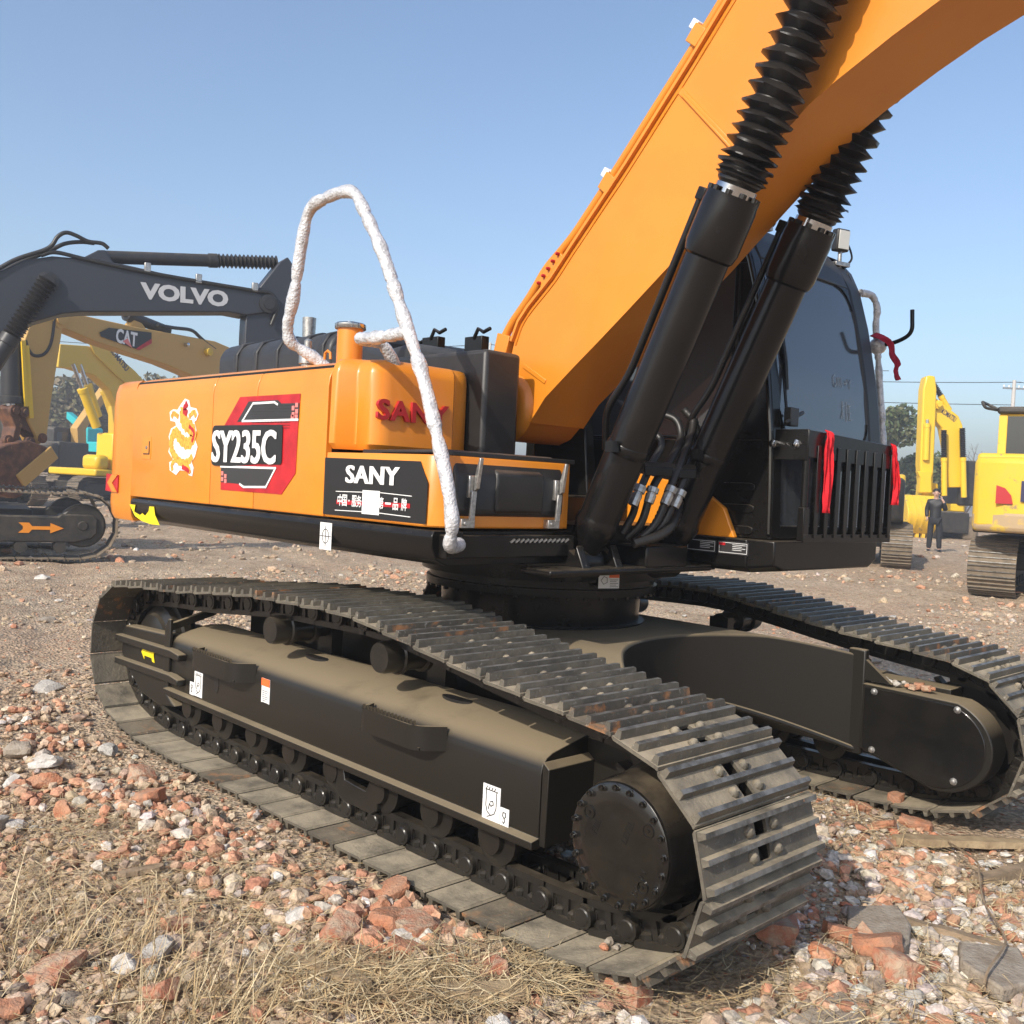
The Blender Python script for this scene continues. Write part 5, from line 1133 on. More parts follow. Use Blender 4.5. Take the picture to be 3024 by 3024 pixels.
x, y = clump(560, [(-0.274,1.718,-0.020), (-0.110,1.751,-0.020), (0.056,1.855,-0.020), (-0.043,1.495,-0.020), (-0.005,1.772,-0.020), (0.403,1.628,-0.020), (0.225,0.638,-0.020), (0.220,0.316,-0.020), (0.383,0.611,-0.020), (0.147,0.167,-0.020), (0.002,0.043,-0.020)], .12)
rubble('brick_rubble', x, y, .028+.05*NPR.random(len(x))**1.8, DUSTY(np.where((NPR.random(len(x)) < .6)[:,None], pick_cols(len(x), 'brick'), pick_cols(len(x), 'white'))), 'broken orange bricks and stones right of the near track end', 'rubble', .1, .7)
x, y = clump(480, [(0.108,1.434,-0.020), (0.228,1.542,-0.020), (0.374,1.544,-0.020), (0.342,1.323,-0.020), (0.105,1.585,-0.020), (0.445,1.210,-0.020), (0.470,0.881,-0.020), (0.368,0.752,-0.020), (0.657,0.923,-0.020)], .12)
rubble('concrete_rubble', x, y, .028+.055*NPR.random(len(x))**1.8, DUSTY(pick_cols(len(x), 'white')), 'broken white concrete lumps at the right foreground', 'rubble', .1, .7)
# concrete slabs
def slab(poly, z, t, name, label, tilt=(0,0)):
    cx = sum(p[0] for p in poly)/len(poly); cy = sum(p[1] for p in poly)/len(poly)
    mb = MB(); mb.prism([(p[0]-cx, p[1]-cy) for p in poly], 'xy', -t, 0); o = mb.build(name, CR[2], None, bevel=.008); o.location = (cx, cy, z); o.rotation_euler = (tilt[0], tilt[1], 0); tag(o, label, 'slab'); return o
slab([(0.076,1.096,0.020)[:2], (0.198,1.233,0.020)[:2], (0.296,1.122,0.020)[:2], (0.349,0.990,0.020)[:2], (0.359,0.836,0.020)[:2], (0.258,0.834,0.020)[:2], (0.185,0.896,0.020)[:2]], .03, .06, 'concrete_slab', 'flat broken concrete slab half in the shadow of the near track end', (.04,-.03))
slab([(0.445,1.148,0.010)[:2], (0.587,1.290,0.010)[:2], (0.706,1.085,0.010)[:2], (0.661,0.932,0.010)[:2], (0.508,1.005,0.010)[:2]], .02, .05, 'concrete_slab', 'flat pale slab at the right edge under a thin branch', (-.03,.05))
slab([(0.328,0.278,0.010)[:2], (0.346,0.534,0.010)[:2], (0.452,0.489,0.010)[:2], (0.475,0.326,0.010)[:2]], .015, .05, 'concrete_slab', 'pale concrete lump at the bottom edge right of centre', (.05,.03))
# planks
WD = [mat('weathered_wood_%d' % k, c, .85, col2=c2, scale=14, lo=.35, hi=.65, bump=.6, bscale=60, spec=.2) for k, (c, c2) in enumerate((((.40,.30,.18),(.26,.185,.11)),((.34,.25,.165),(.20,.15,.10))))]
def plank(a, b, w, t, label, k=0, lift=.03):
    a, b = Vector(a), Vector(b); a.z = float(height(a.x, a.y))+lift; b.z = float(height(b.x, b.y))+lift; d = b-a; s = Vector((-d.y, d.x, 0)).normalized(); up = d.cross(s).normalized(); up = up if up.z > 0 else -up
    mb = MB(); n = 9; vs = []; fs = []; r_ = random.Random(int(abs(a.x*1000)))
    for i in range(n):
        tt = i/(n-1); c = a.lerp(b, tt); ww = w*(.85+.3*r_.random())*(.55 if i in (0, n-1) else 1); h = t*(.8+.4*r_.random())
        vs += [tuple(c-s*ww/2-up*h/2), tuple(c+s*ww/2-up*h/2), tuple(c+s*ww/2*.9+up*h/2), tuple(c-s*ww/2*.9+up*h/2)]
    for i in range(n-1):
        for k_ in range(4): fs.append((4*i+k_, 4*i+(k_+1) % 4, 4*i+4+(k_+1) % 4, 4*i+4+k_))
    fs += [(0,1,2,3), tuple(4*(n-1)+q for q in (3,2,1,0))]
    o = mb.add(vs, fs).build('plank', WD[k], None, smooth=20); tag(o, label, 'plank')
plank((-0.142,1.940,0.000), (0.249,2.488,0.000), .075, .03, 'long weathered plank lying in front of the far track', 0)
plank((0.215,1.239,0.000), (0.558,1.346,0.000), .035, .03, 'thin cracked plank right of the concrete slab', 1)
plank((0.243,1.839,0.000), (0.346,2.190,0.000), .06, .04, 'short dark plank end at the right edge', 1)
plank((-0.759,-0.625,0.000), (-0.465,-0.586,0.000), .055, .05, 'rotten length of timber in the dry straw at the bottom left', 0)
plank((-1.688,-0.777,0.000), (-1.669,-0.625,0.000), .045, .015, 'thin wood strip lying on the gravel left of the near track', 1)
plank((-0.366,-0.420,0.000), (-0.218,-0.205,0.000), .10, .02, 'flat weathered board under the straw at the bottom', 0)
mb = MB(); tp_ = [(0.024,2.100,0.000), (0.247,1.802,0.060), (0.307,1.678,0.050), (0.400,1.483,0.030), (0.537,1.276,0.030), (0.579,1.175,0.030), (0.608,0.965,0.030), (0.613,0.918,0.000)]
o = mb.tube(spline([Vector(p)+Vector((0,0,.02)) for p in tp_], 6), .004, 5).build('twig', WD[1], None); tag(o, 'long thin dark twig bent over the white rubble at the right', 'twig')
# pebbles caught on the tracks
x, y = NPR.random(30)*-.02, NPR.random(30)
for k, (p, s) in enumerate(((((-0.338,0.240,0.009)), .035), (((-0.250,0.240,0.014)), .025), (((-0.232,0.160,-0.011)), .032), (((-0.218,0.120,-0.013)), .03), (((-0.200,0.170,-0.002)), .016), (((-0.196,0.150,-0.011)), .024), (((-0.200,0.240,0.011)), .02))):
    o = obj('stone', (BM if k == 3 else SM)[k]); o.location = (p[0], p[1], .045+s*.3 if k > 1 else .055); o.scale = (s*1.3, s, s*.8); o.rotation_euler = (0,0,k); tag(o, 'pebble lying on the lowest shoes of the near track', 'stone', 'pebbles on the near track shoes')
nb = 16
for k in range(nb):
    x = -.50+.26*rnd.random() if 0 else -.49+.30*k/nb+rnd.random()*.02; o = obj('stone', (SM+BM)[k]); s = .018+.018*rnd.random(); o.location = (x, 2.37+.05*rnd.random(), .60+.01*rnd.random()); o.scale = (s*1.3, s, s); tag(o, 'pebble on top of the far motor guard', 'stone', 'pebbles on the far motor guard')
# ---------------------------------------------------------------- dry grass and straw
GRASS_M = vcol_mat('dry_straw', .75, 0, 60, .2)
def blades(name, x, y, L, lean, width, label, lie=0., z_off=0.):
    n = len(x); a = NPR.random(n)*6.283; S = 5; t = np.linspace(0, 1, S)[None]
    el = np.clip(lean, .02, 1.5)[:,None]; bend = (NPR.random(n)*.9)[:,None]
    an = el-bend*t; an = np.maximum(an, -.5 if lie else -.9)
    ds = (L/(S-1))[:,None]; hx = np.cumsum(np.cos(an)*ds, 1)-np.cos(an)[:,:1]*ds; hz = np.cumsum(np.sin(an)*ds, 1)-np.sin(an)[:,:1]*ds
    curl = (NPR.random(n)-.5)[:,None]*.7*t; dx = np.cos(a[:,None]+curl); dy = np.sin(a[:,None]+curl)
    px = x[:,None]+hx*dx; py = y[:,None]+hx*dy; g = height(px.ravel(), py.ravel()).reshape(px.shape)
    base = height(x, y)[:,None]; pz = np.maximum(base+hz, g+.004)+z_off
    if lie: pz = g+.006+z_off+np.abs(hz)*.5+.025*NPR.random((n,1))
    w = width[:,None]*(1-.85*t); sx, sy = -dy*w, dx*w
    v = np.stack([np.stack([px-sx, py-sy, pz], -1), np.stack([px+sx, py+sy, pz+w*.5], -1)], 2).reshape(-1, 3)
    k = np.arange(S-1); q4 = np.stack([2*k, 2*k+1, 2*k+3, 2*k+2], 1); f = (q4[None]+2*S*np.arange(n)[:,None,None]).reshape(-1, 4)
    base_c = np.array([(.54,.41,.23),(.46,.33,.17),(.62,.51,.32),(.36,.25,.14),(.44,.35,.21)])[NPR.integers(0,5,n)]*(.8+.4*NPR.random((n,1)))
    o = obj(name, np_mesh(name, v, f, GRASS_M, np.repeat(base_c, 2*S, axis=0))); tag(o, label, 'grass', kind='stuff')
def px2g(us, vs_):   # foreground patch given by its corner points
    pass
def patch(n, pts, sp):
    c = np.array([p[:2] for p in pts]); k = NPR.integers(0, len(c), n); return c[k,0]+NPR.normal(0, sp, n), c[k,1]+NPR.normal(0, sp, n)
x, y = patch(1500, [(-1.191,-1.220,-0.020), (-0.907,-1.094,-0.020), (-1.466,-1.170,-0.020), (-0.827,-0.938,-0.020), (-1.263,-1.052,-0.020), (-1.182,-0.878,-0.020), (-0.663,-0.872,-0.020), (-0.550,-0.731,-0.020), (-0.645,-0.979,-0.020)], .10)
blades('dry_grass', x, y, .05+.20*NPR.random(len(x))**1.6, .15+1.2*NPR.random(len(x)), .0012+.0014*NPR.random(len(x)), 'tufts of standing dry yellow grass at the bottom left')
x, y = patch(2300, [(-0.475,-0.315,-0.020), (-0.380,-0.129,-0.020), (-0.492,-0.489,-0.020), (-0.215,-0.080,-0.020), (-0.720,-0.625,-0.020), (-0.536,-0.631,-0.020), (-0.288,-0.348,-0.020), (-0.378,-0.517,-0.020)], .09)
blades('dry_grass', x, y, .06+.15*NPR.random(len(x)), .05+.45*NPR.random(len(x)), .0013+.0014*NPR.random(len(x)), 'mat of dry straw along the bottom below the near track', 1, .02)
x, y = patch(2600, [(-2.192,-0.832,-0.020), (-2.221,-0.559,-0.020), (-1.495,-0.679,-0.020), (-1.664,-0.902,-0.020), (-1.862,-1.024,-0.020), (-1.128,-0.621,-0.020), (-1.701,-0.452,-0.020), (-2.667,-0.833,-0.020), (-1.288,-0.406,-0.020)], .20)
blades('dry_grass', x, y, .04+.13*NPR.random(len(x)), .05+.3*NPR.random(len(x)), .0011+.0012*NPR.random(len(x)), 'pale straw lying on the gravel left of the near track', 1)
x, y = patch(1900, [(-0.093,1.714,-0.020), (0.231,1.596,-0.020), (0.437,1.534,-0.020), (0.167,0.497,-0.020), (0.420,0.536,-0.020), (0.582,0.860,-0.020), (0.104,0.230,-0.020), (0.317,1.866,-0.020), (0.432,0.971,-0.020), (-0.381,1.985,-0.020)], .16)
blades('dry_grass', x, y, .04+.14*NPR.random(len(x)), .05+.4*NPR.random(len(x)), .0011+.0012*NPR.random(len(x)), 'dry straw and stalks over the white rubble at the right', 1, .015)
x, y = scatter(5000, 2.2, 9.0); blades('dry_grass', x, y, .02+.07*NPR.random(len(x)), .05+.3*NPR.random(len(x)), .0009+.0010*NPR.random(len(x)), 'stray bits of straw scattered all over the rubble', 1)

# ================================================================ machines behind
B = {}
B['volvo'] = mat('slate_grey_paint', (.024,.028,.038), .42, dust=.02, updust=.3, dustcol=(.25,.22,.18))
B['volvo_dark'] = mat('dark_slate_paint', (.014,.015,.018), .45, dust=.04, updust=.3)
B['cat'] = mat('tan_yellow_paint', (.54,.32,.085), .5, dust=.12, updust=.2, dustcol=(.36,.27,.16))
B['kom'] = mat('komatsu_yellow_paint', (.62,.40,.030), .42, dust=.10, updust=.3, dustcol=(.45,.34,.18))
B['kom_bright'] = mat('bright_yellow_paint', (.78,.50,.014), .38, coat=.2, dust=.05)
B['kom_dirty'] = mat('scuffed_yellow_paint', (.74,.47,.025), .45, wear=((.30,.22,.12), 5., .60, .66), dust=.16, dustcol=(.45,.35,.2))
B['rust'] = mat('rusty_steel', (.085,.040,.026), .75, col2=(.20,.085,.04), scale=5, lo=.4, hi=.65, bump=.4, bscale=30, wear=((.32,.18,.07), 9, .6, .68))
B['black'] = mat('bg_black_paint', (.014,.014,.014), .5, dust=.14, updust=.5)
B['track'] = mat('bg_track_steel', (.11,.085,.06), .75, col2=(.20,.15,.10), scale=6, dust=.3, updust=.4, dustcol=(.30,.24,.16))
B['glass'] = mat('dark_cab_glass', (.02,.025,.03), .08, spec=.8)
B['navy'] = mat('navy_print', (.02,.018,.07), .5)
B['teal'] = mat('teal_paint', (.01,.42,.45), .45)
B['grey_print'] = mat('silver_grey_print', (.42,.43,.45), .5)
def ubox(root, name, m, x0, x1, y0, y1, z0, z1, bevel=.03): return MB().box(x0,x1,y0,y1,z0,z1).build(name, m, root, bevel=bevel)
SHOE_BG = {}
def bg_tracks(root, L=4.3, H=.95, W=.6, gauge=2.4, n=44, mt=None, mf=None, sides=(-1, 1), sag=.03):
    mt = mt or B['track']; mf = mf or B['black']; R_ = H/2-.02; a = L/2-R_; pts = []
    for d in range(-90, 91, 9): pts.append((a+R_*math.cos(math.radians(d)), H/2+R_*math.sin(math.radians(d))))
    for k in range(1, 8): pts.append((a-2*a*k/8, H/2+R_-sag*math.sin(k/8*math.pi*3)**2))
    for d in range(90, 271, 9): pts.append((-a+R_*math.cos(math.radians(d)), H/2+R_*math.sin(math.radians(d))))
    for k in range(1, 8): pts.append((-a+2*a*k/8, .02))
    seg, LL = resample(pts, n); p = LL/n; key = (round(p,3), W, mt.name)
    if key not in SHOE_BG: SHOE_BG[key] = shoe_mesh(W, p, mt, 'track_shoe', False)
    for s in sides:
        y0 = s*gauge/2-W/2
        fr_ = MB().prism([(-a,.26),(a-.1,.26),(a+.12,.32),(a+.20,.40),(a+.20,.62),(a+.12,.68),(a-.3,.68),(a-.34,.64),(-a+.1,.66),(-a-.1,.58),(-a-.1,.40)], 'xz', y0+.12, y0+W-.12).build('track_frame', mf, root, bevel=.02)
        for x in (-a, a): MB().lathe((x, y0+.10, H/2), (0,1,0), [(0,.06),(.06,.10),(.06,R_*.60),(.08,R_*.66),(W-.28,R_*.66),(W-.26,R_*.60),(W-.26,.1),(W-.2,.06)], 28).build('track_wheel', mf, fr_, smooth=25)
        for k in range(7):
            x = -a+.3+(2*a-.6)*k/6; MB().lathe((x, y0+.13, .19), (0,1,0), [(0,.05),(.0,.09),(W-.26,.09),(W-.26,.05)], 14).build('bottom_roller', mf, fr_)
        ch = bpy.data.objects.new('track_chain', None); COL.objects.link(ch); ch.parent = root
        for A, Bq in seg:
            t = (Bq-A).normalized(); c = (A+Bq)/2; nn = Vector((t.y, -t.x)); o = obj('track_shoe', SHOE_BG[key], ch)
            o.matrix_basis = Matrix(((t.x,0,nn.x,c.x),(0,1,0,y0),(t.y,0,nn.y,c.y),(0,0,0,1)))
    MB().box(-1.2,1.2,-gauge/2+.2,gauge/2-.2,.42,.72).build('car_body', mf, root, bevel=.03)
    MB().lathe((0,0,.70), (0,0,1), [(0,.62),(.25,.62)], 32).build('slewing_ring', mf, root)
def slabp(root, name, m, poly, y0, y1, bevel=.02, smooth=25): return MB().prism(poly, 'xz', y0, y1).build(name, m, root, smooth=smooth, bevel=bevel)
def ram(root, name, p0, p1, r, m, rod=None, split=.55, rr=.5, gait=None):
    a, b = Vector(p0), Vector(p1); d = (b-a); L = d.length
    o = MB().lathe(a, d, [(0,r*.6),(.02,r),(L*split-.15,r),(L*split-.14,r*1.14),(L*split,r*1.14),(L*split+.01,r*.6)], 18).build(name, m, root)
    if gait:
        prof = []; s = L*split; k = 0
        while s < L: prof += [(s, r*.72), (s+.035, r*1.18)]; s += .07
        MB().lathe(a, d, prof, 16).build('rubber_gaiter', M['rubber'], o, smooth=20)
    MB().cyl(a+d*split, b, r*rr, n=12).build('piston_rod', rod or M['chrome'], o)
    return o
def house(root, m, cwm=None, x0=-2.6, x1=1.4, w=2.7, z0=1.08, zt=2.2, cab=True, cabz=3.0, mb_=None, left=1):
    cwm = cwm or m
    MB().box(x0+.6,x1,-w/2,w/2,z0-.05,z0+.12).build('deck', mb_ or B['black'], root, bevel=.03)
    MB().prism([(x0+.62,-w/2),(x0+.25,-w/2+.02),(x0+.03,-w/2+.5),(x0,0),(x0+.03,w/2-.5),(x0+.25,w/2-.02),(x0+.62,w/2)], 'xy', z0, zt-.08).build('counterweight', cwm, root, bevel=.10, seg=3)
    MB().box(x0+.63,x1-1.3,-w/2,w/2,z0+.13,zt).build('engine_house', m, root, bevel=.06)
    MB().box(x1-1.29,x1-.35,-w/2*left,(-w/2+.95)*left,z0+.13,zt-.35).build('tool_box', m, root, bevel=.05) if left > 0 else MB().box(x1-1.29,x1-.35,w/2-.95,w/2,z0+.13,zt-.35).build('tool_box', m, root, bevel=.05)
    if cab:
        y0, y1 = (w/2-1.05, w/2) if left > 0 else (-w/2, -w/2+1.05)
        C_ = slabp(root, 'cab', m, [(x1-1.75,z0+.13),(x1,z0+.13),(x1+.02,1.9),(x1-.25,cabz-.12),(x1-.40,cabz),(x1-1.65,cabz),(x1-1.75,cabz-.1)], y0, y1, .04)
        for yy in (y0-.008, y1-.004): slabp(C_, 'side_window', B['glass'], [(x1-1.55,1.75),(x1-.12,1.75),(x1-.35,cabz-.22),(x1-1.55,cabz-.22)], yy, yy+.012, 0, None)
        MB().add([(x1+.012,y0+.1,1.35),(x1+.012,y1-.1,1.35),(x1+.03,y1-.1,1.88),(x1-.235,y1-.1,cabz-.18),(x1-.235,y0+.1,cabz-.18),(x1+.03,y0+.1,1.88)], [(0,1,2,5),(5,2,3,4)]).build('windscreen', B['glass'], C_, smooth=None)
        MB().box(x1-1.74,x1-1.70-.045,y0+.12,y1-.12,1.8,cabz-.25).build('rear_window', B['glass'], C_, bevel=0)
        return C_
def text_on(root, body, m, a, b, h, y, s=1, bold=.03, name='lettering', face=-1):   # letters from (u,z) a to b on the plane v=y
    a, b = Vector(a), Vector(b); d = b-a; me = text_mesh(name, body, 1, m, .004, bold); fit_text(me, 0, d.length, -h/2, h/2)
    place(me, frame((a.x, y, a.y), (d.x, 0, d.y), (-d.y*(1 if face < 0 else -1), 0, d.x*(1 if face < 0 else -1)) if face < 0 else (d.y, 0, -d.x) if d.x < 0 else (-d.y,0,d.x)), name, root)
R_ = math.radians
# ---- slate grey machine on the left, boom reaching right over the others
VO = thing('excavator', 'slate grey excavator at the left edge with long boom reaching right', 'excavator', (-15.100,1.950,0.000), R_(75))
bg_tracks(VO, 4.7, 1.02, .6, 2.5, 48); house(VO, B['volvo'], None, -3.9, .1, 2.8, 1.15, 2.35, True, 3.15, None, 1)
slabp(VO, 'boom', B['volvo'], [(-0.719,2.814), (0.022,3.835), (0.679,4.293), (0.995,4.505), (1.387,4.627), (1.802,4.654), (2.043,4.824), (2.153,4.842), (2.275,4.662), (2.468,4.654), (3.450,4.567), (4.549,4.512), (4.844,4.442), (4.909,4.305), (4.796,4.192), (4.406,4.091), (4.115,4.111), (1.841,3.821), (1.570,3.761), (1.026,3.521), (0.708,3.338), (0.096,2.798), (-0.535,2.240)], -.27, .27)
AR = slabp(VO, 'arm', B['volvo'], [(5.095,5.194), (5.190,5.074), (5.227,4.787), (5.207,3.875), (5.102,2.600), (4.928,1.823), (4.606,1.804), (4.430,2.834), (4.409,3.752), (4.413,4.069), (4.577,4.533), (4.963,5.098)], -.22, .22)
q0, q1 = (2.110,4.771), (4.974,5.111); ram(VO, 'arm_cylinder', (q0[0], 0, q0[1]), (q1[0], 0, q1[1]), .105, B['volvo_dark'], None, .64, .5, True)
q0, q1 = (0.417,2.474), (1.334,4.217)
for v in (-.42, .42): ram(VO, 'boom_cylinder', (q0[0], v, q0[1]), (q1[0], v, q1[1]), .125, B['volvo_dark'], None, .48, .5, True)
for a, b in (((1.334,4.217), -.30), ((4.773,4.328), -.29)): MB().lathe((a[0], b+.02, a[1]), (0,-1,0), [(0,.16),(.06,.16),(.07,.10),(.22 if a[0] < 1 else .09,.10)], 20).build('pivot_boss', B['volvo_dark'], VO)
text_on(VO, 'VOLVO', B['grey_print'], (2.693,4.279), (4.095,4.319), .27, -.274, bold=.05)
for k, pl_ in enumerate(([(0.413,4.102), (0.857,4.473), (1.317,4.726), (1.454,4.930), (1.571,5.013), (1.718,4.989), (1.891,4.928), (2.090,4.928), (2.192,4.864)], [(0.415,4.026), (0.859,4.412), (1.318,4.689), (1.552,4.852), (1.793,4.922), (1.990,4.933)], [(1.226,4.607), (1.438,4.687), (1.901,4.643), (2.713,4.581), (3.675,4.543), (4.491,4.521), (4.812,4.507), (4.926,4.308), (4.835,3.976)])):
    MB().tube(spline([(p[0], -.30+.1*k if k < 2 else -.29, p[1]) for p in pl_], 6), .032, 8).build('boom_hose', M['hose'], VO, smooth=60)
for p in ((2.789,4.631), (3.597,4.566), (4.530,4.555)): MB().box(p[0]-.05,p[0]+.05,-.32,-.24,p[1]-.05,p[1]+.10).build('hose_clip', M['zinc'], VO, bevel=.01)
ay = -1.25-.3+.12
flat([(-.30,-.075),(-.24,-.022),(-.24,.022),(-.30,.075),(-.16,.075),(-.12,.025),(.12,.025),(.12,.075),(.30,0),(.12,-.075),(.12,-.025),(-.12,-.025),(-.16,-.075)], frame((1.30, ay-.004, .47), (1,0,0), (0,0,1)), 'arrow_sticker', M['orange'], VO, .006)
flat(R4(.10,.20), frame((.55, ay-.004, .47), (1,0,0), (0,0,1)), 'sling_sticker', M['white'], VO, .006)
MB().tube(fillet([(.35,-1.35,1.0),(.35,-1.45,2.1),(.05,-1.45,2.2)], .1), .04, 8).build('grab_rail', M['wrap'], VO)
# ---- tan machine behind it, facing left
CT = thing('excavator', 'tan yellow excavator facing left with rusty bucket behind the slate grey boom', 'excavator', (-23.483,12.018,0.000), R_(290))
bg_tracks(CT, 4.3, .95, .6, 2.4, 44); house(CT, B['cat'], B['black'], -2.6, 1.4, 2.7, 1.08, 2.2)
slabp(CT, 'boom', B['cat'], [(7.102,4.539), (7.003,4.644), (6.548,4.739), (4.898,4.725), (3.644,4.755), (2.162,4.786), (0.535,4.545), (-1.147,3.587), (-2.209,2.158), (-1.107,1.903), (0.289,2.880), (1.939,3.553), (3.053,3.820), (3.870,3.971), (4.814,4.073), (5.925,4.203), (6.701,4.347), (6.991,4.374)], -.24, .24)
ST = slabp(CT, 'arm', B['cat'], [(7.621,4.521), (7.193,4.683), (6.916,4.644), (6.886,4.354), (7.109,2.705), (7.195,1.890), (7.343,1.793), (7.661,2.293), (7.790,3.068), (7.825,3.918)], -.27, .27)
for a, b in (((7.774,3.854), (7.598,2.334)), ((7.858,3.948), (7.722,2.575))):
    a, b = Vector((a[0], .285, a[1])), Vector((b[0], .285, b[1])); d = b-a; MB().obox((a+b)/2, d/2, (0,.02,0), Vector((-d.z,0,d.x)).normalized()*.05).build('lit_arm_edge', B['kom_bright'], CT)  # brighter yellow strips: sunlight on the tan arm's edges put into the colour
q0, q1 = (7.971,3.967), (7.897,2.523); ram(CT, 'bucket_cylinder', (q0[0], .05, q0[1]), (q1[0], .05, q1[1]), .20, B['volvo_dark'], None, .93, .5)
q0, q1 = (5.258,5.052), (3.568,4.826); ram(CT, 'arm_cylinder', (q1[0], .0, q1[1]), (q0[0], 0, q0[1]), .13, B['volvo_dark'], None, .8, .5)
slabp(CT, 'cylinder_bracket', B['cat'], [(4.937,4.687), (4.744,4.943), (4.577,4.932), (4.277,4.680)], -.1, .1)
slabp(CT, 'bucket_link', B['rust'], [(8.103,2.504), (7.932,2.591), (7.672,2.543), (7.530,2.303), (7.206,1.963), (7.328,1.845), (7.569,2.048), (7.752,2.107), (7.806,1.852), (7.979,1.771), (7.898,2.132)], -.20, .20)
BU = MB().prism([(8.813,1.517), (8.292,1.753), (7.822,1.852), (7.408,1.746), (7.200,1.611), (7.213,1.507), (7.328,1.429), (7.905,0.905), (7.937,0.690), (8.132,0.632), (8.711,0.765), (9.017,1.100)], 'xz', -.55, .55).build('bucket', B['rust'], CT, bevel=.03)
a, b = (7.218,1.639), (8.028,0.988); a, b = Vector((a[0], 0, a[1])), Vector((b[0], 0, b[1])); d = b-a; MB().obox((a+b)/2+Vector((0,.56,0)), d/2, (0,.03,0), Vector((-d.z,0,d.x)).normalized()*.16).build('bucket_lip', B['cat'], CT, bevel=.02)
for p in ((7.991,2.465), (7.750,2.458), (7.298,1.927), (7.593,1.829), (8.108,1.834)): MB().lathe((p[0], .19, p[1]), (0,1,0), [(0,.11),(.10,.11),(.11,.06),(.14,.06)], 14).build('link_pin', B['rust'], CT)
MB().lathe(((6.955,4.542)[0], .24, (6.955,4.542)[1]), (0,1,0), [(0,.20),(.05,.20),(.06,.12),(.10,.12)], 20).build('pivot_boss', B['cat'], CT)
pl_ = [(5.888,4.424), (5.627,4.574), (4.362,4.666), (4.350,4.423), (4.728,4.198), (5.846,4.338)]
MB().prism(pl_, 'xz', .262, .268).build('brand_plate', M['sticker_black'], CT); MB().prism([(4.355,4.520), (4.349,4.407), (4.727,4.190), (4.831,4.207)], 'xz', .266, .274).build('brand_stripe', M['sticker_red'], CT)
a, b = (5.426,4.435), (4.801,4.420); text_on(CT, 'CAT', M['white'], a, b, .34, .272, bold=.03, face=1)
p = (5.093,4.344); MB().prism([(p[0]-.16,p[1]-.14),(p[0]+.14,p[1]-.02),(p[0],p[1]+.07)], 'xz', .272, .278).build('brand_triangle', M['pink'], CT)
for p, r in (((3.244,4.537), .05), ((2.465,4.460), .10)): MB().lathe((p[0], .25, p[1]), (0,1,0), [(0,r),(.12,r),(.13,r*.6)], 14).build('boom_lamp', M['chrome'] if r < .07 else B['kom'], CT)
MB().tube(spline([(p[0], .27, p[1]) for p in ((7.102,4.539), (7.165,4.017), (7.323,3.739), (7.570,3.669), (7.722,3.790), (7.794,3.958))], 6), .035, 8).build('arm_hose', M['hose'], CT, smooth=60)
MB().tube(spline([(p[0], .2, p[1]) for p in ((4.126,4.885), (3.573,4.909), (2.997,4.943), (2.692,4.818), (2.480,4.720), (2.126,4.596))], 6), .045, 8).build('boom_hose', M['hose'], CT, smooth=60)
# ---- pair of yellow machines further back on the left
def kom_pair(idx, du, label):
    K = thing('excavator', label, 'excavator', vadd((-36.757,12.678,0.000), (du*.6947-(idx*2.2)*.7193*-0, du*.7193, 0)), R_(46), 'yellow excavators far back on the left'); return K
KA = thing('excavator', 'yellow excavator with steep boom and blue maker lettering far back on the left', 'excavator', (-36.757,12.678,0.000), R_(108))
slabp(KA, 'boom', B['kom'], [(-2.058,5.703), (-0.842,5.806), (-0.182,5.671), (0.463,5.265), (0.975,4.643), (1.276,3.477), (1.026,2.526), (0.592,2.497), (0.537,3.676), (0.192,4.294), (-0.524,4.754), (-1.494,4.888), (-2.107,4.860)], -.25, .25)
slabp(KA, 'arm', B['kom'], [(-0.909,5.973), (-0.764,6.071), (-0.195,5.952), (1.279,5.131), (2.603,4.141), (2.093,3.955), (0.403,4.840), (-0.635,5.544)], -.34, -.26)
a, b = (0.073,5.862), (0.903,5.137); text_on(KA, 'KOMATSU', B['navy'], a, b, .24, -.344, bold=.03)
for (u0, v0), (u1, v1), vv in (((-0.587,2.779), (-1.432,4.120), -.55), ((-0.270,3.189), (-0.860,4.182), -.2)): ram(KA, 'boom_cylinder', (u0, vv, v0), (u1-.3, vv, v1+.9), .17, B['kom_bright'], None, .62, .45)
bg_tracks(KA, 4.2, .95, .6, 2.4, 42); ubox(KA, 'deck', B['kom_bright'], *sorted(((-1.220,2.253)[0], (0.360,2.351)[0])), -1.35, 1.3, .95, 1.22, .06); ubox(KA, 'front_corner', B['kom_bright'], *sorted(((-1.119,2.639)[0], (-0.553,2.679)[0])), -1.3, -.4, 1.2, 1.75, .15)
ubox(KA, 'cab', B['kom_bright'], *sorted(((-0.447,2.687)[0], (0.580,2.760)[0])), -1.3, -.35, 1.2, 2.6, .08); ubox(KA, 'cab_window', B['glass'], *sorted(((-0.401,2.690)[0], (0.342,2.743)[0])), -1.312, -1.29, 1.3, 2.45, .02)
KB = thing('excavator', 'second yellow excavator half hidden behind the one with blue lettering', 'excavator', vadd((-36.757,12.678,0.000), (-2.5,4.0,0)), R_(108))
for (u0, v0), (u1, v1), vv in (((0.198,3.124), (-0.439,4.227), .6), ((0.546,3.480), (0.083,4.283), .9)): ram(KB, 'boom_cylinder', (u0-3, vv-.5, v0), (u1-3.3, vv-.5, v1+.9), .19, B['kom'], None, .62, .45)
bg_tracks(KB, 4.2, .95, .6, 2.4, 42); house(KB, B['kom'], None, -2.6, 1.4); slabp(KB, 'boom', B['kom'], [(.6,1.6),(.9,3.1),(2.2,4.9),(3.6,4.6),(3.5,4.3),(2.4,4.3),(1.5,3.0),(1.2,1.6)], -.25, .25)
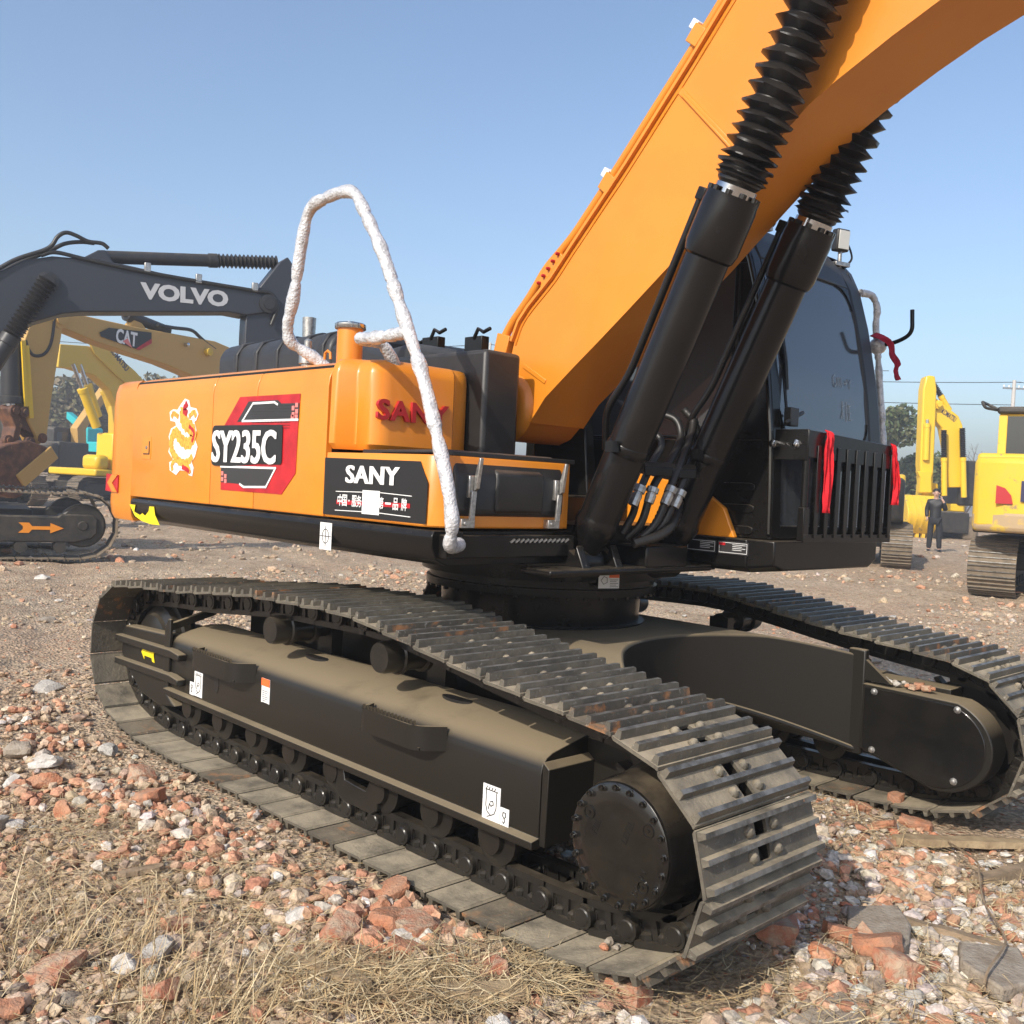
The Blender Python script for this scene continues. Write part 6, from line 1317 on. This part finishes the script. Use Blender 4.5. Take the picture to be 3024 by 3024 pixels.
# small dark machine with a yellow hood at the far left, a teal one, a brown one
YV = thing('excavator', 'excavator with black cab and yellow hood at the left edge under the bellows', 'excavator', (-31.575,6.509,0.696)[:2]+(0.,), R_(20)); bg_tracks(YV, 4.2, .95, .6, 2.4, 40)
house(YV, B['black'], B['kom_bright'], -2.4, 1.6, 2.7, 1.0, 1.9, True, 2.95)
slabp(YV, 'boom', B['kom_bright'], [(1.0,1.5),(.6,3.4),(-.6,5.2),(-2.2,5.4),(-2.2,5.0),(-.9,4.7),(.1,3.2),(.5,1.5)], -.9, -.5)
TL = thing('excavator', 'small teal excavator glimpsed between the yellow booms', 'excavator', (-55.015,19.667,0.420)[:2]+(0.,), R_(200)); bg_tracks(TL, 3.8, .9, .5, 2.2, 36)
house(TL, B['teal'], B['teal'], -2.2, 1.2, 2.4, 1.0, 2.6, True, 3.4); slabp(TL, 'boom', B['teal'], [(.6,1.5),(1.1,3.6),(2.4,4.3),(2.4,3.9),(1.4,3.3),(1.0,1.5)], -.2, .2)
BK2 = thing('excavator', 'dark excavator parked behind the rusty bucket', 'excavator', (-44.963,14.253,0.856)[:2]+(0.,), R_(120)); bg_tracks(BK2, 4.2, .95, .6, 2.4, 40); house(BK2, B['black'], B['black'], -2.4, 1.4, 2.6, 1.0, 2.3, True, 3.0)
slabp(BK2, 'boom', B['cat'], [(.8,1.5),(.6,3.0),(2.6,5.2),(3.9,4.6),(3.8,4.3),(2.7,4.7),(1.2,3.0),(1.3,1.5)], -.2, .2)
# ---- yellow machine at the right edge, its back to us
hd_ = 104.; dv = Vector((math.cos(R_(hd_)), math.sin(R_(hd_)), 0)); nv = Vector((-dv.y, dv.x, 0))
p = Vector((-4.245,14.136,0.045)); o_ = p+dv*2.12-nv*1.2; KR = thing('excavator', 'yellow excavator at the right edge seen from behind with red reflector', 'excavator', (o_.x, o_.y, p.z-.02), R_(hd_))
bg_tracks(KR, 4.3, .95, .70, 2.4, 44, None, None, (-1, 1))
house(KR, B['kom_dirty'], B['kom_dirty'], -2.72, 1.4, 3.02, 1.08, 2.30, False)
MB().prism([(-2.13,-1.51),(-2.46,-1.49),(-2.70,-1.0),(-2.73,0),(-2.70,1.0),(-2.46,1.49),(-2.13,1.51)], 'xy', 1.06, 1.40).build('bumper', mat('scraped_tan_paint', (.42,.30,.17), .6, col2=(.62,.42,.06), scale=4, lo=.5, hi=.6), KR, bevel=.08, seg=3)
C_ = MB().box(-.9,.9,.36,.42,1.3,3.05).box(-.9,-.82,.36,1.34,1.3,3.05).box(-.9,.9,1.28,1.34,1.3,1.9).box(-.93,-.80,1.22,1.35,1.85,3.0).build('cab', B['kom_dirty'], KR, bevel=.01)
MB().box(-1.0,.95,.30,1.38,3.02,3.14).build('cab_roof', B['black'], C_, bevel=.04); MB().box(-.915,-.905,.42,1.22,2.0,2.98).build('rear_window', B['glass'], C_); MB().box(-.82,.9,1.30,1.31,1.9,3.0).build('side_window', B['glass'], C_)
MB().tube(fillet([(-.9,1.36,3.08),(-1.15,1.55,3.10),(-1.15,1.6,3.2),(-.6,1.6,3.22),(-.6,1.36,3.1)], .06), .025, 8).build('roof_rail', B['black'], C_)
me = text_mesh('maker_lettering', 'KOMATSU', 1, B['navy'], .004, .045); fit_text(me, 0, 1.75, -.16, .16); place(me, frame((-2.735,.80,1.70), (0,-1,0), (0,0,1)), 'maker_lettering', KR)
MB().add([(-2.72,1.14,1.50),(-2.72,.90,1.50),(-2.72,.93,1.63),(-2.72,1.02,1.74),(-2.72,1.14,1.78)], [(0,1,2,3,4)]).build('reflector', M['red_paint'], KR, smooth=None).modifiers.new('s', 'SOLIDIFY').thickness = .05
# ---- bright yellow machine in the right background, bucket down
KF = thing('excavator', 'bright yellow excavator with bucket on the ground behind the person', 'excavator', (-13.595,35.245,0.000), R_(46))
zf = (-18.062,46.364,0.174)[2]
slabp(KF, 'arm', B['kom_bright'], [(-1.313,6.150), (-1.191,6.206), (-0.977,6.192), (-0.884,5.721), (-0.838,3.966), (-0.808,2.080), (-0.891,1.799), (-1.168,1.785), (-1.328,2.936), (-1.366,4.568), (-1.386,5.696)], -.45, .05, .05)
slabp(KF, 'boom', B['kom_bright'], [(-0.944,5.467), (-0.698,5.354), (0.092,4.791), (0.264,4.461), (0.370,3.775), (0.348,2.138), (-0.104,2.115), (-0.292,3.491), (-0.508,4.334), (-0.871,4.693)], -.20, .25, .04)
for (a, b) in (((-0.349,1.788), (-0.515,4.234)), ((0.384,1.762), (0.159,4.330))): ram(KF, 'boom_cylinder', (a[0], -.40, a[1]), (b[0], -.40, b[1]), .105, B['kom_bright'], None, .58, .5, True)
a, b = (-0.209,4.977), (-0.900,5.970); ram(KF, 'arm_cylinder', (a[0], -.1, a[1]), (b[0], -.1, b[1]), .10, B['kom_bright'], None, .55, .6, True)
a, b = (-1.160,3.070), (-1.203,4.576); ram(KF, 'bucket_cylinder', (a[0], -.52, a[1]), (b[0], -.52, b[1]), .11, B['kom_bright'], None, .9, .5)
a, b = (-0.535,4.961), (-0.012,4.636); text_on(KF, 'KOMATSU', B['navy'], a, b, .20, -.205, bold=.02)
MB().lathe(((-0.749,5.163)[0], -.25, (-0.749,5.163)[1]), (0,-1,0), [(0,.16),(.12,.16),(.13,.09),(.2,.09)], 16).build('pivot_boss', B['kom_bright'], KF)
MB().lathe(((-1.174,2.692)[0], -.3, (-1.174,2.692)[1]), (0,0,-1), [(0,.12),(.15,.14),(.16,.2),(.2,.2)], 12).build('link_collar', M['rubber'], KF)
slabp(KF, 'bucket_link', B['kom_bright'], [(-1.474,2.652), (-0.908,2.680), (-0.957,2.451), (-0.897,1.887), (-1.349,1.864), (-1.359,2.431)], -.62, -.35, .03)
q0, q1 = (-1.986,1.769), (-0.853,0.374); zb = q1[1]; bk = []
for k in range(9): t = k/8; bk.append((-.75-.55*math.sin(t*math.pi*.9)+.1*t, q0[1]+(zb-q0[1])*t))
MB().prism(bk+[(-.2, zb), (-.2, q0[1])], 'yz', q0[0], q1[0]).build('bucket', B['kom_dirty'], KF, bevel=.02)
for k in range(5):
    x = q0[0]+.10+(q1[0]-q0[0]-.2)*k/4; MB().prism([(y-.03, z) for y, z in bk[:8]]+[(y+.02, z) for y, z in bk[:8]][::-1], 'yz', x-.03, x+.03).build('bucket_rib', B['kom_dirty'], KF); MB().box(x-.06,x+.06,-.80,-.60,zb-.16,zb+.02).build('bucket_tooth', B['kom_dirty'], KF, bevel=.01)
MB().box((-0.825,1.953)[0], (0.733,2.031)[0], .2, 1.6, zf+1.05, zf+1.35).build('deck', B['kom_bright'], KF, bevel=.05)
MB().box((-0.800,1.955)[0], (-0.348,1.977)[0], .1, 1.2, zf+1.3, zf+2.1).build('tool_box', B['kom_bright'], KF, bevel=.1); MB().box((0.392,2.644)[0], (1.045,2.677)[0], .1, 1.5, zf+1.3, zf+3.0).build('cab', B['black'], KF, bevel=.08)
MB().box((-0.384,1.345)[0], (0.773,1.403)[0], -.1, 1.8, zf+.25, zf+1.03).build('lower_body', B['black'], KF, bevel=.04)
for u in ((-0.610,1.334)[0], (0.936,1.411)[0]):
    ch = MB().box(u-.28,u+.28,.0,3.2,zf,zf+.9).build('track', B['track'], KF, bevel=.12, seg=3)
# ---- machine hidden behind the cab: only its crawler shows
HB_ = thing('excavator', 'black excavator whose track shows under the guard of the orange cab', 'excavator', vadd((-8.455,17.121,0.062), (-1.0,2.0,0)), R_(116)); bg_tracks(HB_, 4.2, .95, .6, 2.4, 42); house(HB_, B['kom'], B['black'], -2.4, 1.4, 2.6, 1.0, 2.0, True, 2.6)

# ================================================================ person on the phone
CL = {'jacket': mat('black_leather', (.010,.010,.011), .55, bump=.4, bscale=18), 'trousers': mat('black_cotton', (.016,.016,.018), .85), 'skin': mat('skin', (.48,.29,.21), .5), 'hair': mat('black_hair', (.008,.007,.007), .5), 'shoe': mat('black_shoe_leather', (.012,.012,.012), .4), 'phone': mat('phone_glass', (.01,.01,.012), .15)}
def skin_fig(name, verts, edges, radii, m, parent, sub=2):
    me = bpy.data.meshes.new(name); me.from_pydata(verts, edges, []); o = obj(name, me, parent); sk = o.modifiers.new('skin', 'SKIN'); sk.use_smooth_shade = True
    lay = me.skin_vertices[0].data if len(me.skin_vertices) else None
    if lay:
        for k, r in enumerate(radii): lay[k].radius = (r if isinstance(r, tuple) else (r, r)); lay[k].use_root = (k == 0)
    ss_ = o.modifiers.new('sub', 'SUBSURF'); ss_.levels = ss_.render_levels = sub; me.materials.append(m); return o
pp_ = (-9.908,25.372,0.117)
PE = thing('person', 'person in a black jacket and trousers holding a phone to the ear', 'person', pp_, 0.)
dcam = Vector((CX-pp_[0], CY_-pp_[1], 0)); PE.rotation_euler = (0, 0, math.atan2(dcam.y, dcam.x)+math.pi/2); KS = 1.0; PE.scale = (KS, KS, KS)   # local -y faces the camera, +x is picture left... 
# local axes: -y to the viewer, x to the viewer's right
body_v = [(0,0,.95),(0,0,1.08),(0,.01,1.25),(0,.01,1.40),(0,0,1.50),(0,-.02,1.56),(0,-.03,1.66),(0,-.02,1.73),
          (-.09,0,.90),(-.105,.0,.50),(-.12,.02,.10),(-.122,-.01,.06),(.10,0,.90),(.125,-.01,.50),(.15,.02,.10),(.155,-.01,.06),
          (-.17,.01,1.42),(-.225,.03,1.18),(-.20,-.04,.97),(-.19,-.06,.90),
          (.17,.01,1.42),(.26,-.01,1.19),(.20,-.10,1.42),(.135,-.10,1.52)]
body_e = [(0,1),(1,2),(2,3),(3,4),(4,5),(5,6),(6,7),(0,8),(8,9),(9,10),(10,11),(0,12),(12,13),(13,14),(14,15),(3,16),(16,17),(17,18),(18,19),(3,20),(20,21),(21,22),(22,23)]
body_r = [(.14,.11),(.14,.105),(.15,.11),(.15,.10),(.058,.055),(.060,.06),(.080,.092),(.058,.07),.075,.058,.042,.035,.075,.058,.042,.035,.058,.045,.034,.028,.058,.046,.034,.028]
BD = skin_fig('body', body_v, body_e, body_r, CL['skin'], PE)
sel = [0,8,9,10,12,13,14]; mp = {k: i for i, k in enumerate(sel)}
skin_fig('trousers', [body_v[k] for k in sel], [(mp[a], mp[b]) for a, b in body_e if a in mp and b in mp], [(.155,.125),.095,.082,.070,.095,.082,.070], CL['trousers'], PE)
sel = [1,0,2,3,4,16,17,18,20,21,22]; mp = {k: i for i, k in enumerate(sel)}
jr = {1:(.165,.13),0:(.165,.135),2:(.18,.135),3:(.175,.12),4:(.075,.07),16:.085,17:.068,18:.052,20:.085,21:.070,22:.052}
jv = [body_v[k] if k != 0 else (0,0,.88) for k in sel]; skin_fig('jacket', jv, [(mp[a], mp[b]) for a, b in body_e if a in mp and b in mp], [jr[k] for k in sel], CL['jacket'], PE)
for s, (x, y, z) in ((-1, body_v[10]), (1, body_v[14])): MB().lathe((x, y+.06, .045), (.1*s,-1,0), [(-.03,.04),(.0,.060),(.12,.058),(.20,.050),(.25,.02)], 10).build('shoe', CL['shoe'], PE)
MB().ball((0,.012,1.722), .095, 12, 8, .80).build('hair', CL['hair'], PE)
for s in (-1, 1): MB().ball((s*.032,-.108,1.665), .006, 6, 4).build('eye', CL['hair'], PE)
MB().obox((0,-.122,1.635), (.012,0,0), (0,.014,0), (0,0,.024)).build('nose', CL['skin'], PE, bevel=.006); MB().obox((0,-.112,1.598), (.026,0,0), (0,.006,0), (0,0,.005)).build('mouth', mat('lips', (.30,.12,.10), .5), PE)
for s in (-1, 1): MB().ball((s*.085,-.02,1.655), .022, 6, 5, 1.3).build('ear', CL['skin'], PE)
for k in range(4): MB().tube([(.135,-.115+.016*k,1.52),(.118,-.125+.018*k,1.555),(.100,-.115+.018*k,1.575)], .010, 6).build('finger', CL['skin'], PE)
MB().tube([(.145,-.09,1.53),(.135,-.07,1.565),(.118,-.065,1.59)], .011, 6).build('finger', CL['skin'], PE)
PHN = MB().obox((0,0,0), (.006,0,.002), (0,.034,.01), (.012,-.01,.075)).build('phone', CL['phone'], None, bevel=.004)
PHN.location = PE.matrix_basis @ Vector((.112,-.065,1.60)); PHN.rotation_euler = PE.rotation_euler; PHN.scale = PE.scale; tag(PHN, 'black phone held to the ear of the person in black', 'phone')
# ================================================================ trees
LEAF = vcol_mat('leaf', .6, 0, 20, .25); BARK = mat('bark', (.12,.095,.07), .9, bump=.5, bscale=20); BARE = mat('bare_twig', (.17,.14,.12), .9)
def leafy(p, H, cr, label, cols, n=2600, group=None, squash=.8, name='leafy_tree', trunk=.16):
    r_ = np.random.default_rng(int(abs(p[0]*100)+abs(p[1]*10))); T = thing(name, label, 'tree', p, 0, group)
    base = H-cr*squash*1.05; mb = MB(); mb.tube([(0,0,-.2),(.05*H/6,0,base*.5),(0,.06,base),(.05,0,H-cr*.5)], trunk, 8, rfun=lambda t: trunk*(1-.75*t)); blobs = []
    for k in range(9):
        a = k*2.4; q_ = Vector((math.cos(a)*cr*.55*(.5+.5*r_.random()), math.sin(a)*cr*.55*(.5+.5*r_.random()), H-cr*squash+(r_.random()-.45)*cr*squash*1.1)); blobs.append((q_, cr*(.34+.22*r_.random())))
        mb.tube([(0,0,base*.6+.25*base*r_.random()), tuple(q_*.5+Vector((0,0,base*.35))), tuple(q_)], trunk*.4, 6, rfun=lambda t: trunk*.42*(1-.8*t))
    mb.build('trunk', BARK, T, smooth=60)
    bi = r_.integers(0, len(blobs), n); d = r_.normal(size=(n,3)); d /= np.linalg.norm(d, axis=1)[:,None]; rad = np.array([b[1] for b in blobs])[bi]*(.55+.55*r_.random(n))**.7
    c = np.array([tuple(b[0]) for b in blobs])[bi]+d*rad[:,None]*np.array([1,1,.8]); s = cr*(.035+.045*r_.random(n))
    u = r_.normal(size=(n,3)); u /= np.linalg.norm(u, axis=1)[:,None]; w = np.cross(u, r_.normal(size=(n,3))); w /= np.linalg.norm(w, axis=1)[:,None]
    v = np.stack([c-u*s[:,None]*1.4, c+w*s[:,None]*.7, c+u*s[:,None]*1.4, c-w*s[:,None]*.7], 1).reshape(-1, 3); f = (np.arange(4)[None]+4*np.arange(n)[:,None])
    cc = np.array(cols)[r_.integers(0, len(cols), n)]*(.7+.6*r_.random((n,1))); o = obj('crown', np_mesh('crown', v, f, LEAF, np.repeat(cc, 4, axis=0)), T); o['kind'] = 'stuff' if 0 else ''; del o['kind']; return T
GRN = [(.085,.115,.045),(.11,.13,.055),(.065,.09,.04),(.14,.14,.07)]; OLV = [(.15,.14,.07),(.18,.15,.085),(.11,.11,.055),(.20,.16,.10)]
def gp(u, d): 
    return u
def bare(p, H, label, seed, name='bare_tree', group=None, spread=.5, tr=.10):
    r_ = random.Random(seed); T = thing(name, label, 'tree', p, 0, group); tk = MB(); br = MB()
    def grow(a, d, L, r, lev):
        b = a+d*L; (tk if lev == 0 else br).tube([a, a.lerp(b, .5)+Vector((r_.gauss(0,L*.04), r_.gauss(0,L*.04), 0)), b], r, 6 if lev < 2 else 4, rfun=lambda t: r*(1-.4*t))
        if lev >= 5: return
        for k in range(3 if lev < 3 else 2):
            nd = (d+Vector((r_.gauss(0,spread), r_.gauss(0,spread), r_.gauss(.15,.25)))).normalized(); grow(a.lerp(b, .55+.45*r_.random()), nd, L*(.58+.22*r_.random()), r*.58, lev+1)
    grow(Vector((0,0,-.1)), Vector((.03,0,1)).normalized(), H*.33, tr, 0); tk.build('trunk', BARK, T, smooth=60); br.build('branches', BARE, T, smooth=60); return T
def atd(u, d, name=None): return u
for P_, H, cr, lab in (((-20.286,44.152,1.170), 6.1, 1.55, 'leafy green tree just right of the orange cab'), ((-19.894,47.442,1.252), 4.0, 1.75, 'wide green tree behind the bright yellow arm'), ((-21.425,48.734,1.196), 3.2, .95, 'low green bush left of the bright yellow bucket')):
    leafy((P_[0], P_[1], float(height(P_[0], P_[1]))), H, cr, lab, GRN, 3000)
for P_, H, sd, lab in (((-19.921,54.622,1.385), 5.6, 4, 'tall bare tree behind the right-hand yellow excavator'), ((-21.583,57.220,1.346), 5.0, 9, 'thin bare tree left of the tall bare one at the right'), ((-56.022,24.409,0.978), 7.0, 13, 'bare twiggy tree above the orange engine doors')):
    bare((P_[0], P_[1], float(height(P_[0], P_[1]))), H, lab, sd)
TREE_LABELS = ['olive tree at the very left edge beyond the slate grey boom', 'olive tree seen under the slate grey bellows at the left edge', 'olive tree behind the tan arm on the left', 'olive brown tree just right of the tan arm', 'olive tree above the teal excavator', 'olive tree behind the leaning yellow cylinders', 'olive tree top peeping over the orange door left of the hood', 'olive tree hidden low behind the charcoal engine hood']
for k, (u, d, H, cr) in enumerate(((-60,62.,7.4,2.6), (20,66.,7.6,2.8), (95,72.,7.8,3.0), (175,66.,7.4,2.6), (245,70.,7.9,3.0), (330,75.,8.2,3.2), (430,70.,8.4,2.8), (520,78.,8.6,3.0))):
    P_ = [(-66.259,16.704,1.429), (-69.385,19.229,1.472), (-74.558,22.513,1.467), (-66.943,21.758,1.467), (-69.934,24.422,1.479), (-73.529,27.901,1.487), (-66.843,27.625,1.485), (-73.000,32.770,1.474)][k]
    leafy((P_[0], P_[1], float(height(P_[0], P_[1]))), H, cr, TREE_LABELS[k], OLV, 2200, 'trees behind the left-hand machines', .9)
# ================================================================ poles and wires
CONC = mat('concrete_pole', (.52,.50,.47), .8)
def pole(P_, H, label, r=.13):
    z = float(height(P_[0], P_[1])); T = thing('utility_pole', label, 'pole', (P_[0], P_[1], z)); MB().cyl((0,0,-.2), (0,0,H), r*1.3, r*.8, 14).build('pole_shaft', CONC, T)
    MB().obox((0,0,H-.5), (.45,.47,0), (-.04,.04,0), (0,0,.05)).build('cross_arm', M['zinc'], T)
    for s in (-1,-.5,.5,1): MB().lathe((s*.42,s*.44,H-.45), (0,0,1), [(0,.03),(.05,.05),(.10,.05),(.14,.03)], 8).build('insulator', M['white'], T)
    return (P_[0], P_[1], z+H)
p1 = pole((-20.657,61.074,1.673), 9.1, 'pale concrete utility pole above the right-hand yellow excavator'); p2 = pole((-44.243,39.515,1.525), 10.2, 'small distant utility pole just left of the boom foot', .10)
def wire(a, b, sag, label): 
    a, b = Vector(a), Vector(b); mb = MB(); mb.tube([a.lerp(b, t/24)-Vector((0,0,sag*4*(t/24)*(1-t/24))) for t in range(25)], .022, 5); o = mb.build('power_line', M['hose'], None); tag(o, label, 'wire')
dR = Vector((.6947,.7193,0))
wire(Vector(p1)+Vector((0,0,-.1))+dR*.4, Vector(p1)+dR*-34+Vector((0,0,-.2)), .5, 'upper power line left of the pale concrete pole'); wire(Vector(p1)+Vector((0,0,-1.5)), Vector(p1)+dR*-34+Vector((0,0,-1.6)), .3, 'lower power line left of the pale concrete pole')
wire(Vector(p1)+Vector((0,0,-.1)), Vector(p1)+dR*25+Vector((0,0,.1)), .4, 'power line running right from the pale concrete pole')
wire(Vector(p2)+Vector((0,0,-.1)), Vector(p2)+dR*-30+Vector((0,0,-1.2)), .5, 'power line running left from the small distant pole'); wire(Vector(p2)+Vector((0,0,-.1)), Vector(p2)+dR*25+Vector((0,0,-.5)), .4, 'power line passing behind the boom from the small pole')
# ================================================================ dark car far right
cp = (-27.984,62.664,0.082); CAR = thing('car', 'dark maroon car parked beyond the cab guard', 'car', cp, R_(60)); CP = mat('maroon_car_paint', (.05,.008,.012), .25, coat=.6)
MB().prism([(-2.2,.35),(-2.25,.8),(-2.1,1.0),(-1.6,1.05),(-1.1,1.55),(.5,1.6),(1.1,1.1),(2.0,.98),(2.25,.75),(2.25,.35)], 'xz', -.85, .85).build('body', CP, CAR, bevel=.08, seg=3)
for s in (-1, 1): MB().prism([(-1.45,1.08),(-1.0,1.50),(.42,1.53),(.9,1.10)], 'xz', s*.855-.006, s*.855+.006).build('side_window', B['glass'], CAR)
for x in (-1.4,1.4):
    for s in (-1, 1): MB().lathe((x, s*.72, .33), (0,s,0), [(0,.1),(0,.33),(.16,.33),(.17,.2),(.15,.1)], 20).build('wheel', M['rubber'], CAR)
for s in (-1, 1): MB().box(2.2,2.27,s*.7-.15,s*.7+.15,.68,.82).build('headlight', M['lens'], CAR, bevel=.02); MB().box(-2.27,-2.18,s*.7-.12,s*.7+.12,.75,.95).build('tail_light', M['red_paint'], CAR, bevel=.02)

# ================================================================ dusty air over the yard
hz = MB().box(-940, 940, -940, 940, -1.6, 16).build('haze', None, None, smooth=None); tag(hz, 'thin pale dusty haze over the whole yard', 'haze', kind='stuff')
hm = bpy.data.materials.new('dusty_air'); hm.use_nodes = True; ht = hm.node_tree; ht.nodes.clear()
pv = ht.nodes.new('ShaderNodeVolumePrincipled'); pv.inputs['Color'].default_value = (.92,.92,.93,1); pv.inputs['Density'].default_value = .0040; pv.inputs['Anisotropy'].default_value = .3
ou = ht.nodes.new('ShaderNodeOutputMaterial'); ht.links.new(pv.outputs['Volume'], ou.inputs['Volume']); hz.data.materials.append(hm)
